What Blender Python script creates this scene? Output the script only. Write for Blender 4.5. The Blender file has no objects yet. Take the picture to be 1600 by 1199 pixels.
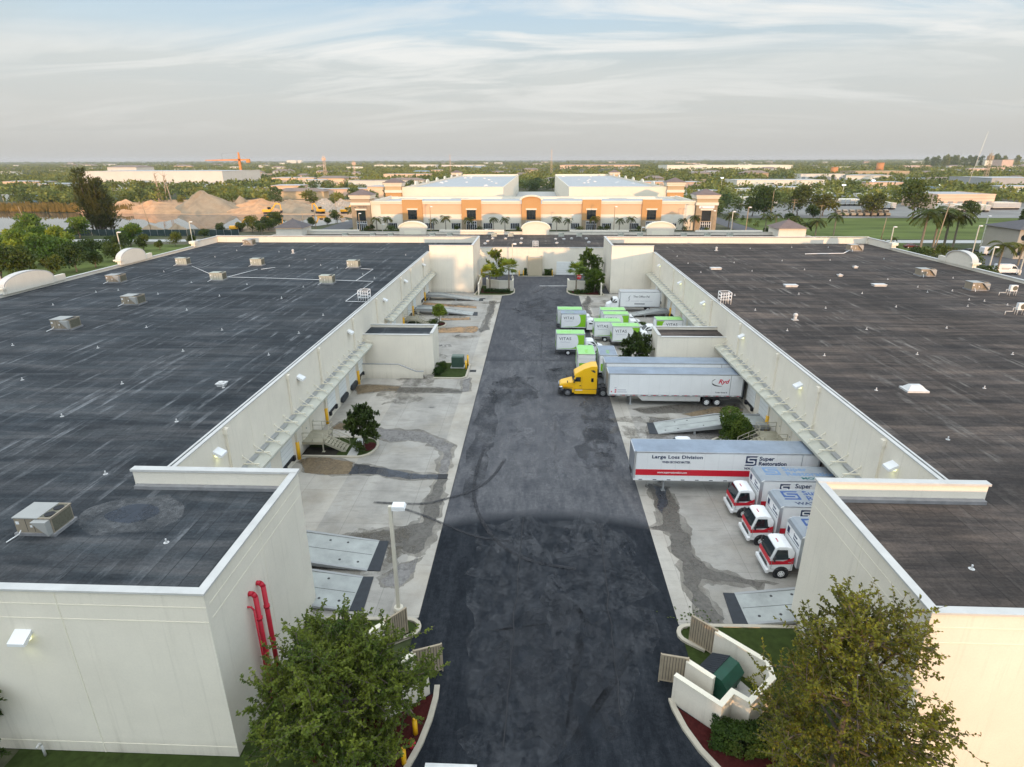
import bpy, math, random
from mathutils import Vector, Matrix, noise as mnoise
SC = bpy.context.scene
COL = SC.collection
PI = math.pi
rad = math.radians

# ------------------------------------------------------------------ camera geometry (used to lay out ground positions)
FPX, PCX, PCY, HC = 935.0, 800.0, 599.5, 28.0
def _n(v):
    return Vector(v).normalized()
_Yd = _n((840 - PCX, 250 - PCY, FPX))
_h = Vector((math.cos(rad(.17)), -math.sin(rad(.17)), 0))
_Up = _h.cross(_Yd).normalized()
if _Up[1] > 0: _Up = -_Up
_Xd = _Yd.cross(_Up)
if _Xd[0] < 0: _Xd = -_Xd
def G(px, py, z=0.0):
    r = Vector((px - PCX, py - PCY, FPX)); t = (z - HC) / r.dot(_Up)
    return (r.dot(_Xd) * t, r.dot(_Yd) * t)
def cam_setup():
    cam = bpy.data.cameras.new('camera'); co = bpy.data.objects.new('camera', cam); COL.objects.link(co)
    W = Matrix((_Xd, _Yd, _Up))
    cx = W @ Vector((1, 0, 0)); cy = W @ Vector((0, -1, 0)); cz = W @ Vector((0, 0, -1))
    M = Matrix((cx, cy, cz)).transposed().to_4x4(); M.translation = Vector((0, 0, HC))
    co.matrix_world = M
    cam.sensor_fit = 'HORIZONTAL'; cam.sensor_width = 36; cam.lens = 36 * FPX / 1600
    cam.clip_start = .5; cam.clip_end = 40000
    SC.camera = co

# ------------------------------------------------------------------ mesh builder
class MB:
    def __init__(s):
        s.v = []; s.f = []; s.m = []; s.s = []
    def add(s, vs, fs, m=0, sm=False):
        o = len(s.v); s.v.extend(tuple(p) for p in vs)
        for f in fs:
            s.f.append(tuple(i + o for i in f)); s.m.append(m); s.s.append(sm)
        return s
    def box(s, x0, y0, z0, x1, y1, z1, m=0):
        if x0 > x1: x0, x1 = x1, x0
        if y0 > y1: y0, y1 = y1, y0
        if z0 > z1: z0, z1 = z1, z0
        return s.add([(x0, y0, z0), (x1, y0, z0), (x1, y1, z0), (x0, y1, z0), (x0, y0, z1), (x1, y0, z1), (x1, y1, z1), (x0, y1, z1)],
                     [(0, 3, 2, 1), (4, 5, 6, 7), (0, 1, 5, 4), (1, 2, 6, 5), (2, 3, 7, 6), (3, 0, 4, 7)], m)
    def prism(s, poly, a, b, ax='z', m=0, sm=False):
        n = len(poly)
        ar = sum(poly[i][0] * poly[(i + 1) % n][1] - poly[(i + 1) % n][0] * poly[i][1] for i in range(n))
        P = list(poly) if ar > 0 else list(poly)[::-1]
        if ax == 'z': f = lambda p, t: (p[0], p[1], t)
        elif ax == 'x': f = lambda p, t: (t, p[0], p[1])
        else: f = lambda p, t: (p[0], t, p[1])
        vs = [f(p, a) for p in P] + [f(p, b) for p in P]
        fs = [tuple(range(n))[::-1], tuple(range(n, 2 * n))] + [(i, (i + 1) % n, n + (i + 1) % n, n + i) for i in range(n)]
        if (ax == 'y') != (b < a): fs = [q[::-1] for q in fs]
        return s.add(vs, fs, m, sm)
    def cyl(s, p0, p1, r0, r1=None, n=8, caps=True, m=0, sm=True):
        r1 = r0 if r1 is None else r1
        p0 = Vector(p0); p1 = Vector(p1); d = (p1 - p0)
        if d.length < 1e-6: return s
        d.normalize(); u = d.orthogonal().normalized(); w = d.cross(u)
        vs = []
        for p, r in ((p0, r0), (p1, r1)):
            for i in range(n):
                a = 2 * PI * i / n; vs.append(p + u * (r * math.cos(a)) + w * (r * math.sin(a)))
        fs = [(i, (i + 1) % n, n + (i + 1) % n, n + i) for i in range(n)]
        s.add(vs, fs, m, sm)
        if caps:
            o = len(s.v) - 2 * n
            s.f.append(tuple(o + i for i in range(n))[::-1]); s.m.append(m); s.s.append(False)
            s.f.append(tuple(o + n + i for i in range(n))); s.m.append(m); s.s.append(False)
        return s
    def tube(s, pts, r, n=8, m=0):
        for a, b in zip(pts[:-1], pts[1:]): s.cyl(a, b, r, n=n, m=m)
        return s
    def quad(s, a, b, c, d, m=0):
        return s.add([a, b, c, d], [(0, 1, 2, 3)], m)
    def loft(s, pts, m=0, sm=False):
        """closed profile of (x, z, half width): a body symmetric about y = 0"""
        n = len(pts)
        ar = sum(pts[i][0] * pts[(i + 1) % n][1] - pts[(i + 1) % n][0] * pts[i][1] for i in range(n))
        if ar < 0: pts = pts[::-1]
        vs = [(p[0], -p[2], p[1]) for p in pts] + [(p[0], p[2], p[1]) for p in pts]
        fs = [tuple(range(n)), tuple(range(n, 2 * n))[::-1]] + [(i, n + i, n + (i + 1) % n, (i + 1) % n) for i in range(n)]
        return s.add(vs, fs, m, sm)
    def blob(s, c, r, seed=0, amp=.2, n=10, m=0, k=1.0):
        c = Vector(c); vs = []; fs = []; q = n // 2 + 1
        for j in range(q + 1):
            th = PI * j / q
            for i in range(n):
                ph = 2 * PI * i / n
                d = Vector((math.sin(th) * math.cos(ph), math.sin(th) * math.sin(ph), math.cos(th)))
                g = 1 + amp * mnoise.noise(d * (1.7 * k) + Vector((seed * 7.1, seed * 3.3, 0)))
                vs.append((c.x + d.x * r[0] * g, c.y + d.y * r[1] * g, c.z + d.z * r[2] * g))
        for j in range(q):
            for i in range(n):
                fs.append((j * n + i, (j + 1) * n + i, (j + 1) * n + (i + 1) % n, j * n + (i + 1) % n))
        return s.add(vs, fs, m, True)
    def mesh(s, name, mats):
        me = bpy.data.meshes.new(name); me.from_pydata(s.v, [], s.f)
        for x in (mats if isinstance(mats, (list, tuple)) else [mats]): me.materials.append(x)
        me.polygons.foreach_set('material_index', s.m); me.polygons.foreach_set('use_smooth', s.s)
        me.update(); return me
    def build(s, name, mats, parent=None, loc=None, bevel=0, rz=None):
        o = bpy.data.objects.new(name, s.mesh(name, mats)); COL.objects.link(o)
        if parent is not None: o.parent = parent
        if loc is not None: o.location = loc
        if rz is not None: o.rotation_euler.z = rz
        if bevel:
            b = o.modifiers.new('bevel', 'BEVEL'); b.width = bevel; b.segments = 2; b.limit_method = 'ANGLE'; b.angle_limit = rad(40)
        return o

def tag(o, label=None, cat=None, group=None, kind=None):
    if label: o['label'] = label
    if cat: o['category'] = cat
    if group: o['group'] = group
    if kind: o['kind'] = kind
    return o
def thing(name, label, cat, loc=(0, 0, 0), rz=0, group=None):
    o = bpy.data.objects.new(name, None); COL.objects.link(o); o.empty_display_size = .3
    o.location = loc; o.rotation_euler.z = rz
    return tag(o, label, cat, group)
def inst(src, name, parent=None, loc=(0, 0, 0), rz=0, sc=None):
    o = bpy.data.objects.new(name, src.data if isinstance(src, bpy.types.Object) else src); COL.objects.link(o)
    o.parent = parent; o.location = loc; o.rotation_euler.z = rz
    if sc is not None: o.scale = sc if isinstance(sc, (tuple, list)) else (sc,) * 3
    return o
def dup(root, loc, rz=0, label=None, group=None, sc=None):
    def cp(o, par):
        c = o.copy(); COL.objects.link(c)
        if par is not None: c.parent = par
        for ch in list(o.children): cp(ch, c)
        return c
    r = cp(root, None); r.location = loc; r.rotation_euler.z = rz
    if label: r['label'] = label
    if group: r['group'] = group
    if sc is not None: r.scale = (sc,) * 3
    return r
def struct(name, mb, mats, loc=None):
    o = mb.build(name, mats, None, loc); o['kind'] = 'structure'; return o
def text(body, size, mat, parent, loc, rot, name='lettering', bold=.0, shear=0, align='LEFT', sx=1.0, ext=.004, space=1.0):
    cu = bpy.data.curves.new(name, 'FONT'); cu.body = body; cu.size = size; cu.extrude = ext; cu.offset = bold
    cu.shear = shear; cu.align_x = align; cu.space_character = space; cu.resolution_u = 3
    t = bpy.data.objects.new('tmp', cu); COL.objects.link(t)
    dg = bpy.context.evaluated_depsgraph_get(); dg.update()
    me = bpy.data.meshes.new_from_object(t.evaluated_get(dg)); me.name = name
    bpy.data.objects.remove(t); me.materials.clear(); me.materials.append(mat)
    o = bpy.data.objects.new(name, me); COL.objects.link(o); o.parent = parent
    o.location = loc; o.rotation_euler = rot; o.scale = (sx, 1, 1)
    return o

# ------------------------------------------------------------------ materials
def nm(name):
    m = bpy.data.materials.new(name); m.use_nodes = True
    nt = m.node_tree; return m, nt, nt.nodes['Principled BSDF']
def nd(nt, t, **k):
    n = nt.nodes.new(t)
    for a, b in k.items():
        if a.startswith('i_'):
            key = a[2:]; key = int(key) if key.isdigit() else key.replace('_', ' ')
            n.inputs[key].default_value = b
        else: setattr(n, a, b)
    return n
def lk(nt, a, b): nt.links.new(a, b)
def c4(c): return (c[0], c[1], c[2], 1)
def ramp(nt, fac, stops, interp='LINEAR'):
    r = nt.nodes.new('ShaderNodeValToRGB'); e = r.color_ramp.elements; r.color_ramp.interpolation = interp
    while len(e) < len(stops): e.new(.5)
    for q, (p, c) in zip(e, stops): q.position = p; q.color = c4(c) if len(c) == 3 else c
    lk(nt, fac, r.inputs['Fac']); return r
def noi(nt, vec, scale, detail=4, rough=.55, sc3=None, dist=0):
    if sc3:
        mp = nd(nt, 'ShaderNodeMapping'); mp.inputs['Scale'].default_value = sc3; lk(nt, vec, mp.inputs['Vector']); vec = mp.outputs['Vector']
    n = nd(nt, 'ShaderNodeTexNoise'); n.inputs['Scale'].default_value = scale; n.inputs['Detail'].default_value = detail
    n.inputs['Roughness'].default_value = rough; n.inputs['Distortion'].default_value = dist
    lk(nt, vec, n.inputs['Vector']); return n.outputs['Fac']
def mix(nt, fac, a, b, mode='MIX'):
    n = nd(nt, 'ShaderNodeMix', data_type='RGBA', blend_type=mode)
    if isinstance(fac, (int, float)): n.inputs['Factor'].default_value = fac
    else: lk(nt, fac, n.inputs['Factor'])
    for k, x in ((6, a), (7, b)):
        if isinstance(x, tuple): n.inputs[k].default_value = c4(x)
        else: lk(nt, x, n.inputs[k])
    return n.outputs[2]
def mth(nt, op, a, b=None):
    n = nd(nt, 'ShaderNodeMath', operation=op)
    for k, x in ((0, a), (1, b)):
        if x is None: continue
        if isinstance(x, (int, float)): n.inputs[k].default_value = x
        else: lk(nt, x, n.inputs[k])
    return n.outputs[0]
def bump(nt, b, h, strength=.3, dist=.05):
    n = nd(nt, 'ShaderNodeBump'); n.inputs['Strength'].default_value = strength; n.inputs['Distance'].default_value = dist
    lk(nt, h, n.inputs['Height']); lk(nt, n.outputs['Normal'], b.inputs['Normal'])
def wpos(nt):
    return nd(nt, 'ShaderNodeNewGeometry').outputs['Position']
def opos(nt):
    return nd(nt, 'ShaderNodeTexCoord').outputs['Object']
def sc(c, k): return tuple(min(1, x * k) for x in c)
def pm(name, col, rough=.6, var=.12, scale=2.0, metal=0, spec=.5, dirt=0, sc3=None, bmp=0, coat=0, objvar=0):
    m, nt, b = nm(name)
    p = wpos(nt)
    f = noi(nt, p, scale, 5, .6, sc3)
    c = ramp(nt, f, [(.25, sc(col, 1 - var)), (.75, sc(col, 1 + var))]).outputs['Color']
    if dirt:
        g = noi(nt, p, scale * .35, 6, .65, (1, 1, .25))
        k = ramp(nt, g, [(.5, (0, 0, 0)), (.75, (dirt,) * 3)]).outputs['Color']
        c = mix(nt, k, c, sc(col, .55))
    if objvar:
        oi = nd(nt, 'ShaderNodeObjectInfo'); r = ramp(nt, oi.outputs['Random'], [(0, (1 - objvar,) * 3), (1, (1 + objvar, 1 + objvar * .9, 1 - objvar * .3))]).outputs['Color']
        c = mix(nt, 1.0, c, r, 'MULTIPLY')
    lk(nt, c, b.inputs['Base Color'])
    b.inputs['Roughness'].default_value = rough; b.inputs['Metallic'].default_value = metal
    b.inputs['Specular IOR Level'].default_value = spec
    if coat: b.inputs['Coat Weight'].default_value = coat
    if bmp: bump(nt, b, noi(nt, p, scale * 12, 4), bmp, .02)
    return m
def brickf(nt, vec, w, h, off, mort=0.0):
    br = nd(nt, 'ShaderNodeTexBrick', offset=off, offset_frequency=2)
    br.inputs['Color1'].default_value = (0, 0, 0, 1); br.inputs['Color2'].default_value = (1, 1, 1, 1); br.inputs['Mortar'].default_value = (.5, .5, .5, 1)
    br.inputs['Scale'].default_value = 1; br.inputs['Mortar Size'].default_value = mort; br.inputs['Mortar Smooth'].default_value = .3
    br.inputs['Brick Width'].default_value = w; br.inputs['Row Height'].default_value = h; lk(nt, vec, br.inputs['Vector'])
    return br
def mat_roof(name, col, light, warm):
    m, nt, b = nm(name); p = wpos(nt)
    wob = noi(nt, p, .05, 2); 
    mp = nd(nt, 'ShaderNodeMapping'); mp.inputs['Rotation'].default_value = (0, 0, rad(90)); lk(nt, p, mp.inputs['Vector']); v = mp.outputs['Vector']
    b1 = brickf(nt, v, 33, 1.0, .37, .03); b2 = brickf(nt, v, 300, .5, .43); b3 = brickf(nt, v, 300, 3.0, .31)
    f1 = noi(nt, p, .09, 6, .62); f2 = noi(nt, p, 1.0, 6, .68, (.12, .8, 1), .3); f3 = noi(nt, p, 1.0, 5, .7, (1.9, .22, 1)); f4 = noi(nt, p, 6, 5, .75)
    c = ramp(nt, f1, [(.28, sc(col, .7)), (.5, col), (.72, sc(col, 1.45))]).outputs['Color']
    c = mix(nt, ramp(nt, f2, [(.42, (0, 0, 0)), (.72, (.75,) * 3)]).outputs['Color'], c, warm)
    c = mix(nt, 1.0, c, ramp(nt, b1.outputs['Color'], [(0, (.89,) * 3), (1, (1.11,) * 3)]).outputs['Color'], 'MULTIPLY')
    c = mix(nt, 1.0, c, ramp(nt, b3.outputs['Color'], [(0, (.93,) * 3), (1, (1.07,) * 3)]).outputs['Color'], 'MULTIPLY')
    f5 = noi(nt, p, 1.0, 7, .68, (.05, .35, 1), .8)
    c = mix(nt, 1.0, c, ramp(nt, f5, [(.32, (.58, .60, .63)), (.48, (.97, .98, .99)), (.62, (1.75, 1.66, 1.58))]).outputs['Color'], 'MULTIPLY')
    # pale scuffs that follow the laps of the sheets
    k1 = ramp(nt, b2.outputs['Color'], [(.45, (0, 0, 0)), (.95, (1, 1, 1))]).outputs['Color']
    f7 = noi(nt, p, .3, 4, .6); k2 = mth(nt, 'MULTIPLY', ramp(nt, f3, [(.46, (0, 0, 0)), (.64, (1, 1, 1))]).outputs['Color'], ramp(nt, f7, [(.42, (0, 0, 0)), (.62, (1, 1, 1))]).outputs['Color'])
    c = mix(nt, mth(nt, 'MULTIPLY', mth(nt, 'MULTIPLY', k1, k2), .95), c, light)
    c = mix(nt, mth(nt, 'MULTIPLY', ramp(nt, f3, [(.6, (0, 0, 0)), (.8, (1, 1, 1))]).outputs['Color'], .25), c, light)
    c = mix(nt, mth(nt, 'MULTIPLY', mth(nt, 'MULTIPLY', b1.outputs['Fac'], ramp(nt, f7, [(.35, (.1,) * 3), (.6, (.85,) * 3)]).outputs['Color']), .75), c, sc(col, .4))
    c = mix(nt, 1.0, c, ramp(nt, f4, [(.3, (.7,) * 3), (.7, (1.3,) * 3)]).outputs['Color'], 'MULTIPLY')
    lk(nt, c, b.inputs['Base Color']); b.inputs['Roughness'].default_value = .85; b.inputs['Specular IOR Level'].default_value = .14
    h = mth(nt, 'ADD', mth(nt, 'MULTIPLY', f4, .5), mth(nt, 'MULTIPLY', f2, .6))
    bump(nt, b, h, .6, .08); return m
def mat_asphalt():
    m, nt, b = nm('asphalt'); p = wpos(nt)
    sp = nd(nt, 'ShaderNodeSeparateXYZ'); lk(nt, p, sp.inputs[0])
    f1 = noi(nt, p, .22, 6, .62); f2 = mth(nt, 'ADD', mth(nt, 'MULTIPLY', noi(nt, p, 1.1, 8, .76, (1, .22, 1)), .6), mth(nt, 'MULTIPLY', noi(nt, p, 2.6, 7, .78), .4)); f3 = noi(nt, p, 14, 4, .7)
    old = ramp(nt, f2, [(.34, (.05, .053, .061)), (.45, (.078, .081, .089)), (.54, (.112, .113, .12)), (.66, (.165, .164, .168))]).outputs['Color']
    new = ramp(nt, f2, [(.34, (.0065, .0085, .012)), (.46, (.0125, .0155, .020)), (.56, (.024, .028, .034)), (.7, (.055, .059, .066))]).outputs['Color']
    # the resealed stretch near the entrance ends in a curved edge about y = 44
    x2 = mth(nt, 'MULTIPLY', mth(nt, 'SUBTRACT', sp.outputs[0], 1.5), mth(nt, 'SUBTRACT', sp.outputs[0], 1.5))
    lim = mth(nt, 'ADD', mth(nt, 'SUBTRACT', 43.6, mth(nt, 'MULTIPLY', x2, .022)), mth(nt, 'MULTIPLY', mth(nt, 'SUBTRACT', f2, .5), 2.6))
    d = mth(nt, 'SUBTRACT', sp.outputs[1], lim)
    k = nd(nt, 'ShaderNodeMapRange'); k.inputs['From Min'].default_value = -.9; k.inputs['From Max'].default_value = .7; lk(nt, d, k.inputs['Value'])
    c = mix(nt, k.outputs[0], new, old)
    # darker worn lanes with oil, and a joint in the paving about y = 85
    j = mth(nt, 'LESS_THAN', mth(nt, 'ABSOLUTE', mth(nt, 'SUBTRACT', sp.outputs[1], 84.6)), .09)
    c = mix(nt, mth(nt, 'MULTIPLY', j, .5), c, (.03, .033, .04))
    k2 = nd(nt, 'ShaderNodeMapRange'); k2.inputs['From Min'].default_value = 84; k2.inputs['From Max'].default_value = 85; lk(nt, sp.outputs[1], k2.inputs['Value'])
    c = mix(nt, mth(nt, 'MULTIPLY', k2.outputs[0], .35), c, (.04, .043, .052))
    c = mix(nt, mth(nt, 'MULTIPLY', ramp(nt, f1, [(.48, (0, 0, 0)), (.68, (.5,) * 3)]).outputs['Color'], mth(nt, 'ADD', mth(nt, 'MULTIPLY', k.outputs[0], .8), .2)), c, (.035, .038, .047))
    c = mix(nt, 1.0, c, ramp(nt, f3, [(.3, (.75,) * 3), (.7, (1.25,) * 3)]).outputs['Color'], 'MULTIPLY')
    lk(nt, c, b.inputs['Base Color']); b.inputs['Roughness'].default_value = .85; b.inputs['Specular IOR Level'].default_value = .12
    bump(nt, b, f3, .3, .02); return m
def mat_concrete(name, col, stain=.5):
    m, nt, b = nm(name); p = wpos(nt)
    f1 = noi(nt, p, .35, 6, .6, (1, .6, 1), .3); f2 = noi(nt, p, 1.4, 6, .7, (.35, 1, 1)); f3 = noi(nt, p, 18, 3, .7)
    c = ramp(nt, f1, [(.3, sc(col, .74)), (.5, sc(col, .98)), (.7, sc(col, 1.16))]).outputs['Color']
    f6 = noi(nt, p, .16, 5, .6); c = mix(nt, ramp(nt, f6, [(.5, (0, 0, 0)), (.68, (.5,) * 3)]).outputs['Color'], c, (col[0] * .74, col[1] * .68, col[2] * .58))
    c = mix(nt, ramp(nt, f2, [(.48, (0, 0, 0)), (.8, (stain,) * 3)]).outputs['Color'], c, sc(col, .6))
    c = mix(nt, 1.0, c, ramp(nt, f3, [(.3, (.9,) * 3), (.7, (1.1,) * 3)]).outputs['Color'], 'MULTIPLY')
    br = nd(nt, 'ShaderNodeTexBrick', offset=0)
    br.inputs['Color1'].default_value = (.97,) * 3 + (1,); br.inputs['Color2'].default_value = (1.03,) * 3 + (1,); br.inputs['Mortar'].default_value = (.72,) * 3 + (1,)
    br.inputs['Scale'].default_value = 1; br.inputs['Mortar Size'].default_value = .022; br.inputs['Brick Width'].default_value = 5.2; br.inputs['Row Height'].default_value = 5.2
    lk(nt, p, br.inputs['Vector']); c = mix(nt, 1.0, c, br.outputs['Color'], 'MULTIPLY')
    lk(nt, c, b.inputs['Base Color']); b.inputs['Roughness'].default_value = .75; b.inputs['Specular IOR Level'].default_value = .35
    bump(nt, b, f3, .15, .01); return m
def mat_leaf(name, a, bcol, spread=.35, scale=.7, trans=.3):
    m, nt, b = nm(name); p = wpos(nt)
    f = noi(nt, p, scale, 3, .6); g = noi(nt, p, scale * 9, 2, .6)
    c = ramp(nt, f, [(.32, a), (.68, bcol)]).outputs['Color']
    c = mix(nt, 1.0, c, ramp(nt, g, [(.25, (1 - spread,) * 3), (.75, (1 + spread,) * 3)]).outputs['Color'], 'MULTIPLY')
    oi = nd(nt, 'ShaderNodeObjectInfo')
    c = mix(nt, 1.0, c, ramp(nt, oi.outputs['Random'], [(0, (.62, .72, .8)), (.5, (1, 1, 1)), (1, (1.5, 1.2, .8))]).outputs['Color'], 'MULTIPLY')
    lk(nt, c, b.inputs['Base Color']); b.inputs['Roughness'].default_value = .6; b.inputs['Specular IOR Level'].default_value = .25
    t = nd(nt, 'ShaderNodeBsdfTranslucent'); lk(nt, c, t.inputs['Color'])
    mx = nd(nt, 'ShaderNodeMixShader'); mx.inputs[0].default_value = trans
    lk(nt, b.outputs[0], mx.inputs[1]); lk(nt, t.outputs[0], mx.inputs[2]); lk(nt, mx.outputs[0], nt.nodes['Material Output'].inputs['Surface'])
    return m
def mat_ground():
    m, nt, b = nm('ground'); p = wpos(nt)
    f1 = noi(nt, p, .012, 6, .6); f2 = noi(nt, p, .12, 5, .65); f3 = noi(nt, p, 1.5, 4, .7)
    c = ramp(nt, f1, [(.3, (.045, .06, .025)), (.46, (.065, .08, .036)), (.56, (.11, .105, .07)), (.7, (.19, .165, .13))]).outputs['Color']
    c = mix(nt, 1.0, c, ramp(nt, f2, [(.3, (.65,) * 3), (.7, (1.35,) * 3)]).outputs['Color'], 'MULTIPLY')
    c = mix(nt, 1.0, c, ramp(nt, f3, [(.3, (.7,) * 3), (.7, (1.3,) * 3)]).outputs['Color'], 'MULTIPLY')
    lk(nt, c, b.inputs['Base Color']); b.inputs['Roughness'].default_value = .95; b.inputs['Specular IOR Level'].default_value = .1; return m
def mat_glow(name, col, st):
    m, nt, b = nm(name); b.inputs['Base Color'].default_value = c4(col)
    b.inputs['Emission Color'].default_value = c4(col); b.inputs['Emission Strength'].default_value = st; return m

M = {}
CREAM = (.79, .735, .625)
def mat_wall():
    m, nt, b = nm('stucco'); p = wpos(nt); sp = nd(nt, 'ShaderNodeSeparateXYZ'); lk(nt, p, sp.inputs[0])
    a = noi(nt, p, .45, 5, .6); s_ = noi(nt, p, 1.0, 5, .7, (2.6, 2.6, .10)); g = noi(nt, p, 9, 4, .7); q = noi(nt, p, .13, 3, .5)
    c = ramp(nt, a, [(.3, sc(CREAM, .955)), (.7, sc(CREAM, 1.04))]).outputs['Color']
    c = mix(nt, mth(nt, 'MULTIPLY', ramp(nt, s_, [(.55, (0, 0, 0)), (.8, (1, 1, 1))]).outputs['Color'], .38), c, (.47, .43, .35))
    c = mix(nt, mth(nt, 'MULTIPLY', ramp(nt, q, [(.5, (0, 0, 0)), (.62, (1, 1, 1))]).outputs['Color'], .12), c, (.80, .77, .68))
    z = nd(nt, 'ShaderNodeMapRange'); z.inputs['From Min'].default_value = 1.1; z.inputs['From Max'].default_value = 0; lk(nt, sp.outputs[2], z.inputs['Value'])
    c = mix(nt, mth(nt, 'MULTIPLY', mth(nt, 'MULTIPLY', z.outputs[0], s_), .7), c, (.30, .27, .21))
    c = mix(nt, 1.0, c, ramp(nt, g, [(.3, (.965,) * 3), (.7, (1.03,) * 3)]).outputs['Color'], 'MULTIPLY')
    lk(nt, c, b.inputs['Base Color']); b.inputs['Roughness'].default_value = .85; b.inputs['Specular IOR Level'].default_value = .3; bump(nt, b, g, .15, .02); return m
M['wall'] = mat_wall()
M['wallline'] = pm('reveal_light', (.80, .75, .62), .8, .03)
M['cap'] = pm('parapet_metal', (.56, .555, .53), .55, .1, 1, dirt=.3)
M['canopy'] = pm('canopy_sheet', (.50, .50, .43), .6, .1, .8, dirt=.3)
M['capdark'] = pm('dark_coping_metal', (.36, .36, .36), .5, .1, 1)  # darker grey coping metal
M['roofL'] = mat_roof('roof_felt_skytint', (.032, .038, .0435), (.21, .22, .23), (.066, .067, .070))  # blue tint paints in the skylight on this shaded roof
M['roofR'] = mat_roof('roof_felt_suntint', (.043, .0375, .035), (.21, .19, .17), (.118, .094, .078))  # same felt; brown tint paints in the grazing sun, plus weathered smears
M['flash'] = pm('roof_flashing', (.24, .24, .245), .7, .3, 1.2)
M['asphalt'] = mat_asphalt()
M['asph2'] = pm('road_asphalt', (.085, .085, .09), .85, .25, .5)
M['concA'] = mat_concrete('concrete_pale', (.40, .375, .33), .5)
M['concB'] = mat_concrete('concrete_grey', (.34, .325, .295), .9)
M['curb'] = pm('kerb_concrete', (.45, .41, .33), .8, .15, 1.5, bmp=.1)
M['walk'] = pm('footpath_concrete', (.42, .42, .40), .8, .12, 1.5)
M['steel'] = pm('ramp_steel', (.34, .36, .345), .6, .22, .8, dirt=.9)
M['black'] = pm('black_rubber', (.013, .014, .017), .7, .3, 4)
M['blackplate'] = pm('dark_plate', (.022, .027, .034), .7, .3, 2)
M['door'] = pm('door_white', (.80, .82, .80), .5, .04, 1)
M['doorline'] = pm('door_groove', (.5, .52, .52), .6, .04, 1)
M['white'] = pm('white_paint', (.80, .81, .81), .35, .035, .8, coat=.2)
M['alu'] = pm('brushed_aluminium', (.60, .63, .66), .32, .12, 1.2, metal=.75)
M['trkroof'] = pm('truck_roof', (.29, .32, .35), .4, .14, .8, metal=.2)
M['trroof'] = pm('trailer_roof', (.25, .30, .37), .36, .2, .6, metal=.2, dirt=.3)
M['chrome'] = pm('steel_trim', (.55, .56, .58), .25, .05, 1, metal=.9)
M['grey'] = pm('grey_metal', (.30, .31, .31), .5, .1, 1)
M['dark'] = pm('dark_chassis', (.03, .03, .032), .6, .2, 3)
M['glass'] = pm('tinted_glass', (.012, .02, .024), .06, .1, 1, spec=.8)
M['red'] = pm('red_paint', (.60, .012, .03), .4, .05, 1)
M['pipe'] = pm('red_pipe', (.50, .014, .035), .6, .18, 2, dirt=.4)
M['yellow'] = pm('yellow_paint', (.86, .47, .006), .42, .05, 1, coat=.25)
M['ytruck'] = pm('yellow_truck', (.88, .50, .008), .3, .03, .6, coat=.4)
M['green'] = pm('lime_green', (.22, .52, .012), .45, .04, .8)
M['greenroof'] = pm('pale_green_roof', (.30, .62, .20), .4, .08, .8)
M['navy'] = pm('navy_ink', (.012, .028, .085), .5, .05, 1)
M['blueink'] = pm('blue_ink', (.02, .07, .24), .5, .05, 1)
M['fadedblue'] = pm('faded_blue_ink', (.13, .24, .42), .5, .15, 1)
M['ink'] = pm('grey_ink', (.045, .045, .06), .5, .05, 1)
M['paleink'] = pm('pale_ink', (.45, .45, .5), .5, .05, 1)
M['redink'] = pm('red_ink', (.55, .01, .04), .5, .05, 1)
M['teal'] = pm('teal_ink', (.01, .14, .15), .5, .05, 1)
M['dumpg'] = pm('dumpster_green', (.005, .062, .036), .55, .35, 1.5, dirt=.6)
M['transf'] = pm('transformer_green', (.035, .07, .05), .55, .15, 1.5)
M['hvac'] = pm('hvac_tan', (.30, .255, .19), .55, .1, 1.2, dirt=.3)
M['hvacg'] = pm('hvac_sage', (.42, .43, .36), .55, .08, 1.2, dirt=.2)
M['hvtop'] = pm('hvac_top', (.36, .36, .34), .45, .1, 1)
M['coil'] = pm('coil_fins', (.13, .125, .09), .7, .3, 8)
M['bark'] = pm('bark', (.13, .105, .08), .9, .3, 4)
M['palmbark'] = pm('palm_bark', (.24, .2, .15), .9, .25, 4)
M['paletrunk'] = pm('dry_pale_wood', (.40, .31, .22), .9, .2, 3)
M['leaf'] = mat_leaf('leaf_olive', (.05, .07, .015), (.17, .17, .026), .4, .6)
M['leafn'] = mat_leaf('leaf_fresh', (.038, .078, .013), (.15, .205, .03), .45, .9, .35)
M['leafgold'] = mat_leaf('leaf_golden', (.08, .085, .014), (.44, .37, .035), .5, 1.1, .4)
M['leaf2'] = mat_leaf('leaf_mid', (.034, .062, .013), (.10, .135, .022), .38, .5)
M['leaf3'] = mat_leaf('leaf_bright', (.07, .125, .015), (.24, .31, .035), .3, .35)
M['leaf4'] = mat_leaf('leaf_dark', (.028, .050, .019), (.085, .10, .036), .35, .3)
M['palm'] = mat_leaf('palm_frond', (.045, .08, .014), (.14, .15, .025), .3, .5)
M['fleaf'] = mat_leaf('far_leaf', (.06, .10, .028), (.20, .23, .06), .42, .03, .25)
M['hedge'] = mat_leaf('hedge_leaf', (.018, .045, .010), (.055, .10, .014), .3, 1.2)
M['reed'] = mat_leaf('reeds', (.09, .08, .03), (.22, .17, .06), .3, .2)
M['grass'] = pm('lawn_grass', (.036, .053, .014), .95, .35, 2.5, spec=.1)
M['field'] = pm('field_grass', (.105, .135, .038), .95, .5, .05, spec=.1, sc3=(.5, 2, 1), dirt=.3)
M['mulch'] = pm('red_mulch', (.055, .012, .011), .95, .4, 6, spec=.1)
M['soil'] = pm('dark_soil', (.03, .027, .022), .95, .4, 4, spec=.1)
M['ground'] = mat_ground()
M['sand'] = pm('sand_orange', (.50, .29, .155), .95, .3, .25, bmp=.5, dirt=.3)
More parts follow.
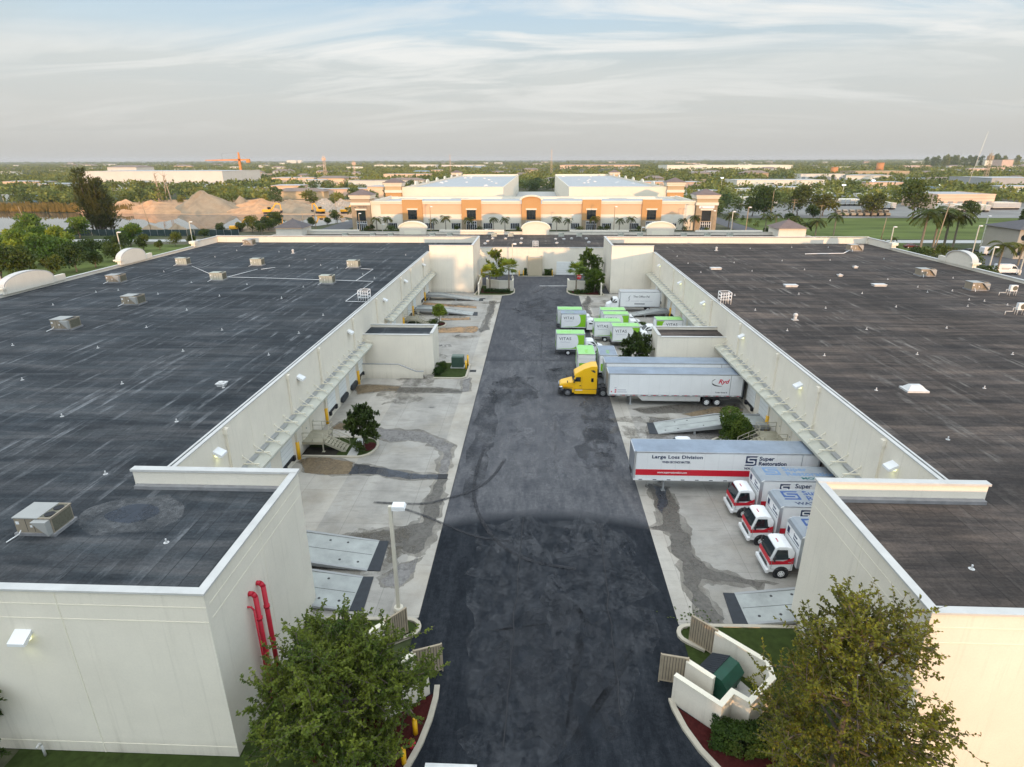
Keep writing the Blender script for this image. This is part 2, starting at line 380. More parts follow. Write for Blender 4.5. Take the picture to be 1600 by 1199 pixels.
M['sandg'] = pm('sand_grey', (.31, .235, .155), .95, .25, .25, bmp=.5, dirt=.3)
M['rubble'] = pm('rubble', (.38, .31, .24), .95, .5, .9)
M['wood'] = pm('gate_timber', (.36, .30, .215), .8, .15, 2)
M['gatew'] = pm('gate_slat_gap', (.16, .135, .10), .8, .2, 2)
M['orange'] = pm('facade_orange', (.54, .30, .12), .85, .04, .3)
M['peach'] = pm('facade_peach', (.69, .47, .30), .85, .04, .3)
M['fcream'] = pm('facade_cream', (.76, .70, .58), .85, .04, .3)
M['stone'] = pm('facade_stone', (.34, .26, .17), .85, .2, 1.0)
M['shingle'] = pm('roof_shingle', (.155, .115, .105), .8, .15, .8)
M['shingleg'] = pm('roof_shingle_grey', (.085, .08, .085), .8, .15, .8)
M['wroof'] = pm('white_membrane', (.40, .415, .42), .6, .06, .1)
M['offw'] = pm('off_white_wall', (.76, .72, .66), .85, .06, .1, objvar=.12)
M['pinkw'] = pm('pink_wall', (.72, .52, .42), .85, .06, .1, objvar=.15)
M['tanw'] = pm('tan_wall', (.50, .38, .26), .85, .06, .1, objvar=.15)
M['greyroof'] = pm('grey_roof', (.40, .40, .40), .8, .1, .1)
M['brownroof'] = pm('brown_roof', (.22, .17, .14), .8, .1, .1)
M['blueroof'] = pm('blue_roof', (.25, .36, .46), .6, .1, .1)
M['tank'] = pm('orange_tank', (.55, .24, .09), .8, .08, .2)
M['pole'] = pm('pale_pole', (.62, .58, .48), .6, .08, 1)
M['wpole'] = pm('timber_pole', (.36, .26, .16), .9, .15, 1)
M['lampon'] = mat_glow('lit_lamp_lens', (.95, 1, .62), 1.3)
M['lampoff'] = pm('lamp_lens', (.6, .6, .55), .3, .05, 1)
M['lampw'] = mat_glow('lit_yard_lamp', (.85, .93, 1), 7.0)
M['crane'] = pm('crane_orange', (.72, .25, .05), .6, .05, .5)
M['digger'] = pm('digger_yellow', (.80, .42, .02), .5, .08, 1)
M['stop'] = pm('stop_red', (.62, .03, .04), .5, .05, 1)
M['signw'] = pm('sign_white', (.8, .8, .8), .5, .05, 1)
M['carw'] = pm('car_white', (.75, .76, .77), .3, .03, 1, coat=.3)
M['card'] = pm('car_dark', (.03, .035, .045), .3, .05, 1, coat=.3)
M['carr'] = pm('car_maroon', (.14, .02, .02), .3, .05, 1, coat=.3)
M['carb'] = pm('car_teal', (.03, .09, .10), .3, .05, 1, coat=.3)
def mat_stain(name, col, lo=.35, hi=.9, rough=.6, scale=.55, cut=.36):
    m, nt, b = nm(name); p = wpos(nt); f = noi(nt, p, scale, 6, .68, (1, .7, 1), .4); g = noi(nt, p, 3.5, 5, .7)
    lk(nt, ramp(nt, g, [(.3, sc(col, .7)), (.7, sc(col, 1.3))]).outputs['Color'], b.inputs['Base Color']); b.inputs['Roughness'].default_value = rough
    al = ramp(nt, mth(nt, 'ADD', mth(nt, 'MULTIPLY', f, .75), mth(nt, 'MULTIPLY', g, .25)), [(cut, (lo,) * 3), (cut + .2, (hi,) * 3)]).outputs['Color']
    lk(nt, al, b.inputs['Alpha']); return m
M['stain'] = mat_stain('wet_stain', (.115, .105, .09), .45, .92, .5)
M['stainb'] = mat_stain('brown_stain', (.19, .14, .082), .45, .92, .7)
M['staind'] = mat_stain('dark_wet_stain', (.045, .05, .062), .4, .95, .35)
M['stainr'] = mat_stain('rust_stain', (.42, .26, .13), .15, .85, .8)
M['staing'] = mat_stain('grey_stain', (.21, .20, .19), .35, .9, .6)
M['soak'] = mat_stain('soaked_edge', (.17, .155, .13), .12, .55, .7, .7, .36)
M['faint'] = mat_stain('faint_dirt', (.13, .115, .09), .0, .6, .8, .8, .42)
M['oil'] = mat_stain('oil_spots', (.03, .03, .035), .0, .75, .5, 1.4, .46)
M['tyremark'] = mat_stain('tyre_mark', (.028, .029, .034), .1, .72, .8, 1.2, .36)
M['yardc'] = pm('yard_concrete', (.21, .205, .19), .85, .25, .05)
M['patch'] = mat_stain('asphalt_worn', (.20, .20, .21), .0, .42, .85, .5, .44)
M['patchn'] = mat_stain('asphalt_dusty', (.10, .105, .115), .0, .34, .85, .9, .42)
M['patchd'] = mat_stain('asphalt_dark', (.022, .025, .031), .0, .7, .7, .5, .44)
M['line'] = pm('road_line_paint', (.72, .72, .70), .7, .15, 1.5)
mw, nt, b = nm('lake_water'); b.inputs['Base Color'].default_value = (.03, .04, .04, 1); b.inputs['Roughness'].default_value = .04; b.inputs['IOR'].default_value = 1.45
b.inputs['Specular IOR Level'].default_value = 1.0; b.inputs['Roughness'].default_value = .015; b.inputs['Base Color'].default_value = (.06, .075, .08, 1)
M['water'] = mw
# ------------------------------------------------------------------ the ground and the yard
def sheet(name, pts, z, mat, **k):
    mb = MB(); mb.add([(x, y, z) for x, y in pts], [tuple(range(len(pts)))])
    return struct(name, mb, mat)
def rect(x0, y0, x1, y1): return [(x0, y0), (x1, y0), (x1, y1), (x0, y1)]
mb = MB(); mb.box(-20000, -600, -6, 20000, 26000, -.06); struct('ground', mb, M['ground'])
sheet('lawn', rect(-26, 4, -5.5, 24), -.03, M['grass']); sheet('lawn', rect(7.5, 4, 30, 32), -.03, M['grass'])
sheet('asphalt_drive', [(-7.4, -20), (9.4, -20), (9.4, 156.2), (-7.5, 156.2)], .004, M['asphalt'])
sheet('asphalt_drive', rect(-7.5, 18, -4.6, 33), .0, M['asphalt']); 
sheet('asphalt_passage', rect(-80, 132.6, -7.5, 156.2), -.004, M['asphalt']); sheet('asphalt_passage', rect(9.4, 132.6, 80, 156.2), -.004, M['asphalt'])
sheet('apron_pale', rect(-23.6, 30, -17.6, 132.6), .0, M['concA']); sheet('apron_grey', rect(-17.6, 30.6, -7.4, 132.6), .0, M['concB'])
sheet('apron_grey', rect(9.4, 30.8, 25.4, 132.6), .0, M['concB'])
# a pale margin strip along the drive, both sides
sheet('apron_margin', rect(-9.4, 31, -7.4, 132.6), .004, M['concA']); sheet('apron_margin', rect(9.4, 31, 11.2, 132.6), .004, M['concA'])
RS = random.Random(5)
def jag(pts, amp, sub=5, seed=0):
    out = []; n = len(pts)
    for i in range(n):
        a = Vector(pts[i]); b_ = Vector(pts[(i + 1) % n])
        for k in range(sub):
            p = a.lerp(b_, k / sub); q = Vector((p.x * .9, p.y * .9, seed * 9.7))
            out.append((p.x + amp * (mnoise.noise(q) + .5 * mnoise.noise(q * 3)), p.y + amp * (mnoise.noise(q + Vector((31, 7, 0))) + .5 * mnoise.noise(q * 3 + Vector((5, 5, 5))))))
    return out
_nst = [0]
def stain(name, px, mat, amp=.45):
    _nst[0] += 1
    P0 = [Vector(G(*p)) for p in px]; n_ = len(P0); ar = sum(P0[i].x * P0[(i + 1) % n_].y - P0[(i + 1) % n_].x * P0[i].y for i in range(n_)); sg = 1 if ar > 0 else -1; Q0 = []
    for i in range(n_):
        e = (P0[(i + 1) % n_] - P0[i - 1]).normalized(); Q0.append(P0[i] + Vector((e.y, -e.x)) * (sg * .32))
    sheet('damp_edge', jag([(q.x, q.y) for q in Q0], amp * 1.3, 6, _nst[0] + .4), .006 + .0001 * _nst[0], M['soak'])
    sheet(name, jag([(q.x, q.y) for q in P0], amp, 6, _nst[0]), .009 + .0006 * _nst[0], mat)
stain('brown_stain', [(466, 722), (492, 711), (520, 716), (553, 723), (546, 742), (515, 743), (480, 738)], M['stainb'], .3)
stain('wet_stain', [(553, 725), (572, 727), (600, 733), (640, 739), (686, 743), (686, 749), (640, 748), (612, 746), (590, 741), (545, 741)], M['staind'], .25)
stain('wet_stain', [(585, 669), (605, 671), (660, 675), (690, 687), (709, 696), (703, 718), (696, 742), (687, 742), (690, 722), (693, 706), (668, 692), (640, 688), (612, 690), (590, 683)], M['staing'], .4)
stain('wet_stain', [(683, 749), (698, 749), (692, 772), (684, 800), (680, 822), (671, 838), (664, 855), (650, 866), (630, 858), (598, 850), (560, 842), (500, 841), (545, 838), (600, 829), (640, 823), (660, 815), (662, 795), (672, 772)], M['stain'], .4)
stain('wet_stain', [(596, 905), (618, 888), (640, 880), (655, 871), (650, 884), (640, 905), (622, 918), (600, 916)], M['staing'], .3)
stain('brown_stain', [(555, 604), (575, 601), (625, 604), (622, 611), (590, 612), (560, 616)], M['stainb'], .25)
stain('wet_stain', [(622, 606), (680, 606), (722, 611), (721, 614), (690, 614), (620, 613)], M['stain'], .2)
stain('wet_stain', [(724, 595), (735, 590), (733, 612), (722, 614)], M['staing'], .2)
stain('brown_stain', [(518, 670), (530, 661), (550, 662), (552, 671), (535, 672)], M['stainb'], .2)
stain('rust_stain', [(686, 513), (745, 510), (748, 515), (740, 520), (686, 520)], M['stainr'], .3)
stain('rust_stain', [(690, 498), (735, 496), (735, 500), (690, 501)], M['stainr'], .3)
stain('rust_stain', [(662, 473), (745, 479), (745, 482), (662, 476)], M['stainr'], .3)
stain('wet_stain', [(768, 470), (773, 470), (770, 490), (764, 500), (762, 515), (750, 520), (756, 505), (763, 488)], M['stain'], .35)
stain('wet_stain', [(1012, 757), (1042, 762), (1054, 782), (1062, 810), (1072, 832), (1080, 862), (1098, 878), (1122, 895), (1165, 905), (1205, 912), (1180, 918), (1130, 910), (1098, 905), (1091, 912), (1100, 930), (1125, 965), (1122, 976), (1095, 968), (1085, 940), (1074, 918), (1070, 900), (1062, 880), (1050, 862), (1050, 838), (1038, 829), (1018, 826), (1034, 817), (1030, 800), (1022, 782)], M['stain'], .4)
stain('oil_stain', [(1022, 758), (1038, 764), (1043, 790), (1034, 802), (1026, 785)], M['staind'], .3)
stain('wet_stain', [(990, 640), (1060, 633), (1150, 632), (1160, 640), (1090, 644), (1010, 646)], M['stain'], .25)
stain('brown_stain', [(1065, 648), (1120, 636), (1160, 640), (1150, 650), (1090, 652)], M['stainb'], .25)
stain('wet_stain', [(918, 462), (924, 470), (917, 480), (924, 492), (916, 492), (910, 476), (916, 470)], M['stain'], .3)
stain('wet_stain', [(1015, 652), (1130, 672), (1120, 690), (1010, 684)], M['staing'], .3)
# faint traffic dirt on the aprons, oil spots in the truck bays, worn and dark areas of the drive
rs_ = random.Random(12)
def blot(name, x, y, rx, ry, mat, k):
    pts = [(x + rx * math.cos(t * PI / 9), y + ry * math.sin(t * PI / 9)) for t in range(18)]
    sheet(name, jag(pts, .5 * min(rx, ry), 3, k), .026 + .0005 * k, mat)
for k in range(22):
    L = k % 2; blot('traffic_dirt', rs_.uniform(-17, -9.5) if L else rs_.uniform(11, 23), rs_.uniform(34, 128), rs_.uniform(2, 5.5), rs_.uniform(.7, 2.4), M['faint'], k)
for k in range(12):
    L = k % 2; blot('oil_stain', rs_.uniform(-20, -10) if L else rs_.uniform(12, 23), rs_.uniform(36, 125), rs_.uniform(.5, 1.3), rs_.uniform(.3, .8), M['oil'], 24 + k)
for k, (x, y, rx, ry, mt) in enumerate(((1.5, 62, 4.5, 14, 'patch'), (-2.5, 55, 2.8, 8, 'patch'), (4, 57, 3, 9, 'patch'), (1, 96, 5, 13, 'patch'), (-1, 30, 3.6, 11, 'patchn'), (4.5, 34, 3.2, 10, 'patchn'), (1.5, 40, 6, 3, 'patchn'), (7.2, 64, 1.6, 10, 'patchd'), (-5.6, 60, 1.2, 16, 'patchd'), (6.5, 56, 2.2, 5, 'patchd'), (2, 118, 6, 10, 'patchd'), (4.5, 78, 3.5, 3, 'patchd'), (-3, 72, 3, 6, 'patchd'), (1.2, 27, 4, 6, 'patchd'), (2, 136, 4, 5, 'patch'))):
    blot('worn_asphalt', x, y, rx, ry, M[mt], 40 + k)
mb = MB()
for (a, b_) in (((-1.4, 22), (-.9, 43)), ((4.8, 24), (5.4, 42)), ((.9, 86), (1.4, 130)), ((-7.2, 84.7), (9.3, 85.1))):
    P_ = [Vector(a).lerp(Vector(b_), t / 24) + Vector((.16 * mnoise.noise(Vector((t * .5, a[0], 1))), .1 * mnoise.noise(Vector((t * .4, a[1], 2))))) for t in range(25)]
    for u, v in zip(P_[:-1], P_[1:]):
        n_ = Vector((-(v - u).y, (v - u).x)).normalized() * .035; mb.quad((u.x + n_.x, u.y + n_.y, .062), (u.x - n_.x, u.y - n_.y, .062), (v.x - n_.x, v.y - n_.y, .062), (v.x + n_.x, v.y + n_.y, .062))
struct('asphalt_crack', mb, M['black'])
def strip(name, px, w, z, mat, g=True):
    P = [Vector(G(*p)) if g else Vector(p) for p in px]
    # smooth the polyline
    for _ in range(2):
        Q = [P[0]]
        for a, b_ in zip(P[:-1], P[1:]): Q += [a.lerp(b_, .25), a.lerp(b_, .75)]
        P = Q + [P[-1]]
    mb = MB(); L = []
    for i, p in enumerate(P):
        d = (P[min(i + 1, len(P) - 1)] - P[max(i - 1, 0)]).normalized(); n = Vector((-d.y, d.x))
        L.append((p + n * w / 2, p - n * w / 2))
    for (a, b_), (c, d) in zip(L[:-1], L[1:]):
        mb.quad((a.x, a.y, z), (b_.x, b_.y, z), (d.x, d.y, z), (c.x, c.y, z))
    return struct(name, mb, mat)
strip('tyre_mark', [(757, 702), (748, 725), (741, 755), (740, 780), (750, 812), (778, 852), (830, 880), (900, 890)], .3, .072, M['tyremark'])
strip('tyre_mark', [(584, 786), (625, 788), (665, 789), (700, 780), (737, 769), (768, 750), (790, 717)], .3, .076, M['tyremark'])
strip('tyre_mark', [(622, 793), (655, 804), (690, 818), (740, 840), (800, 848)], .25, .08, M['tyremark'])
strip('stop_line', [(843, 447), (886, 447)], .35, .012, M['line'])
strip('parking_line', [(664, 1196), (745, 1199)], .25, .012, M['line'])
mb = MB(); mb.box(-.45, -.45, 0, .45, .45, .02, 0)
for k in range(7): mb.box(-.38 + k * .11, -.4, .02, -.32 + k * .11, .4, .03, 1)
for px in ((692, 745), (739, 580), (755, 467)):
    x, y = G(*px); struct('drain_grate', mb, [M['black'], M['dark']], (x, y, .012))

def curb(name, pts, w=.28, h=.15, mat='curb'):
    """raised kerb along a polyline"""
    mb = MB(); P = [Vector(p) for p in pts]; L = []
    for i, p in enumerate(P):
        d = (P[min(i + 1, len(P) - 1)] - P[max(i - 1, 0)]).normalized(); n = Vector((-d.y, d.x)) * (w / 2); L.append((p + n, p - n))
    for (a, b_), (c, d) in zip(L[:-1], L[1:]):
        mb.quad((a.x, a.y, h), (b_.x, b_.y, h), (d.x, d.y, h), (c.x, c.y, h)); mb.quad((a.x, a.y, 0), (a.x, a.y, h), (c.x, c.y, h), (c.x, c.y, 0))
        mb.quad((b_.x, b_.y, h), (b_.x, b_.y, 0), (d.x, d.y, 0), (d.x, d.y, h))
    for a, b_ in (L[0], L[-1]): mb.quad((a.x, a.y, 0), (b_.x, b_.y, 0), (b_.x, b_.y, h), (a.x, a.y, h))
    return struct(name, mb, M[mat])
def arc(cx, cy, r, a0, a1, n=8, ry=None):
    ry = ry or r
    return [(cx + r * math.cos(rad(a0 + (a1 - a0) * i / n)), cy + ry * math.sin(rad(a0 + (a1 - a0) * i / n))) for i in range(n + 1)]
def wall_run(name, pts, h, label, cat='wall', th=.24, mat='wall', z0=0, hs=None):
    mb = MB()
    for i, (a, b_) in enumerate(zip(pts[:-1], pts[1:])):
        A = Vector(a); B = Vector(b_); d = (B - A).normalized(); n = Vector((-d.y, d.x)) * (th / 2); e = d * (th / 2)
        A2 = A - e * (.98 if i else 1); B2 = B + e
        q = [A2 - n, B2 - n, B2 + n, A2 + n]; k = .002 * i
        mb.prism([(p.x, p.y) for p in q], z0, h + k, m=0)
        n2 = n * 1.25; q = [A2 - n2, B2 - n2, B2 + n2, A2 + n2]
        mb.prism([(p.x, p.y) for p in q], h + k, h + .09 + k, m=1)
    o = mb.build(name, [M[mat], M['wallline']]); return tag(o, label, cat)

# ------------------------------------------------------------------ the two long warehouses
XL, XR = -23.6, 25.4
def vent_mb(kind):
    mb = MB()
    if kind == 'pipe':
        mb.cyl((0, 0, 0), (0, 0, .02), .26, n=10); mb.cyl((0, 0, .02), (0, 0, .12), .14, .09, n=8); mb.cyl((0, 0, .12), (0, 0, .42), .075, n=8)
    elif kind == 'turbine':
        mb.box(-.5, -.5, 0, .5, .5, .06); mb.cyl((0, 0, .06), (0, 0, .75), .3, n=12); mb.cyl((0, 0, .75), (0, 0, .82), .42, n=12); mb.cyl((0, 0, .82), (0, 0, 1.1), .4, .34, n=12); mb.cyl((0, 0, 1.1), (0, 0, 1.2), .34, .12, n=12)
    elif kind == 'cap':
        mb.box(-.42, -.42, 0, .42, .42, .3); mb.box(-.55, -.55, .3, .55, .55, .42); mb.cyl((0, 0, .42), (0, 0, .6), .4, .15, n=10)
    elif kind == 'flat':
        mb.box(-1.1, -.6, 0, 1.1, .6, .3, 0); mb.box(-1.2, -.7, .3, 1.2, .7, .38, 0)
    elif kind == 'skylight':
        mb.box(-1.5, -1.1, 0, 1.5, 1.1, .25, 0)
        mb.add([(-1.3, -.9, .25), (1.3, -.9, .25), (1.3, .9, .25), (-1.3, .9, .25), (-.75, -.35, .85), (.75, -.35, .85), (.75, .35, .85), (-.75, .35, .85)],
               [(4, 5, 6, 7), (0, 1, 5, 4), (1, 2, 6, 5), (2, 3, 7, 6), (3, 0, 4, 7)], 0)
    return mb
M['ventw'] = pm('vent_metal', (.58, .58, .57), .5, .15, 2)
VM = {k: vent_mb(k).mesh('vent_' + k, [M['ventw']]) for k in ('pipe', 'turbine', 'cap', 'flat', 'skylight')}
def lamp_mesh():
    mb = MB(); mb.prism([(0, 0), (.62, -.34), (.62, -.5), (.45, -.52), (0, -.22)], -.42, .42, 'y', 0); mb.box(.06, -.34, -.5, .5, .34, -.36, 1); return mb
LM_ON = lamp_mesh().mesh('wall_lamp', [M['white'], M['lampon']]); LM_OFF = lamp_mesh().mesh('wall_lamp', [M['white'], M['lampoff']])
def door_mb(w, z0, z1):
    mb = MB(); mb.box(0, -w / 2, z0, .05, w / 2, z1, 0); k = z0 + .5
    while k < z1 - .1: mb.box(.05, -w / 2, k, .056, w / 2, k + .03, 1); k += .5
    return mb
def bumper_mb():
    mb = MB(); mb.box(0, -1.1, .72, .16, 1.1, .96); mb.box(0, -1.25, .5, .26, -.85, .98); mb.box(0, .85, .5, .26, 1.25, .98); return mb
BUMP = bumper_mb().mesh('dock_bumper', [M['black']])
def leveler_mb():
    mb = MB(); mb.prism([(-1.3, .62), (-1.0, .3), (1.0, .3), (1.3, .62), (1.0, .98), (-1.0, .98)], .02, .3, 'x'); return mb
LEV = leveler_mb().mesh('dock_bumper', [M['blackplate']])
DOOR = door_mb(2.7, 1.0, 3.85).mesh('dock_door', [M['door'], M['doorline']])
CANT = {}
def canopy(parent, xw, s, y0, y1):
    mb = MB()
    mb.prism([(xw + s * .001, 4.72), (xw + s * .001, 4.86), (xw + s * 1.35, 4.52), (xw + s * 1.42, 4.52), (xw + s * 1.42, 4.30), (xw + s * 1.35, 4.36)], y0, y1, 'y', 0)
    n = int((y1 - y0) / 2.05); st = (y1 - y0) / n
    for i in range(n + 1):
        y = min(max(y0 + i * st, y0 + .06), y1 - .06)
        mb.box(xw + s * .002, y - .05, 4.87, xw + s * 1.3, y + .05, 4.95, 1)
        mb.cyl((xw, y, 5.55), (xw + s * 1.36, y, 4.56), .035, n=6, m=1)
        mb.box(xw, y - .09, 5.45, xw + s * .05, y + .09, 5.65, 1)
    for i in range(n):
        y = y0 + (i + .5) * st
        mb.box(xw + s * .05, y - .5 * st + .2, 4.862, xw + s * .5, y + .5 * st - .2, 4.87, 2)
    return mb.build('dock_canopy', [M['canopy'], M['wallline'], M['grey']], parent)
def cage(parent, x, y):
    mb = MB()
    for dx in (-.7, .7):
        for dy in (-.7, .7): mb.cyl((x + dx, y + dy, 9.1), (x + dx, y + dy, 10.75), .05, n=6)
    for z in (9.75, 10.25, 10.72):
        for a, b_ in (((-.7, -.7), (.7, -.7)), ((.7, -.7), (.7, .7)), ((.7, .7), (-.7, .7)), ((-.7, .7), (-.7, -.7))):
            mb.cyl((x + a[0], y + a[1], z), (x + b_[0], y + b_[1], z), .045, n=6)
    for dx in (-.35, 0, .35): mb.cyl((x + dx, y - .7, 9.2), (x + dx, y - .7, 10.72), .035, n=6)
    return mb.build('roof_ladder_cage', [M['white']], parent)

def warehouse(s, lab, roofmat):
    """s = -1: the one on the left of the drive, s = +1: on the right"""
    L = s < 0
    X = XL if L else XR           # dock wall
    XB = -14.6 if L else 16.9     # inner face of the near corner block
    XF = -14.0 if L else 16.4     # inner face of the far corner block
    XO = -80.0 if L else 79.5     # outer wall
    W = thing('warehouse', lab, 'warehouse', (X, 85, 0))
    off = Vector((-X, -85, 0))
    def bld(name, mb, mats, parent=W, **k):
        o = mb.build(name, mats, parent, **k)
        if parent is W: o.location = off
        return o
    mb = MB(); t = .3; i = -s      # i: inward to the drive
    def bx(x0, y0, z0, x1, y1, z1, m=0): mb.box(x0, y0, z0, x1, y1, z1, m)
    bx(X, 32.2, 0, X - i * t, 133, 9.12)                              # dock wall
    bx(XO, 21.0, 0, XB, 21.3, 10.0)                                   # front
    bx(XB, 21.3, 0, XB - i * t, 32.2, 10.0)                           # near block side
    bx(XB - i * t, 31.9, 0, X, 32.2, 10.0)                            # near block back
    bx(X, 31.9, 8.7, X - i * 1.3, 32.2, 10.0)                         # its return above the roof
    bx(XF, 133, 0, X, 133.3, 10.42); bx(XF, 133.3, 0, XF - i * t, 149.7, 10.42)
    bx(XF, 149.7, 0, XO, 150, 10.3); bx(XO, 21.3, 0, XO + i * t, 140, 9.35)
    bx(XO, 140, 0, XO + i * t, 149.7, 10.3)
    # raised corner with its moulded end
    bx(XO - i * .35, 138.6, 9.3, XO + i * .6, 139.9, 10.3)
    bx(XO - i * .6, 138.3, 9.95, XO + i * .75, 139.8, 10.5)
    # reveal lines and joints, their highlight put in as lighter strips
    for z in (9.22, 8.4, .62): bx(XO, 20.985, z, XB, 21.0, z + .05, 1)
    for z in (9.2, 8.4): bx(XB, 21.3, z, XB + i * .012, 32.0, z + .05, 1)
    for x in ((-21.5, -30, -38) if L else (23.5, 32, 40)): bx(x, 20.98, 0, x + .05, 21.0, 9.9, 1)
    bx(XB, 26.6, 0, XB + i * .01, 26.64, 9.9, 1)
    y = 36.0
    while y < 133:
        bx(X, y, .1, X + i * .012, y + .05, 9.0, 1); y += 8.55
    for x in (X + i * 3.2, X + i * 6.4): bx(x, 132.985, .1, x + .05, 133, 10.3, 1)
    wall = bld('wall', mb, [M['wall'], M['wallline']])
    # parapet caps: front, sides, far, plus the dark gutter edge along the docks
    mb = MB()
    bx(XO, 20.9, 10.0, XB + i * .1, 21.34, 10.1); bx(XB + i * .1, 21.34, 10.0, XB - i * .34, 31.8, 10.1); bx(XB + i * .1, 31.8, 10.0, X - i * 1.38, 32.3, 10.14)
    bx(XF + i * .08, 132.9, 10.42, X - i * .1, 133.4, 10.52); bx(XF + i * .08, 133.4, 10.42, XF - i * .4, 149.6, 10.52)
    bx(XF + i * .08, 149.6, 10.42, XO, 150.1, 10.54); bx(XO - i * .1, 21.42, 9.35, XO + i * .42, 138.2, 9.47); bx(XO - i * .1, 139.95, 10.3, XO + i * .42, 149.6, 10.42)
    bx(X + i * .06, 32.3, 9.12, X - i * .22, 133, 9.2)
    bx(X - i * .22, 32.3, 9.12, X - i * .34, 133, 9.15, 1)
    bx(X - i * .34, 32.3, 9.12, X - i * .5, 133, 9.21)
    bld('parapet_cap', mb, [M['cap'], M['dark']])
    # roof with its vents
    mb = MB()
    P = [(XO + i * .3, 21.3), (XB - i * .3, 21.3), (XB - i * .3, 31.9), (X - i * .3, 31.9), (X - i * .3, 133.3), (XF - i * .3, 133.3), (XF - i * .3, 149.7), (XO + i * .3, 149.7)]
    mb.prism(P, 8.5, 8.9)
    roof = bld('roof', mb, [roofmat])
    mb = MB()       # pale flashing at the foot of the raised back wall
    mb.box(XB - i * .32, 31.55, 8.9, X - i * 1.2, 31.9, 9.12); mb.box(X - i * .34, 32.3, 8.9, X - i * .6, 133, 9.0)
    f = mb.build('flashing', [M['flash']], roof)
    # arched parapets on the outer wall
    for (yc, w) in ((90.5, 13), (116.3, 10)):
        mb = MB(); h = w * .36; prof = [(yc - h, 9.3), (yc - h, 10.3)] + [(yc + h * math.cos(a), 10.3 + 1.5 * math.sin(a)) for a in [PI - PI * k / 14 for k in range(1, 14)]] + [(yc + h, 10.3), (yc + h, 9.3)]
        mb.prism(prof, XO - .1, XO + i * .55 + .1, 'x', 0)
        mb.box(XO, yc + h, 9.3, XO + i * .5, yc + w / 2 + 1, 10.25, 0); mb.box(XO - i * .1, yc - h - .5, 9.3, XO + i * .6, yc - h, 10.1, 0)
        mb.box(XO - i * .7, yc - h - .75, 10.1, XO + i * .8, yc - h, 10.32, 0); mb.box(XO - i * .45, yc - h - .6, 9.9, XO + i * .7, yc - h, 10.1, 0)
        e = [(yc + (h + .25) * math.cos(a), 10.35 + 1.62 * math.sin(a)) for a in [PI - PI * k / 14 for k in range(15)]]
        n_ = [(yc + h * math.cos(a), 10.3 + 1.5 * math.sin(a)) for a in [PI * k / 14 for k in range(15)]]
        for k in range(14): mb.prism([e[k], e[k + 1], n_[13 - k], n_[14 - k]], XO - i * .5, XO + i * .62, 'x', 1)
        bld('arched_parapet', mb, [M['wall'], M['cap']])
    # annex that divides the dock, with its own flat roof
    XA = -14.0 if L else 16.4
    mb = MB(); bx(X, 78, 0, XA, 78.3, 5.72); bx(XA, 78.3, 0, XA - i * .3, 82.3, 5.95); bx(XA, 82.3, 0, X, 82.6, 5.95); bx(XA + i * .02, 77.98, 5.5, XA - i * .3, 78.3, 5.95)
    an = bld('annex', mb, [M['wall']])
    mb = MB(); mb.box(X, 78.3, 5.3, XA - i * .3, 82.3, 5.6); mb.build('annex_roof', [roofmat], an)
    mb = MB(); mb.box(X, 77.93, 5.72, XA - i * .35, 78.36, 5.78); mb.box(XA + i * .06, 77.9, 5.95, XA - i * .36, 82.24, 6.03); mb.box(XA + i * .06, 82.24, 5.95, X, 82.66, 6.04); mb.build('annex_cap', [M['cap']], an)
    if L:
        mb = MB(); mb.prism([(-23.6, 0), (-23.6, 2.0), (-18.6, 2.0), (-16.2, 1.0), (-15.3, 1.0), (-15.3, 0)], 76.35, 76.55, 'y', 0)
        mb.prism([(-23.6, 2.0), (-23.6, 2.08), (-18.6, 2.08), (-16.2, 1.08), (-15.2, 1.08), (-15.2, 1.0), (-16.2, 1.0), (-18.6, 2.0)], 76.3, 76.6, 'y', 1)
        mb.box(-23.6, 76.55, 0, -18.6, 78, 1.0, 2); k = 0
        for k in range(6): mb.box(-18.6 + k * .35, 76.55, 0, -18.25 + k * .35, 78, 1.0 - .16 * (k + 1), 2)
        mb.build('stair_wall', [M['wall'], M['capdark'], M['walk']], an)
    canopy(W, X, i, 36.2, 81.5 if not L else 77.6).location = off
    canopy(W, X, i, 85.5 if not L else 90, 132.6).location = off
    # dock doors, bumpers
    if L: dy = [41.2, 45.4, 50.3, 63.5, 67.7, 71.8, 75.9 - .5, 87.5, 91.8, 96, 108.5, 113.4, 121.8, 128.1]
    else: dy = [36.6, 40.8, 46.2, 50.0, 62.2, 66.4, 70.6, 74.8, 87.6, 92.4, 96.6, 100.8, 109.2, 113.4, 121.8, 126]
    for k, y in enumerate(dy):
        d = inst(DOOR, 'dock_door', W, (off.x + X + i * .0, off.y + y, 0), 0 if L else PI)
        inst(LEV if (L and k in (4, 5)) else BUMP, 'dock_bumper', d, (0, 0, 0))
    mb = MB(); mb.box(0, -.5, 1.2, .04, .5, 3.3, 0); mb.box(.04, .3, 2.1, .1, .38, 2.2, 1); md = mb.mesh('service_door', [M['fcream'], M['grey']])
    for y in ((55.0, 57.0) if L else (55.2, 57.8, 104.5)): inst(md, 'service_door', W, (off.x + X, off.y + y, 0), 0 if L else PI)
    # downspouts with yellow foot guards
    for y in ((40.5, 52.6, 61.2, 74.0, 86, 102.7, 111.4, 124.2) if L else (40.2, 50.9, 60.7, 73, 86, 103, 111.5, 124.2)):
        mb = MB(); mb.box(-.09, -.1, 1.8, .12, .1, 9.0, 0); mb.box(-.16, -.2, 8.5, .2, .2, 8.95, 0)
        o = mb.build('downspout', [M['wall']], W, (off.x + X + i * .1, off.y + y, 0))
        mb = MB(); mb.cyl((0, 0, 0), (0, 0, 1.9), .2, n=10); mb.build('foot_guard', [M['yellow']], o, (0, 0, 0))
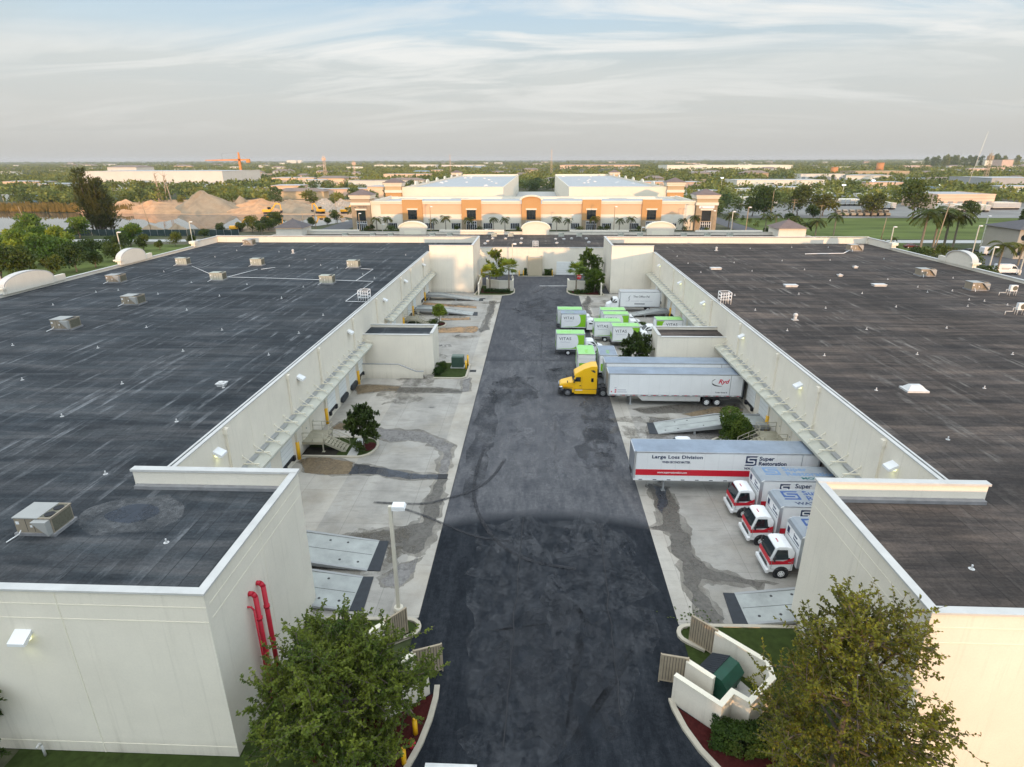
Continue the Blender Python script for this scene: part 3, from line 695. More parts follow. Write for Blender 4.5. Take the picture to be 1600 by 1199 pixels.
    ly = (38.9, 55.2, 72.1, 90.5, 106, 124) if L else (38.5, 54.6, 71.6, 89.9, 105.7, 124.4)
    for y in ly:
        inst(LM_OFF if L and y > 40 else LM_ON, 'wall_lamp', W, (off.x + X, off.y + y, 8.0), 0 if L else PI)
        if not L or y < 40:
            ld = bpy.data.lights.new('wall_lamp_light', 'SPOT'); ld.energy = 9; ld.color = (.93, 1, .55); ld.shadow_soft_size = .15; ld.spot_size = rad(115); ld.spot_blend = .8
            lo = bpy.data.objects.new('wall_lamp_light', ld); COL.objects.link(lo); lo.location = (X + i * .45, y, 7.42); lo.rotation_euler = (0, rad(-22) * (1 if L else -1) * -1, 0)
    if L:
        inst(LM_ON, 'wall_lamp', W, (off.x - 23.5, off.y + 21.0, 7.75), -PI / 2, .95)
        ld = bpy.data.lights.new('wall_lamp_light', 'SPOT'); ld.energy = 9; ld.color = (.93, 1, .5); ld.shadow_soft_size = .15; ld.spot_size = rad(110); ld.spot_blend = .8
        lo = bpy.data.objects.new('wall_lamp_light', ld); COL.objects.link(lo); lo.location = (-23.5, 20.55, 7.1)
        # red fire risers on the corner block
        for (y, z0, z1, r) in ((25.4, 0, 7.1, .13), (24.5, 0, 7.15, .13), (24.15, 1.0, 6.6, .05)):
            mb = MB(); x = XB + .32
            mb.cyl((x, y, z0), (x, y, z1 - .2), r, n=10); mb.cyl((x, y, z1 - .22), (x - .12, y, z1 - .03), r, n=10); mb.cyl((x - .1, y, z1 - .03), (XB, y, z1 - .03), r, n=10)
            if r > .1:
                for z in (.9, 3.2, 5.5): mb.cyl((x, y, z), (x, y, z + .14), r * 1.28, n=10)
                mb.cyl((x, y, 0), (x, y, .3), .2, n=10)
            bld('fire_pipe', mb, [M['pipe']])
        mb = MB(); mb.tube([(0, 0, 0), (0, 0, .75), (.0, -.1, .9), (0, -.3, .85)], .06); bld('wall_pipe', mb, [M['cap']]).location = (off.x - 24.4, off.y + 20.7, 0)
    cage(W, X - i * .9, 83.5).location = off
    return W, roof
WL, RL = warehouse(-1, 'long warehouse left of the drive, wide dark roof dotted with tan and sage units', M['roofL'])
WR, RR = warehouse(1, 'long warehouse right of the drive with trucks parked along its docks', M['roofR'])
VL = '83,477 150,457 185,454 247,460 343,463 292,485 229,512 347,516 20,540 153,544 286,549 35,594 191,600 349,606 97,651 276,659 165,741 260,848 440,467 474,449 505,493 467,521 420,555 458,395 436,394 477,406 501,415 527,419 452,416 634,399 585,435 440,466 256,425 299,442 336,402 370,392 386,445 567,429'
VR = '1248,460 1347,459 1290,482 1400,480 1230,517 1354,515 1479,513 1288,556 1433,554 1582,554 1369,610 1538,607 1481,687 1434,449 1449,457 1488,455 1538,471 1574,477 1514,469 1512,479 1222,408 1257,422 1297,407 1237,387 1294,387 1381,405 1297,439 1387,437 1489,435 1058,401 1075,412 1095,426 1147,411 1175,424 1172,389 1148,462 1180,485 1518,889'
def vents(roof, X, s, kind):
    for p in s.split():
        px, py = map(float, p.split(',')); x, y = G(px, py, 8.9)
        o = inst(VM[kind], 'roof_vent' if kind != 'skylight' else 'skylight', roof, (x, y, 8.9), 0, {'pipe': .56, 'skylight': .62, 'flat': .85, 'cap': .75, 'turbine': .72}[kind])
vents(RL, XL, VL, 'pipe'); vents(RR, XR, VR, 'pipe')
vents(RL, XL, '458,396', 'turbine'); vents(RL, XL, '347,603', 'cap')
vents(RR, XR, '1242,500 1119,392', 'turbine'); vents(RR, XR, '1428,610', 'skylight')
vents(RR, XR, '1235,448 1373,447 1118,421', 'flat'); vents(RR, XR, '1336,419 1312,432', 'cap')
# white conduit across the left roof
for P in ([(300, 416), (330, 429)], [(352, 434), (402, 421)], [(352, 433), (400, 434), (583, 440)], [(583, 421), (556, 439)], [(583, 440), (540, 471), (578, 472)], [(564, 420), (583, 421)], [(430, 418), (408, 421)]):
    mb = MB(); mb.tube([G(*p, 9.0) + (9.0,) for p in P], .045, 6); mb.build('roof_conduit', [M['white']], RL)
mb = MB(); mb.tube([G(1258, 397, 9.0) + (9.0,), G(1318, 396, 9.0) + (9.0,), G(1328, 391, 9.2) + (9.2,)], .09, 6); mb.build('roof_conduit', [M['white']], RR)
# stains on the roofs are seen as patches of pale sediment
mb = MB(); cx, cy = G(205, 805, 8.9)
for k, (a, b_, mm) in enumerate(((3.0, 2.0, 0), (1.5, 1.0, 1))):
    mb.add([(cx + a * (1 + .2 * mnoise.noise(Vector((math.cos(t * .26), math.sin(t * .26), k)))) * math.cos(t * PI / 12), cy + .2 * k + b_ * (1 + .25 * mnoise.noise(Vector((math.cos(t * .26) * 2, math.sin(t * .26), k + 4)))) * math.sin(t * PI / 12), 8.904 + .004 * k) for t in range(24)], [tuple(range(24))], mm)
mb.build('sediment_patch', [mat_stain('roof_sediment', (.12, .125, .13), .1, .7, .9, .7, .4), mat_stain('roof_pond_mark', (.022, .03, .045), .3, .9, .5, .7, .36)], RL)

# rooftop units
def hvac(name, mats, w=2.6, d=1.9, h=1.3, style=0):
    r = thing(name, '', 'rooftop unit')
    mb = MB(); mb.box(-w / 2 - .15, -d / 2 - .15, 0, w / 2 + .15, d / 2 + .15, .22, 0); mb.box(-w / 2, -d / 2, .22, w / 2, d / 2, .22 + h, 1)
    for k in range(3): mb.box(-w / 2 + w * (.3 + .2 * k), -d / 2 - .012, .3, -w / 2 + w * (.3 + .2 * k) + .03, -d / 2, .15 + h, 3)
    mb.box(-w / 2 + .1, -d / 2 - .015, h * .75, -w / 2 + .35, -d / 2, h * .95, 2); mb.box(-w / 2 + w * .4, -d / 2 - .015, h * .55, -w / 2 + w * .46, -d / 2, h * .7, 2)
    mb.build('casing', [M['flash'], mats[0], M['white'], M['dark']], r)
    mb = MB(); mb.box(-w / 2 - .06, -d / 2 - .06, .22 + h, w * .18, d / 2 + .06, .3 + h, 0)
    mb.build('top_panel', [mats[1]], r)
    mb = MB(); mb.box(w * .18, -d / 2, .22 + h, w / 2, d / 2, .24 + h, 0); mb.box(w / 2, -d / 2 + .1, .3, w / 2 + .02, d / 2 - .1, .1 + h, 0)
    for yy in (-.22, .22): mb.cyl((w * .34, yy * d, .24 + h), (w * .34, yy * d, .3 + h), .17 * d, n=12, m=1)
    for x0, x1, y0, y1 in ((w * .18, w / 2 + .05, -d / 2 - .05, -d / 2 + .06), (w * .18, w / 2 + .05, d / 2 - .06, d / 2 + .05), (w / 2 - .06, w / 2 + .05, -d / 2 + .06, d / 2 - .06)): mb.box(x0, y0, .22 + h, x1, y1, .3 + h, 2)
    mb.build('condenser_coil', [M['coil'], M['black'], mats[0]], r)
    if style == 1:
        mb = MB(); mb.prism([(w * .08, h * .98 + .2), (w / 2 - .05, h * .98 + .2), (w / 2 - .05, .25)], -d / 2 - .5, -d / 2 - .01, 'y', 0); mb.build('intake_hood', [mats[2] if len(mats) > 2 else mats[0]], r)
    mb = MB(); mb.tube([(-w * .35, -d / 2 - .1, .5), (-w * .35, -d / 2 - .35, .3), (-w * .5, -d / 2 - 1.1, .08)], .045, 6); mb.build('drain_pipe', [M['white']], r)
    return r
U1 = hvac('rooftop_unit', (M['hvac'], M['hvtop'], M['hvtop']), 2.9, 2.1, 1.25, 1)
U2 = hvac('rooftop_unit', (M['hvacg'], M['hvacg']), 2.6, 1.8, 1.35, 0)
def put_unit(src, used, px, py, rz, label, z=8.9, s=1, group='rooftop units'):
    x, y = G(px, py, z)
    if src.name not in used: used.add(src.name); src.location = (x, y, z); src.rotation_euler.z = rz; src['label'] = label; src['group'] = group; src.scale = (s * .83,) * 3; return src
    return dup(src, (x, y, z), rz, label, group, s * .83)
_u = set()
put_unit(U1, _u, 74, 824, 0, 'largest rooftop unit, grey and tan with two top fans, on the near left roof corner', s=.86)
put_unit(U1, _u, 105, 513, 0, 'tan rooftop unit with hinged hood on the left roof, second nearest the viewer')
put_unit(U1, _u, 210, 475, 0, 'tan rooftop unit with pale patch in front, third from the viewer on the left roof')
put_unit(U1, _u, 183, 441, .05, 'tan rooftop unit near the arched parapets of the left roof edge')
put_unit(U2, _u, 287, 414, 0, 'sage green rooftop unit on the left roof with conduit running from its right')
put_unit(U2, _u, 342, 438, 0, 'sage green rooftop unit at the bend of the white conduit, left roof')
put_unit(U2, _u, 403, 415, 0, 'sage green rooftop unit behind the long conduit, middle of the left roof')
put_unit(U2, _u, 512, 443, 0, 'sage green rooftop unit standing in front of the long conduit, left roof')
put_unit(U2, _u, 553, 418, 0, 'sage green rooftop unit nearest the dock edge of the left roof')
put_unit(U1, _u, 390, 383, 0, 'tan rooftop unit against the far parapet of the left roof')
put_unit(U1, _u, 1334, 392, 0, 'dark topped rooftop unit by the far corner of the right roof', s=1.1)
put_unit(U1, _u, 1444, 431, 0, 'brown rooftop unit left of the arched parapet, right roof')
put_unit(U1, _u, 1524, 453, 0, 'brown rooftop unit right of the arched parapet with drain pipe, right roof')
def condenser(label, px, py):
    x, y = G(px, py, 8.9); r = thing('air_conditioner', label, 'air conditioner', (x, y, 8.9), 0, 'small raised condensers')
    mb = MB(); mb.box(-.5, -.22, .7, .5, .22, 1.55, 0); mb.cyl((.12, -.22, 1.12), (.12, -.26, 1.12), .34, n=14, m=1); mb.build('casing', [M['white'], M['coil']], r)
    mb = MB()
    for xx in (-.45, .45):
        for yy in (-.2, .2): mb.cyl((xx, yy, 0), (xx, yy, .7), .04, n=6)
    mb.box(-.55, -.24, .66, .55, .24, .7); mb.tube([(-.5, 0, .9), (-.9, 0, .9), (-.9, 0, .45), (-1.8, 0, .45), (-1.8, 0, 0)], .05, 6); mb.build('stand', [M['cap']], r)
condenser('small white condenser on legs, upper of two at the right roof edge', 1580, 462)
condenser('small white condenser on legs, lower of two at the right roof edge', 1592, 492)

# ------------------------------------------------------------------ the cross building that closes the yard
MW = thing('cross_warehouse', 'low warehouse closing the far end of the drive, with arched parapets', 'warehouse', (0, 156, 0))
mb = MB(); o0 = (0, -156, 0)
mb.box(-80, 156, 0, 80, 156.3, 6.9); mb.box(-80, 156.3, 0, -79.7, 188, 6.9); mb.box(79.7, 156.3, 0, 80, 188, 6.9); mb.box(-80, 188, 0, 80, 188.3, 7.35)
for a, b_ in ((-72, -55), (-30, -10), (10, 28), (48, 68)): mb.box(a, 187.9, 7.35, b_, 188.4, 7.9)
for x in (-8.9, 7.4): mb.box(x, 155.985, 0, x + .06, 156, 6.8, 1)
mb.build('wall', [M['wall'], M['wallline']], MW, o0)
mb = MB(); mb.box(-80, 155.9, 6.9, 80, 156.4, 7.0); mb.box(-80.1, 187.8, 7.35, 80.1, 187.9, 7.45); mb.build('parapet_cap', [M['cap']], MW, o0)
mb = MB(); mb.box(-79.7, 156.3, 6.2, 79.7, 187.8, 6.55); mr = mb.build('roof', [M['roofR']], MW, o0)
for x in (-38.1, -.3, 37.4):
    mb = MB(); A = [(x + 4.1 * math.cos(a), 8.4 + 1.85 * math.sin(a)) for a in [PI - PI * k / 16 for k in range(17)]]
    mb.prism([(x - 4.1, 6.4)] + A + [(x + 4.1, 6.4)], 187.2, 188.5, 'y', 0)
    E_ = [(x + 4.5 * math.cos(a), 8.4 + 2.1 * math.sin(a)) for a in [PI - PI * k / 16 for k in range(17)]]
    for k in range(16): mb.prism([E_[k], E_[k + 1], A[k + 1], A[k]], 187.0, 188.8, 'y', 1)
    mb.box(x - 2.6, 187.15, 6.5, x + 2.6, 187.2, 7.7, 2)
    mb.build('arched_parapet', [M['fcream'], M['wallline'], M['offw']], MW, o0)
for x in (-75.2, 75.0):
    mb = MB(); mb.box(x - 4, 183.5, 0, x + 4, 191.5, 8.9); t_ = mb.build('turret', [M['wall']], MW, o0)
    mb = MB(); mb.add([(x - 4.6, 182.9, 8.9), (x + 4.6, 182.9, 8.9), (x + 4.6, 192.1, 8.9), (x - 4.6, 192.1, 8.9), (x, 187.5, 11.2)], [(0, 1, 4), (1, 2, 4), (2, 3, 4), (3, 0, 4), (3, 2, 1, 0)])
    mb.cyl((x, 187.5, 11.1), (x, 187.5, 11.4), .2); mb.build('turret_roof', [M['shingleg'] if x < 0 else M['shingle']], t_)
for x0, x1 in ((-13.0, -5.6), (5.2, 12.6)):
    mb = MB(); mb.box(x0, 155.94, 0, x1, 156, 3.4, 0)
    for k in range(1, 6): mb.box(x0, 155.934, k * .56, x1, 155.94, k * .56 + .03, 1)
    mb.build('roller_door', [M['door'], M['doorline']], MW, o0)
mb = MB(); mb.box(-2.2, 154.2, 0, 1.5, 154.4, 4.6); mb.box(-2.2, 154.4, 0, -2.0, 156, 4.9); mb.box(1.3, 154.4, 0, 1.5, 156, 4.9); mb.box(-2.0, 154.4, 3.6, 1.3, 156, 3.8, 1); mb.build('trash_shaft', [pm('shaft_tan', (.50, .43, .31), .85, .05, .5), M['dark']], MW, o0)
cage(MW, -.3, 157.6).location = (0, -156, -2.4)
for x in (-14.2, 18): 
    mb = MB(); mb.cyl((x, 155.8, 0), (x, 155.8, 1.4), .17); mb.build('foot_guard', [M['yellow']], MW, o0)
for px, py in ((762, 378), (770, 374), (815, 374), (814, 381), (868, 375), (870, 381), (916, 374), (920, 380), (758, 382), (881, 375), (893, 374), (790, 374)):
    x, y = G(px, py, 6.55); inst(VM['cap'], 'roof_vent', mr, (x, y, 6.55), 0, .8)
for k, px in enumerate((540, 583, 611, 676, 703, 772, 798, 877, 905, 970, 1000, 1068, 1105, 1140)):
    x, y = G(px, 372, 6.55)
    mw_ = put_unit(U2, _u, px, 370, 0, 'small sage rooftop unit in the row along the far parapet of the cross building', 6.55, .75, 'row of small units on the cross building')

# ------------------------------------------------------------------ yard ramps
def yard_ramp(name, label, xt, xw, y0, y1, flat, z1=1.15, toe=.75, skew=.2, group='yard ramps'):
    s = 1 if xw > xt else -1; r = thing(name, label, 'yard ramp', (xt, (y0 + y1) / 2, 0), 0, group); w = (y1 - y0) / 2; L = abs(xw - xt); Lf = L - flat
    mb = MB(); top = [(s * toe, .06), (s * Lf, z1), (s * L, z1)]; bot = [(s * L, z1 - .3), (s * Lf, z1 - .3), (s * toe, .0)]
    mb.prism(top + bot, -w, w, 'y', 0)
    for yy in (-w, w - .14): mb.prism([(s * toe, .07), (s * Lf, z1 + .14), (s * (L - .05), z1 + .14), (s * (L - .05), z1 - .36), (s * Lf, z1 - .36), (s * toe, .0)], yy - .03, yy + .17, 'y', 1)
    k = 0
    sl = (z1 - .06) / (Lf - toe)
    for u in [toe + .9 + 1.35 * k for k in range(int((Lf - toe - .6) / 1.35))]:
        for v in (-.55, .55):
            if (k % 3) != 1: mb.cyl((s * u, v * w + .1 * (k % 2), .06 + (u - toe) * sl - .01), (s * u, v * w + .1 * (k % 2), .06 + (u - toe) * sl + .012), .1, n=8, m=2)
            k += 1
    for v in (0,): mb.prism([(s * (toe + .1), .075), (s * Lf, z1 + .008), (s * Lf, z1), (s * (toe + .1), .062)], v - .02, v + .02, 'y', 2)
    mb.build('ramp_deck', [M['steel'], M['alu'] if False else M['grey'], M['dark']], r)
    mb = MB(); mb.prism([(0 - s * skew, -w), (s * toe, -w + .02), (s * toe, w - .02), (s * skew * 0, w)], .012, .06); mb.build('toe_plate', [M['blackplate']], r)
    for u in (Lf * .62, L - .6):
        for v in (-w + .05, w - .25):
            mb = MB(); mb.box(s * u - .12, v, 0, s * u + .12, v + .2, max(.1, (u - toe) * sl - .25 if u < Lf else z1 - .3)); mb.build('ramp_leg', [M['grey']], r)
    return r
yard_ramp('yard_ramp', 'pale steel yard ramp left of the lamp post, farther of two', -11.3, -23.5, 35.55, 39.2, 3)
yard_ramp('yard_ramp', 'pale steel yard ramp partly hidden by the near left tree', -11.4, -23.5, 31.4, 34.9, 3)
yard_ramp('yard_ramp', 'yard ramp end with black plate in front of the dumpster enclosure, right apron', 13.1, 25.3, 31.1, 34.1, 3)
yard_ramp('yard_ramp', 'grey yard ramp ending behind the round bush, right dock', 12.7, 25.2, 59.6, 62.6, 5)
yard_ramp('yard_ramp', 'grey yard ramp beside the white delivery truck at the far right dock', 16.4, 25.2, 111.4, 113.9, 2)
yard_ramp('yard_ramp', 'weathered yard ramp along the far left block, farthest of the left ramps', -11.4, -23.4, 124.6, 127.0, 3)
yard_ramp('yard_ramp', 'weathered yard ramp behind the clipped round tree on the left apron', -11.4, -23.3, 111.8, 114.6, 3)
# ------------------------------------------------------------------ vehicles (local +x = forward, y = 0 the centre line)
def tyre_mesh(r, w):
    mb = MB(); mb.cyl((0, -w / 2, 0), (0, w / 2, 0), r, n=22); return mb.mesh('wheel', [M['black']])
def rim_mesh(r, w, mat):
    mb = MB(); y = -w / 2 - .012
    mb.cyl((0, -w / 2 + .02, 0), (0, y, 0), r * .6, n=18, m=0); mb.cyl((0, y, 0), (0, y - .03, 0), r * .25, n=10, m=0)
    for k in range(6): a = k * PI / 3; mb.cyl((r * .42 * math.cos(a), y, r * .42 * math.sin(a)), (r * .42 * math.cos(a), y - .004, r * .42 * math.sin(a)), r * .09, n=8, m=1)
    return mb.mesh('rim', [mat, M['dark']])
_wh = {}
def wheel(par, x, y, r, w=.28, rim='white'):
    k = (r, w, rim)
    if k not in _wh: _wh[k] = (tyre_mesh(r, w), rim_mesh(r, w, M[rim]))
    t = inst(_wh[k][0], 'wheel', par, (x, y, r), 0 if y < 0 else PI); inst(_wh[k][1], 'rim', t)
def strips(mb, x0, x1, z, h, n, y, m=0, seed=0):
    r = random.Random(seed); x = x0
    while x < x1:
        w = r.uniform(.1, .35) * (x1 - x0) / 4; mb.box(x, y, z, min(x + w, x1), y + .004, z + h, m); x += w + .08 * (x1 - x0) / 2
SIDE = {-1: ((PI / 2, 0, 0), 1), 1: ((PI / 2, 0, PI), -1)}
def side_text(par, body, size, mat, s, x, z, half, **k):
    """lettering on the side wall y = s*half; x is where the text starts as read"""
    return text(body, size, mat, par, (x, s * (half + .003), z), SIDE[s][0], **k)
def side_poly(par, name, poly, mat, s, half, off=.004, flip=True):
    """flat marking on a side wall, polygon in (x, z)"""
    mb = MB(); a = s * (half + .001); b_ = s * (half + off); mb.prism(poly, min(a, b_), max(a, b_), 'y'); return mb.build(name, mat, par)
def cargo_box(par, x0, x1, z0, z1, w, roof, body='white', trim='alu', rounded=False):
    mb = MB(); h = w / 2
    mb.box(x0, -h, z0, x1, h, z1 - .06, 0); mb.box(x0 - .01, -h - .02, z0 - .08, x1 + .01, h + .02, z0 + .04, 1)
    for x in (x0, x1 - .1):
        for s in (-1, 1): mb.box(x - .012, s * h, z0 + .04, x + .112, s * (h + .018), z1 - .1, 1)
    for s in (-1, 1): mb.box(x0 - .012, s * (h - .05), z1 - .1, x1 + .012, s * (h + .02), z1 + .02, 1)
    mb.box(x0 - .012, -h, z1 - .1, x0 + .06, h, z1 + .02, 1); mb.box(x1 - .06, -h, z1 - .1, x1 + .012, h, z1 + .02, 1)
    b = mb.build('cargo_box', [M[body], M[trim]], par)
    mb = MB(); mb.box(x0 + .06, -h + .05, z1 - .05, x1 - .06, h - .05, z1 + .005); mb.build('box_roof', [M[roof]], b)
    mb = MB(); mb.box(x0 - .02, -h + .12, z0 + .1, x0 - .012, h - .12, z1 - .2, 0)
    for z in (.6, 1.2, 1.8): mb.box(x0 - .026, -h + .12, z0 + z, x0 - .02, h - .12, z0 + z + .02, 1)
    mb.build('rear_door', [M['white'], M['grey']], b); return b
def mirror_pair(par, x, y, z):
    for s in (-1, 1):
        mb = MB(); mb.cyl((x, s * (y - .12), z - .1), (x, s * (y + .12), z), .02, n=6); mb.box(x - .05, s * (y + .06), z - .2, x + .03, s * (y + .22), z + .22); mb.build('mirror', [M['dark']], par)
def pane(par, name, pts, mat='glass'):
    mb = MB(); mb.add(pts, [tuple(range(len(pts)))]); return mb.build(name, M[mat], par)
def window_on(par, pts_xz, y0, y1, z0, z1, s, name='side_window'):
    """pane on a side that leans from half width y0 (at z0) to y1 (at z1)"""
    f = lambda z: y0 + (y1 - y0) * (z - z0) / (z1 - z0) + .006
    return pane(par, name, [(x, s * f(z), z) for x, z in pts_xz])

# -- small box truck with a bonneted van cab (lime and white livery)
def van_truck(label, style='green', roof='greenroof'):
    r = thing('box_truck', label, 'box truck', group='lime green and white box trucks')
    b = cargo_box(r, -2.6, 1.75, .95, 3.4, 2.35, roof)
    # livery: lime panel at the cab end sweeping to a thin tail along the bottom
    for s in (-1, 1):
        arcp = [(1.72, 3.24)] + [(.35 + .42 * math.sin(t), 2.1 + 1.1 * math.cos(t)) for t in [PI * k / 12 for k in range(0, 7)]]
        arcp += [(.77 - (1 - math.cos(t)) * 1.25 - t * .0, 2.1 - .98 * math.sin(t) ** 1.0) for t in [PI / 2 * k / 8 for k in range(1, 8)]]
        arcp += [(-1.6, 1.12), (-2.5, 1.06), (1.72, 1.06)]
        side_poly(b, 'livery_panel', arcp, M['green'], s, 1.175, .006)
        x = (-2.15 if s < 0 else .1)
        side_text(b, 'VITΛS' if False else 'VITAS', .66, M['ink'], s, x if s < 0 else .12, 2.42, 1.175, bold=.004, sx=.98, space=1.12)
        side_text(b, 'Healthcare', .30, M['paleink'], s, -2.0 if s < 0 else -.05, 2.02, 1.175, sx=1.15)
    text('VITAS', .6, M['green'], b, (-1.9, -.25, 3.407), (0, 0, 0), bold=.004)
    mb = MB(); mb.box(-2.636, -1.0, 1.15, -2.63, 1.0, 2.15); mb.build('livery_panel', M['green'], b)
    text('VITAS', .5, M['ink'], b, (-2.637, .8, 1.6), (PI / 2, 0, -PI / 2), bold=.004)
    mb = MB(); mb.box(-2.6, -.45, .55, 4.2, .45, .8); mb.box(-2.75, -1.0, .42, -2.6, 1.0, .55); mb.build('chassis', M['dark'], r)
    body = [(1.85, .5, 1.0), (1.85, 2.0, 1.0), (2.0, 2.28, .86), (2.75, 2.3, .84), (3.05, 2.22, .84), (3.75, 1.5, .97), (4.55, 1.22, .93), (4.72, .95, .9), (4.72, .5, .9)]
    mb = MB(); mb.loft(body, 0)
    cab = mb.build('cab', M['white'], r, bevel=.06)
    pane(cab, 'windscreen', [(3.74, -.86, 1.54), (3.74, .86, 1.54), (3.12, .76, 2.175), (3.12, -.76, 2.175)])
    for p in cab.children: p.location = (.02, 0, .02)
    for s in (-1, 1):
        window_on(cab, [(2.25, 1.5), (3.55, 1.52), (3.1, 2.08), (2.3, 2.1)], 1.0, .86, 1.4, 2.28, s)
        mb = MB(); mb.cyl((4.70, s * .65, .95), (4.75, s * .65, .95), .12, n=12); mb.build('headlight', M['chrome'], r)
    mb = MB(); mb.box(4.7, -.95, .42, 4.86, .95, .64); mb.build('bumper', M['chrome'], r, bevel=.03)
    mb = MB(); mb.box(4.71, -.45, .74, 4.74, .45, 1.05); mb.build('grille', M['dark'], r)
    mirror_pair(r, 3.3, 1.1, 1.65)
    for s in (-1, 1): wheel(r, 3.75, s * .86, .38); wheel(r, -.75, s * .88, .38, .4)
    return r
# -- truck with flat fronted cab (white with red band)
def super_logo(par, x, z, h, s, half, mat, flat=False):
    """rounded square emblem with an S shaped channel"""
    w = h * 1.02; mb = MB()
    def q(x0, z0, x1, z1, lv, mt):
        d = 1 if s < 0 else -1
        if flat: mb.box(x + x0 * w, z + z0 * h, .001, x + x1 * w, z + z1 * h, .004 + .002 * lv, mt)
        else: mb.box(x + d * x0 * w, s * (half + .001), z + z0 * h, x + d * x1 * w, s * (half + .004 + .002 * lv), z + z1 * h, mt)
    q(0, .06, .97, .96, 0, 0); q(.03, .96, 1.05, 1.0, 0, 0); q(-.05, 0, .94, .06, 0, 0); q(.04, .03, .93, .06, 1, 0)
    q(.3, .74, .971, .86, 1, 1); q(.14, .5, .3, .82, 2, 1); q(.2, .44, .76, .56, 3, 1); q(.7, .2, .84, .5, 4, 1); q(-.001, .14, .76, .26, 5, 1)
    return mb.build('emblem', [mat, M['white']] if not flat else [mat, M['trkroof']], par)
def cabover(label, word, L=6.6, roofink='blueink'):
    r = thing('box_truck', label, 'box truck', group='white and red flat nosed box trucks')
    x1 = -1.75; x0 = x1 - L; w = 2.45
    mb = MB(); h = w / 2
    prof = [(x0, 1.0), (x1, 1.0), (x1, 3.3), (x1 - .1, 3.55), (x1 - .3, 3.66), (x0, 3.66)]
    mb.prism(prof, -h, h, 'y', 0)
    for s in (-1, 1):
        mb.box(x1 - .26, s * h, 1.0, x1 + .01, s * (h + .02), 3.5, 1); mb.box(x0, s * h, 1.0, x1 - .26, s * (h + .015), 1.1, 1); mb.box(x0, s * (h - .04), 3.56, x1 - .3, s * (h + .02), 3.68, 1); mb.box(x0, s * h, 1.1, x0 + .1, s * (h + .02), 3.56, 1)
    b = mb.build('cargo_box', [M['white'], M['alu']], r, bevel=.03)
    mb = MB(); mb.prism([(x0 + .01, 3.664), (x1 - .3, 3.664), (x1 - .1, 3.555), (x1 + .008, 3.3), (x1 + .012, 3.3), (x1 - .09, 3.566), (x1 - .3, 3.68), (x0 + .01, 3.68)], -h + .05, h - .05, 'y'); mb.build('box_roof', M['trkroof'], b)
    for s in (-1, 1):
        d = 1 if s < 0 else -1
        side_poly(b, 'red_band', [(x0 + .12, 1.25), (x1 - .28, 1.25), (x1 - .28, 1.72), (x0 + .12, 1.72)], M['red'], s, h)
        xs = (x0 + 1.2) if s < 0 else (x1 - 1.6)
        super_logo(b, xs, 2.55, .8, s, h, M['navy'])
        side_text(b, 'Super', .56, M['navy'], s, xs + d * 1.2, 3.0, h, bold=.012)
        side_text(b, 'Restoration', .56, M['navy'], s, xs + d * 1.2, 2.5, h, bold=.012)
    # lettering on the roof reads from the near side
    a = r_ = text('Super', .85, M[roofink], b, (x1 - 2.4, -.42, 3.684), (0, 0, PI), bold=.014)
    text('Restoration', .85, M[roofink], b, (x1 - 2.4, .36, 3.684), (0, 0, PI), bold=.014)
    text(word, .5, M['teal' if word.startswith('MOLD') else 'navy'], b, (x1 - (3.4 if word.startswith('MOLD') else 1.3), .98, 3.685), (0, 0, PI), bold=.012, sx=1.25)
    lg = super_logo(b, 0, 0, 1.25, 1, 0, M[roofink], True); lg.location = (x1 - .75, .3, 3.68); lg.rotation_euler = (0, 0, PI)
    # front of the box: small emblem and lines
    fl = text('Super', .26, M['navy'], b, (x1 + .004, .05, 2.95), (PI / 2, 0, PI / 2), bold=.008)
    text('Restoration', .26, M['navy'], b, (x1 + .004, .05, 2.68), (PI / 2, 0, PI / 2), bold=.008, sx=.8)
    mb = MB(); mb.box(x1, -1.0, 2.62, x1 + .005, -.62, 3.1); mb.box(x1, -1.0, 2.48, x1 + .005, 1.05, 2.53); mb.build('front_lettering', M['navy'], b)
    mb = MB(); mb.box(x0, -.45, .62, -.2, .45, .88); mb.box(x0 + 2.6, -1.05, .5, x0 + 4, -.5, .95); mb.box(x0 - .1, -1.1, .5, x0, 1.1, .62); mb.build('chassis', M['dark'], r)
    # cab
    prof = [(-1.62, .62, 1.02), (-1.62, 2.1, 1.0), (-1.45, 2.42, .86), (-1.0, 2.5, .84), (-.5, 2.47, .84), (-.32, 2.36, .84), (.0, 1.55, .99), (.06, 1.2, 1.0), (.06, .45, 1.0), (-.35, .45, 1.01), (-.4, .62, 1.02)]
    mb = MB(); mb.loft(prof, 0); cab = mb.build('cab', M['white'], r, bevel=.05)
    ws = [(.0 + .012, -.90, 1.6), (.0 + .012, .90, 1.6), (-.29 + .012, .78, 2.33), (-.29 + .012, -.78, 2.33)]
    pane(cab, 'windscreen', ws).location = (.012, 0, .006)
    for s in (-1, 1):
        window_on(cab, [(-1.35, 1.56), (-.12, 1.5), (-.42, 2.26), (-1.3, 2.28)], 1.0, .86, 1.55, 2.42, s)
        mb = MB(); f = lambda z: 1.0 + .012
        mb.add([(-1.6, s * 1.021, 1.2), (.05, s * 1.012, 1.1), (.06, s * 1.012, 1.42), (-.9, s * 1.014, 1.42), (-1.6, s * 1.018, 1.75)], [(0, 1, 2, 3, 4)]); mb.build('red_band', M['red'], cab)
        mb = MB(); mb.cyl((.05, s * .78, .82), (.085, s * .78, .82), .13, n=12); mb.build('headlight', M['chrome'], r)
    mb = MB(); mb.add([(.072, -.99, 1.18), (.072, .99, 1.18), (.026, .975, 1.55), (.026, -.975, 1.55)], [(0, 1, 2, 3)]); mb.box(.066, -.6, .98, .08, .6, 1.1, 1); mb.build('red_band', [M['red'], M['grey']], cab)
    mb = MB()
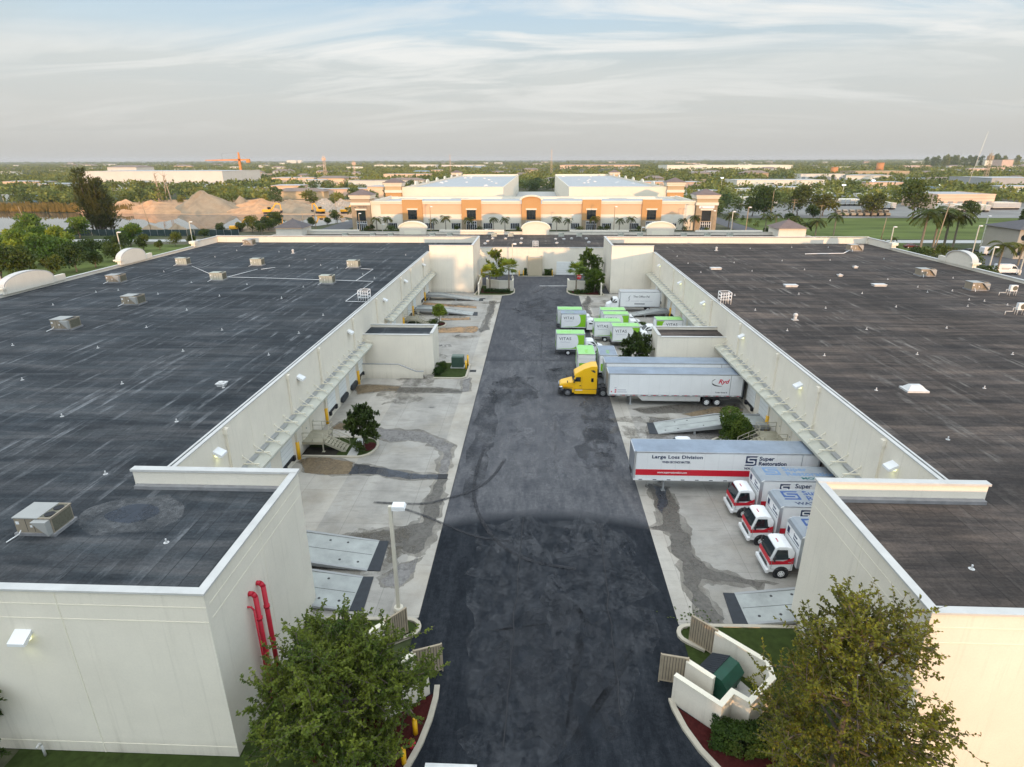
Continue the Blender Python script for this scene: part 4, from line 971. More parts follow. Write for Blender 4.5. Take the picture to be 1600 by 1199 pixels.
    for s in (-1, 1):
        for x in (-1.5, -.1): mb.box(x - .012, s * 1.0, .75, x + .012, s * 1.03, 1.5)
        mb.box(-1.5, s * 1.0, .74, -.1, s * 1.032, .76); mb.box(-1.42, s * 1.0, 1.3, -1.25, s * 1.04, 1.36)
    mb.build('door_seam', M['grey'], cab)
    for s in (-1, 1):
        mb = MB(); mb.cyl((-.85, s * .98, .42), (-.85, s * 1.03, .42), .56, n=18); mb.build('wheel_arch', M['dark'], cab)
    mb = MB(); mb.box(.045, -.72, 1.62, .075, .72, 1.66); mb.box(.055, -.7, .76, .1, .7, .95); mb.build('grille', M['dark'], cab)
    mb = MB()
    for yy in (-.16, 0, .16): mb.box(-.7, yy - .03, 2.49, -.62, yy + .03, 2.53)
    mb.build('marker_light', M['redink'], cab)
    mb = MB(); mb.box(.02, -1.08, .42, .24, 1.08, .72); mb.build('bumper', M['white'], r, bevel=.04)
    mirror_pair(r, -.15, 1.12, 1.75)
    for s in (-1, 1): wheel(r, -.85, s * .96, .41); wheel(r, x0 + 1.7, s * .85, .41, .5)
    return r
# -- long semitrailer
def trailer(label, kind):
    r = thing('semitrailer', label, 'trailer'); L = 16.0; h = 1.28
    mb = MB(); mb.box(-L, -h, 1.36, 0, h, 4.04, 0)
    for s in (-1, 1):
        mb.box(-L, s * h, 1.27, 0, s * (h + .02), 1.44, 1 if kind != 'loss' else 2); mb.box(-L, s * (h - .04), 3.98, 0, s * (h + .02), 4.1, 1)
        mb.box(-.16, s * (h - .05), 1.44, .02, s * (h + .022), 4.1, 1); mb.box(-L - .01, s * (h - .05), 1.27, -L + .12, s * (h + .022), 4.1, 1)
        x = -L + 1.2
        while x < -.4: mb.box(x, s * h, 1.44, x + .03, s * (h + .006), 3.98, 3); x += 1.24
        mb.box(-L + 1.5, s * h, 1.44, -L + 1.56, s * (h + .012), 3.98, 1)
    b = mb.build('trailer_body', [M['white'], M['grey'] if kind != 'loss' else M['alu'], M['white'], pm('panel_seam_' + kind, (.70, .71, .71), .4, .02)], r)
    mb = MB(); mb.box(-L + .04, -h + .04, 4.04, -.04, h - .04, 4.09); mb.build('trailer_roof', M['trroof'], b)
    mb = MB(); mb.box(.001, -h + .06, 1.36, .03, h - .06, 4.0, 0); mb.box(.03, -.5, 1.5, .09, .5, 1.9, 1); mb.build('front_wall', [M['alu'], M['dark']], b)
    mb = MB(); mb.box(-L + .5, -.5, 1.0, -.4, .5, 1.34); mb.box(-L + 1.3, -1.1, .95, -L + 4.6, 1.1, 1.3); mb.build('underframe', M['dark'], r)
    mb = MB(); mb.box(-L - .2, -h, 1.0, -L - .01, h, 4.12); mb.build('dock_seal', M['black'], r)
    if kind != 'loss':
        for s in (-1, 1):
            mb = MB(); mb.prism([(-3.5, 1.27), (-4.2, .62), (-11.1, .62), (-11.1, 1.27)], s * 1.2 - .02, s * 1.2 + .02, 'y'); mb.build('side_skirt', M['cap'], r)
        wx = (-11.9, -13.15)
    else: wx = (-4.55, -3.3) if False else (-13.3, -14.5)
    for x in wx:
        for s in (-1, 1): wheel(r, x, s * 1.0, .5, .5)
    for s in (-1, 1):
        mb = MB(); mb.box(-2.9, s * .85 - .08, .12, -2.75, s * .85 + .08, 1.3); mb.box(-3.0, s * .85 - .15, .0, -2.65, s * .85 + .15, .12); mb.build('landing_leg', M['grey'], r)
        d = 1
        mb = MB(); x = -.5; k = 0
        while x > -L + .3: mb.box(x - .32, s * (h + .021), 1.32, x, s * (h + .025), 1.39, k % 2); x -= .62; k += 1
        mb.build('reflector_tape', [M['redink'], M['signw']] if kind != 'loss' else [M['ink'], M['signw']], b)
    return r, b, h
def ryd_trailer(label, letters=True):
    r, b, h = trailer(label, 'grey')
    if letters:
        s = 1                       # this side faces the viewer: the trailer points to -x
        text('Ryd', .72, M['redink'], b, (-13.0, h + .004, 2.98), SIDE[1][0], bold=.02, shear=.28, sx=1.08)
        mb = MB(); cx, cz = -13.35, 3.12
        pts = []
        for k in range(15):
            t = rad(130 + k * 10.5); pts.append((cx - 1.1 * math.cos(t), cz + .5 * math.sin(t), .02 + .07 * math.sin(PI * k / 14)))
        for (xa, za, wa), (xb, zb, wb) in zip(pts[:-1], pts[1:]): mb.prism([(xa, za - wa), (xb, zb - wb), (xb, zb + wb), (xa, za + wa)], h + .001, h + .005, 'y')
        mb.build('swoosh', M['dark'], b)
        text('Trailer Rental &', .22, M['ink'], b, (-12.75, h + .004, 1.75), SIDE[1][0], bold=.004, shear=.15)
        mb = MB()
        for x, z, w_, m in ((-.75, 2.22, .26, 1), (-.8, 1.92, .2, 0), (-1.15, 1.96, 1.0, 1), (-.8, 1.66, .2, 0), (-1.1, 1.7, 1.15, 1), (-.35, 1.7, .14, 0)): mb.box(x - w_, h, z, x, h + .004, z + (.1 if m else .16), m)
        mb.build('unit_marking', [M['redink'], M['paleink']], b)
    return r
def loss_trailer(label):
    r, b, h = trailer(label, 'loss'); s = 1; R3 = SIDE[1][0]
    side_poly(b, 'red_band', [(-15.9, 1.78), (-.18, 1.78), (-.18, 2.36), (-15.9, 2.36)], M['red'], 1, h, .008)
    text('Large Loss Division', .44, M['navy'], b, (-1.5, h + .007, 3.46), R3, bold=.013, sx=1.2, space=1.06)
    text('WHEN SECONDS MATTER.', .29, M['navy'], b, (-2.45, h + .007, 3.0), R3, bold=.009, sx=.7)
    text('www.superrestoration.com', .27, M['signw'], b, (-2.1, h + .0095, 1.99), R3, bold=.006, sx=.86)
    super_logo(b, -9.65, 2.86, .95, 1, h + .006, M['navy'])
    text('Super', .52, M['navy'], b, (-10.8, h + .007, 3.4), R3, bold=.016, sx=1.05)
    text('Restoration', .52, M['navy'], b, (-10.78, h + .007, 2.92), R3, bold=.016, sx=.98)
    text('WATER. FIRE. MOLD.', .3, M['navy'], b, (-9.6, h + .007, 2.5), R3, bold=.01)
    for s in (-1, 1): wheel(r, -2.2 + .0, s * 1.0, .48, .45) if False else None
    return r
# -- yellow sleeper tractor
def tractor(label):
    r = thing('semi_tractor', label, 'semi truck')
    # x = 0 at the bumper (front), body runs to -x
    prof = [(-.1, .95, .82), (-.16, 1.42, .8), (-.35, 1.62, .78), (-1.55, 1.88, .92), (-1.75, 1.92, 1.05), (-2.05, 2.62, 1.02), (-1.92, 2.78, 1.0), (-2.05, 2.98, .95), (-3.1, 3.62, .98), (-4.1, 3.98, 1.02), (-4.78, 4.0, 1.02), (-4.82, .98, 1.15), (-1.9, .98, 1.15), (-1.4, .98, .95)]
    mb = MB(); mb.loft(prof, 0); cab = mb.build('cab', M['ytruck'], r, bevel=.07)
    pane(cab, 'windscreen', [(-1.78, -.93, 1.98), (-1.78, .93, 1.98), (-2.03, .9, 2.56), (-2.03, -.9, 2.56)]).location = (.03, 0, .02)
    for s in (-1, 1):
        def sidep(name, pts, mat, o=.02):
            mb = MB(); mb.add([(x, s * (y + o), z) for x, y, z in pts], [tuple(range(len(pts)))]); mb.build(name, M[mat], cab)
        sidep('side_window', [(-1.95, 1.06, 2.0), (-2.75, 1.09, 2.0), (-2.75, 1.07, 2.58), (-2.2, 1.05, 2.58)], 'glass', .03)
        sidep('sleeper_window', [(-4.05, 1.09, 1.95), (-4.35, 1.09, 1.95), (-4.35, 1.07, 2.45), (-4.05, 1.07, 2.45)], 'glass', .03)
        sidep('roof_vent_window', [(-3.95, 1.04, 3.45), (-4.5, 1.04, 3.12), (-4.55, 1.05, 3.3), (-4.35, 1.03, 3.5)], 'dark', .03)
        mb = MB(); mb.box(-1.9, s * 1.17, .98, -4.8, s * 1.14, 1.02, 0); mb.box(-2.9, s * 1.12, 1.05, -2.915, s * 1.135, 2.7, 0); mb.box(-2.62, s * 1.13, 1.42, -2.8, s * 1.17, 1.5, 0); mb.build('door_seam', M['dark'], cab)
        mb = MB(); mb.box(-2.0, s * .7, .38, -4.75, s * 1.17, .96, 0); mb.box(-2.1, s * 1.17, .82, -3.0, s * 1.185, .93, 1); mb.build('side_fairing', [M['ytruck'], M['white']], r, bevel=.04)
        mb = MB(); mb.cyl((-.55, s * .92, 1.18), (-.12, s * .78, 1.12), .17, n=12); mb.build('headlight', M['chrome'], r)
        mb = MB(); mb.add([(-.3, s * .8, 1.0), (-1.85, s * 1.05, 1.0), (-1.75, s * 1.16, 1.32), (-1.5, s * 1.16, 1.3), (-1.1, s * 1.16, 1.35), (-.6, s * 1.12, 1.3), (-.25, s * .95, 1.2)], [(0, 1, 2, 3, 4, 5, 6)])
        mb.box(-1.95, s * .95, .55, -1.72, s * 1.16, 1.2); mb.build('fender', M['ytruck'], r)
        mb = MB(); mb.cyl((-1.1, s * .85, 1.8), (-1.12, s * 1.12, 1.95), .02, n=6); mb.box(-1.16, s * 1.05, 1.85, -1.06, s * 1.2, 2.1); mb.box(-2.0, s * 1.14, 1.9, -1.86, s * 1.36, 2.35); mb.build('mirror', M['dark'], r)
    mb = MB(); mb.box(-.3, -1.12, .3, .02, 1.12, .85); mb.build('bumper', M['dark'], r, bevel=.08)
    mb = MB(); mb.box(-.12, -.55, .9, -.02, .55, 1.48); mb.build('grille', M['chrome'], r)
    mb = MB(); mb.box(-7.2, -.45, .7, -4.8, .45, .95); mb.box(-6.6, -.55, .95, -5.5, .55, 1.1); mb.box(-4.95, -.9, 1.0, -4.82, .9, 2.2); mb.build('frame', M['dark'], r)
    mb = MB(); mb.cyl((-4.85, -1.0, .9), (-4.85, -1.0, 4.15), .08, n=8); mb.build('exhaust_stack', M['dark'], r)
    for s in (-1, 1):
        wheel(r, -1.15, s * 1.0, .5, .32, 'chrome'); wheel(r, -5.6, s * .95, .5, .55, 'grey'); wheel(r, -6.85, s * .95, .5, .55, 'grey')
    return r
# -- white bonneted delivery truck
def office_truck(label):
    r = thing('box_truck', label, 'box truck'); h = 1.25
    b = cargo_box(r, -10.3, -2.45, 1.05, 3.95, 2.5, 'wroof')
    R3 = SIDE[1][0]
    text('The Office Pal', .55, M['ink'], b, (-5.0, h + .006, 2.85), R3, bold=.003)
    mb = MB(); y = h + .002
    mb.prism([(-4.0, 2.2), (-4.22, 2.35), (-4.1, 2.85), (-4.3, 3.15), (-4.55, 3.3), (-4.3, 3.05), (-4.22, 2.75), (-4.3, 2.3)], y, y + .004, 'y', 0)
    for x in (-3.6, -4.6, -5.4, -6.4, -7.2, -8): mb.box(x - .75, y, 2.12, x, y + .004, 2.18, 1)
    mb.box(-7.3, y, 1.52, -5.3, y + .004, 1.68, 0); mb.build('side_marking', [M['ink'], M['paleink']], b)
    prof = [(-2.3, .75, 1.12), (-2.3, 2.35, 1.1), (-2.15, 2.62, .98), (-1.5, 2.65, .96), (-1.2, 2.55, .96), (-.95, 1.85, 1.05), (-.75, 1.72, .98), (0, 1.42, .88), (.08, .7, .9)]
    mb = MB(); mb.loft([(p[0] * 1.0, p[1], p[2]) for p in prof], 0); cab = mb.build('cab', M['white'], r, bevel=.06)
    pane(cab, 'windscreen', [(-.96, -.95, 1.9), (-.96, .95, 1.9), (-1.19, .88, 2.5), (-1.19, -.88, 2.5)]).location = (.025, 0, .01)
    for s in (-1, 1): window_on(cab, [(-1.95, 1.8), (-1.1, 1.8), (-1.32, 2.4), (-1.95, 2.42)], 1.1, .98, 1.75, 2.62, s)
    mb = MB(); mb.box(-.05, -1.05, .45, .2, 1.05, .75); mb.build('bumper', M['grey'], r)
    mb = MB(); mb.box(-10.2, -.45, .7, -.5, .45, 1.0); mb.box(-3.2, -1.1, .5, -2.4, -.6, .95); mb.box(-3.2, .6, .5, -2.4, 1.1, .95); mb.build('chassis', M['dark'], r)
    mirror_pair(r, -1.0, 1.18, 2.05)
    for s in (-1, 1): wheel(r, -.75, s * .98, .46, .3); wheel(r, -8.0, s * .9, .46, .5)
    return r

# placements --------------------------------------------------------------
T = tractor('yellow sleeper truck tractor parked nose to the drive in front of white trailers'); T.location = (2.95, 71.6, 0); T.rotation_euler.z = PI
RT = ryd_trailer('white trailer with red and black lettering, nearest behind the yellow tractor'); RT.location = (8.8, 69.0, 0); RT.rotation_euler.z = PI; RT['group'] = 'white semitrailers backed to the right dock'
RT2 = ryd_trailer('plain white trailer hooked to the yellow tractor, behind the red lettered one', False); RT2.location = (8.8, 73.05, 0); RT2.rotation_euler.z = PI; RT2['group'] = 'white semitrailers backed to the right dock'
LT = loss_trailer('long white trailer with red band and navy lettering for large losses'); LT.location = (8.8, 48.6, 0); LT.rotation_euler.z = PI; LT['group'] = 'white semitrailers backed to the right dock'
for k, (x, y, word, lab) in enumerate(((16.6, 44.6, 'MOLD.', 'white and red box truck with green roof word, farthest of three flat nosed trucks'), (16.7, 40.75, 'WATER.', 'white and red box truck with large blue roof emblem, middle of three flat nosed'), (16.75, 36.9, 'FIRE.', 'white and red box truck nearest the viewer, mostly hidden by the right block'))):
    c = cabover(lab, word, 6.6, 'fadedblue' if k == 0 else 'blueink'); c.location = (x, y, 0); c.rotation_euler.z = PI
OT = office_truck('white bonneted delivery truck with small black figure, backed against the far right dock'); OT.location = (13.9, 117.0, 0); OT.rotation_euler.z = PI
VG = van_truck('lime and white box truck alone on the drive, nearest the yellow tractor nose', 'green')
VG.location = (5.72, 88.6, 0)
VG2 = None
def van(x, y, rz, lab, roof=None):
    o = dup(VG, (x, y, 0), rz, lab)
    if roof:
        for c in o.children_recursive:
            if c.name.startswith('box_roof'):
                c.data = c.data.copy(); c.data.materials[0] = M[roof]
    return o
van(6.9, 101.3, 0, 'grey roofed lime and white box truck, front one of the pair on the drive', 'trroof')
van(6.4, 104.1, 0, 'lime roofed box truck half hidden behind the grey roofed one on the drive')
van(14.1, 100.9, 0, 'lime and white box truck in the middle cluster, second from its back')
van(13.9, 104.0, 0, 'lime and white box truck at the back of the middle cluster, roof mostly showing')
van(12.1, 96.0, 0, 'lime and white box truck at the left of the middle cluster')
van(14.7, 93.1, 0, 'lime and white box truck whose lettering is cut by the tree crown')
van(21.5, 97.4, PI, 'lime and white box truck facing left against the right dock wall')
van(6.95, 79.9, PI / 2, 'lime roofed box truck seen from its end just behind the yellow tractor')
van(9.85, 79.7, PI / 2, 'grey roofed box truck squeezed between the yellow tractor and the dark tree', 'trroof')

# white pickup behind the long trailer
def pickup(label, cat, loc, rz, paint):
    r = thing('pickup_truck', label, cat, loc, rz)
    prof = [(-2.8, .5, .95), (-2.8, 1.1, .95), (-.75, 1.12, .97), (-.65, 1.75, .8), (-.4, 1.85, .76), (.55, 1.85, .76), (.8, 1.75, .78), (1.35, 1.15, .93), (2.55, 1.0, .88), (2.7, .8, .86), (2.7, .45, .86)]
    mb = MB(); mb.loft(prof); b = mb.build('body', M[paint], r, bevel=.05)
    pane(b, 'windscreen', [(1.33, -.85, 1.18), (1.33, .85, 1.18), (.83, .7, 1.73), (.83, -.7, 1.73)]).location = (.02, 0, .01)
    for s in (-1, 1):
        window_on(b, [(-.55, 1.18), (1.1, 1.18), (.65, 1.68), (-.5, 1.68)], .96, .78, 1.12, 1.8, s)
        wheel(r, 1.75, s * .85, .38); wheel(r, -1.7, s * .85, .38)
    mb = MB(); mb.box(-2.75, -.8, 1.115, -.8, .8, 1.14); mb.build('load_bed', M['dark'], b); return r
pickup('white pickup cab showing above the roof of the long red banded trailer', 'pickup', (15.0, 54.6, 0), PI, 'carw')
# ------------------------------------------------------------------ vegetation
def leaf_card(mb, c, d, up, l, w, fold=.25, m=0):
    """one leaf (two faces folded along its rib)"""
    s = d.cross(up)
    if s.length < 1e-4: s = d.orthogonal()
    s.normalize(); n = s.cross(d).normalized()
    a = c; b_ = c + d * l; e = c + d * (l * .45)
    o = len(mb.v)
    mb.v += [tuple(a), tuple(e + s * w + n * (fold * w)), tuple(b_), tuple(e - s * w + n * (fold * w))]
    mb.f += [(o, o + 1, o + 2), (o, o + 2, o + 3)]; mb.m += [m, m]; mb.s += [False, False]
def rnd_dir(r):
    z = r.uniform(-1, 1); a = r.uniform(0, 2 * PI); q = math.sqrt(1 - z * z); return Vector((q * math.cos(a), q * math.sin(a), z))
def branch_tree(seed, H, R, n1=7, n2=6, n3=6, leaves=9, ll=.16, lw=.05, base=.28, lean=(0, 0), wisp=.5, flat=1.0, low=.22, tw=1.0, trunk_r=.16):
    """a real skeleton: trunk, limbs, branches, twigs; leaves along the twigs. returns trunk mesh builder, crown builder"""
    r = random.Random(seed); T = MB(); Cn = MB()
    top = Vector((lean[0], lean[1], H * .82)); prev = Vector((0, 0, 0)); pts = [prev]
    for k in range(1, 7):
        t = k / 6; p = Vector((lean[0] * t * t + r.uniform(-.08, .08) * H * .12, lean[1] * t * t + r.uniform(-.08, .08) * H * .12, H * .82 * t)); pts.append(p)
    for k in range(6): T.cyl(pts[k], pts[k + 1], trunk_r * (1 - .14 * k), trunk_r * (1 - .14 * (k + 1)), n=8, caps=False)
    def twig(p, d, L):
        q = p; dd = d.copy(); nseg = 3
        for j in range(nseg):
            dd = (dd + rnd_dir(r) * .28 + Vector((0, 0, .12 * wisp))).normalized(); q2 = q + dd * (L / nseg)
            Cn.cyl(q, q2, .012, .008, n=3, caps=False, m=1)
            for _ in range(leaves):
                u = r.random(); ld = (dd * .45 + rnd_dir(r)).normalized()
                leaf_card(Cn, q.lerp(q2, u), ld, Vector((0, 0, 1)), ll * r.uniform(.7, 1.35), lw * r.uniform(.8, 1.3))
            q = q2
    for i in range(n1):
        t = low + (1 - low) * ((i + r.random()) / n1); k = min(int(t * 6), 5); p = pts[k].lerp(pts[k + 1], t * 6 - k)
        az = i * 2.4 + r.uniform(-.5, .5); prof = math.sin(PI * min(1, max(0, (t - low) / (1 - low) * .82 + .16))) ** .6
        rise = (.25 + .75 * t); d = Vector((math.cos(az), math.sin(az), rise * r.uniform(.5, 1.0))).normalized()
        L = R * prof * r.uniform(.8, 1.12); q = p; dd = d.copy(); rr = trunk_r * .45
        limb = [q]
        for j in range(4):
            dd = (dd + rnd_dir(r) * .22 + Vector((0, 0, -.03))).normalized(); q2 = q + dd * (L / 4); T.cyl(q, q2, rr * (1 - .2 * j), rr * (1 - .2 * (j + 1)), n=5, caps=False); q = q2; limb.append(q)
        for b_ in range(n2):
            u = .25 + .75 * (b_ + r.random()) / n2; k2 = min(int(u * 4), 3); p2 = limb[k2].lerp(limb[k2 + 1], u * 4 - k2)
            d2 = (dd * .5 + rnd_dir(r) * .9 + Vector((0, 0, .25 * wisp))).normalized(); L2 = R * .38 * r.uniform(.6, 1.15); q = p2; d3 = d2.copy(); br = [q]
            for j in range(3):
                d3 = (d3 + rnd_dir(r) * .25).normalized(); q2 = q + d3 * (L2 / 3); T.cyl(q, q2, .028, .02, n=4, caps=False); q = q2; br.append(q)
            for c in range(n3):
                u3 = (c + r.random()) / n3; k3 = min(int(u3 * 3), 2); p3 = br[k3].lerp(br[k3 + 1], u3 * 3 - k3)
                d4 = (d3 * .5 + rnd_dir(r) * .9 + Vector((0, 0, .3 * wisp))).normalized()
                twig(p3, d4, R * .2 * tw * r.uniform(.5, 1.3))
    return T, Cn
def tree(name, label, cat, loc, TB, CB, leaf, group=None, rz=0, bark='bark'):
    o = thing(name, label, cat, loc, rz, group); TB.build('trunk', M[bark], o); CB.build('crown', [M[leaf], M[bark]], o); return o
def clump_crown(seed, R, H, z0, n, ls, lobes=9, zs=1.0, solid=.35):
    """crown of many leaf faces gathered in uneven lobes"""
    r = random.Random(seed); mb = MB(); L = []
    for i in range(lobes):
        a = r.uniform(0, 2 * PI); q = math.sqrt(r.random()) * .72; zz = r.uniform(.18, .85)
        k = math.sin(PI * (.15 + .75 * zz)) ; L.append((Vector((R * q * k * math.cos(a), R * q * k * math.sin(a), z0 + (H - z0) * zz)), R * r.uniform(.28, .5)))
    L.append((Vector((0, 0, z0 + (H - z0) * .5)), R * .55))
    for i in range(n):
        c, rr = r.choice(L); d = rnd_dir(r)
        if d.z < -.3 and r.random() < .5: d.z = -d.z
        p = c + Vector((d.x, d.y, d.z * zs)) * (rr * (1 - solid * r.random() ** 2))
        leaf_card(mb, p, (rnd_dir(r) + d * .5).normalized(), d + rnd_dir(r) * .6, ls * r.uniform(.6, 1.4), ls * .32 * r.uniform(.7, 1.3))
    return mb
def simple_trunk(seed, h, r0, nb=4, spread=1.5, H=None):
    r = random.Random(seed); mb = MB(); p = Vector((0, 0, 0)); H = H or h * 1.6
    for k in range(3):
        q = Vector((r.uniform(-.1, .1) * h, r.uniform(-.1, .1) * h, h * (k + 1) / 3)); mb.cyl(p, q, r0 * (1 - .15 * k), r0 * (1 - .15 * (k + 1)), n=6, caps=False); p = q
    for k in range(nb):
        a = k * 2 * PI / nb + r.uniform(-.4, .4); q = p + Vector((spread * math.cos(a), spread * math.sin(a), (H - h) * r.uniform(.5, .9))); mb.cyl(p, q, r0 * .5, r0 * .2, n=5, caps=False)
    return mb
def palm(seed, h, nf=16, fl=2.6, fan=False, tr=.17, leanx=0):
    r = random.Random(seed); T = MB(); p = Vector((0, 0, 0))
    for k in range(5):
        t = (k + 1) / 5; q = Vector((leanx * t * t, r.uniform(-.03, .03), h * t)); T.cyl(p, q, tr * (1.15 - .08 * k), tr * (1.15 - .08 * (k + 1)), n=8, caps=False); p = q
    Cn = MB()
    for i in range(nf):
        a = i * 2.399 + r.uniform(-.2, .2); el = r.uniform(-.35, 1.15) if fan else .95 - 1.35 * ((i % 6) / 6.0) + r.uniform(-.15, .15)
        d = Vector((math.cos(a) * math.cos(el), math.sin(a) * math.cos(el), math.sin(el)))
        if fan:
            st = p + d * fl * .45; Cn.cyl(p, st, .02, .012, n=3, caps=False)
            s = d.cross(Vector((0, 0, 1))).normalized(); u = s.cross(d)
            for k in range(11):
                b_ = -1.25 + 2.5 * k / 10; e = (d * math.cos(b_) + s * math.sin(b_) + u * r.uniform(-.12, .12) + Vector((0, 0, -.18))).normalized()
                leaf_card(Cn, st, e, u, fl * .55 * r.uniform(.85, 1.1), .10 * fl * .5, .3)
        else:
            q = p; dd = d.copy(); L = fl * r.uniform(.85, 1.1); n = 9
            for k in range(n):
                dd = (dd + Vector((0, 0, -.16 - .015 * k))).normalized(); q2 = q + dd * (L / n); Cn.cyl(q, q2, .025, .015, n=3, caps=False)
                s = dd.cross(Vector((0, 0, 1)))
                s = s.normalized() if s.length > .01 else Vector((1, 0, 0))
                w = fl * .3 * math.sin(PI * (k + 1.2) / (n + 1.5)) + .1
                for sg in (-1, 1):
                    for u in (.0, .35, .7):
                        e = (s * sg + dd * .55 + Vector((0, 0, -.4 + r.uniform(-.15, .15)))).normalized()
                        leaf_card(Cn, q.lerp(q2, u), e, Vector((0, 0, 1)), w * r.uniform(.85, 1.1), .05 * fl * .45, .2)
                q = q2
    return T, Cn
def hedge(name, label, pts, w, h, n, seed, leaf='hedge', ls=.12):
    """clipped hedge along a polyline: leaves over a rounded box volume"""
    r = random.Random(seed); mb = MB(); P = [Vector(p) for p in pts]; seg = [(a, b_) for a, b_ in zip(P[:-1], P[1:])]; tot = sum((b_ - a).length for a, b_ in seg)
    for a, b_ in seg:
        d = (b_ - a).normalized(); s = Vector((-d.y, d.x)); L = (b_ - a).length; m_ = max(1, int(n * L / tot))
        q = [a - s * w * .36, b_ - s * w * .36, b_ + s * w * .36, a + s * w * .36]; mb.prism([(x.x, x.y) for x in q], .0, h * .78, m=1)
        for _ in range(m_):
            u = r.uniform(-.08 * w, L + .08 * w); t = r.uniform(0, PI); cx = math.cos(t); sz = math.sin(t)
            k = .5 * w * (1 + .16 * mnoise.noise(Vector((u * 1.3, t * 2, seed))))
            off = max(-1, min(1, cx * 1.35)) * k; z = h * min(1, sz * 1.35 + .08) * (1 + .12 * mnoise.noise(Vector((u * 1.1, off, seed + 3)))) * r.uniform(.9, 1.03)
            if abs(cx) > .6: z = h * r.uniform(.02, .9)
            p = a + d * u + s * off; nrm = Vector((s.x * cx, s.y * cx, sz))
            leaf_card(mb, Vector((p.x, p.y, z)), (rnd_dir(r) + nrm * .5).normalized(), nrm, ls * r.uniform(.7, 1.4), ls * .38)
    o = mb.build(name, [M[leaf], M['hedgecore']]); return tag(o, label, 'hedge' if name == 'hedge' else 'bush')
M['hedgecore'] = pm('hedge_inside_twigs', (.02, .03, .01), .95, .4, 6, spec=.1)
def bush(label, x, y, R, H, n, seed, leaf='hedge', ls=.16, group=None):
    mb = clump_crown(seed, R, H, -.05, n, ls, 7, .9, .25); o = mb.build('bush', [M[leaf]], None, (x, y, 0)); return tag(o, label, 'bush', group)

# -- the two large trees in front
TB, CB = branch_tree(3, 6.5, 4.0, 22, 11, 8, 10, .15, .052, wisp=.9, low=.16, tw=1.3, trunk_r=.2)
tree('broadleaf_tree', 'dense dark green tree covering the corner of the left block beside red pipes', 'tree', (-8.95, 21.3, 0), TB, CB, 'leafn')
TB, CB = branch_tree(11, 12.2, 3.5, 26, 9, 7, 7, .145, .05, wisp=1.0, low=.14, tw=1.6, trunk_r=.2)
tree('broadleaf_tree', 'airy golden green tree in front of the right block beside the dumpster enclosure', 'tree', (13.5, 19.7, 0), TB, CB, 'leafgold', rz=1.0)
TB, CB = branch_tree(23, 5.0, 2.4, 10, 6, 5, 6, .2, .06, trunk_r=.12)
tree('broadleaf_tree', 'small dark tree at the lower left edge of the photo by the wall', 'tree', (-26.9, 20.0, 0), TB, CB, 'leaf2')
# -- small yard trees
TB, CB = branch_tree(31, 4.7, 1.75, 15, 8, 6, 7, .2, .075, wisp=1.2, low=.3, trunk_r=.07)
tree('young_tree', 'slim upright tree on the kerbed island beside the steel stairs', 'tree', (-17.6, 55.2, .1), TB, CB, 'leaf2')
TB = simple_trunk(41, 1.6, .09, 4, .6, 2.6); CB = clump_crown(41, 1.35, 3.9, 1.5, 2600, .26, 10, .9, .2)
tree('round_tree', 'clipped round tree on the far left island between two yard ramps', 'tree', (-17.4, 105.2, .1), TB, CB, 'leaf3')
TB, CB = branch_tree(43, 5.0, 2.5, 12, 7, 6, 7, .27, .095, wisp=.8, low=.2, trunk_r=.12)
tree('broadleaf_tree', 'dark bushy tree in front of the right annex, hiding part of a green truck', 'tree', (14.2, 81.0, 0), TB, CB, 'leaf2')
bush('large round bush in front of the right dock stairs, behind the long trailer', 21.4, 58.4, 2.25, 3.5, 5200, 47, 'leafn', .25)
bush('low dark shrub at the foot of the slim tree on the stair island', -18.0, 54.3, .8, 1.1, 900, 48, 'leaf2', .16)
bush('round shrub beneath the clipped tree on the far left island', -18.3, 104.2, .95, 1.5, 900, 49, 'hedge', .18)
for k, (x, y) in enumerate(((-13.5, 77.7), (-13.4, 79.0), (-13.2, 80.2))):
    bush(('clipped ball shrub nearest the low stair wall, grass island', 'clipped ball shrub in the middle of three beside the left annex', 'clipped ball shrub farthest of three beside the left annex')[k], x, y, .75, 1.35, 900, 50 + k, 'hedge', .15, 'ball shrubs by the left annex')
bush('low green shrub in front of the green trucks at the far right dock', 18.6, 101.5, 1.2, 1.8, 800, 55, 'leaf2', .25)

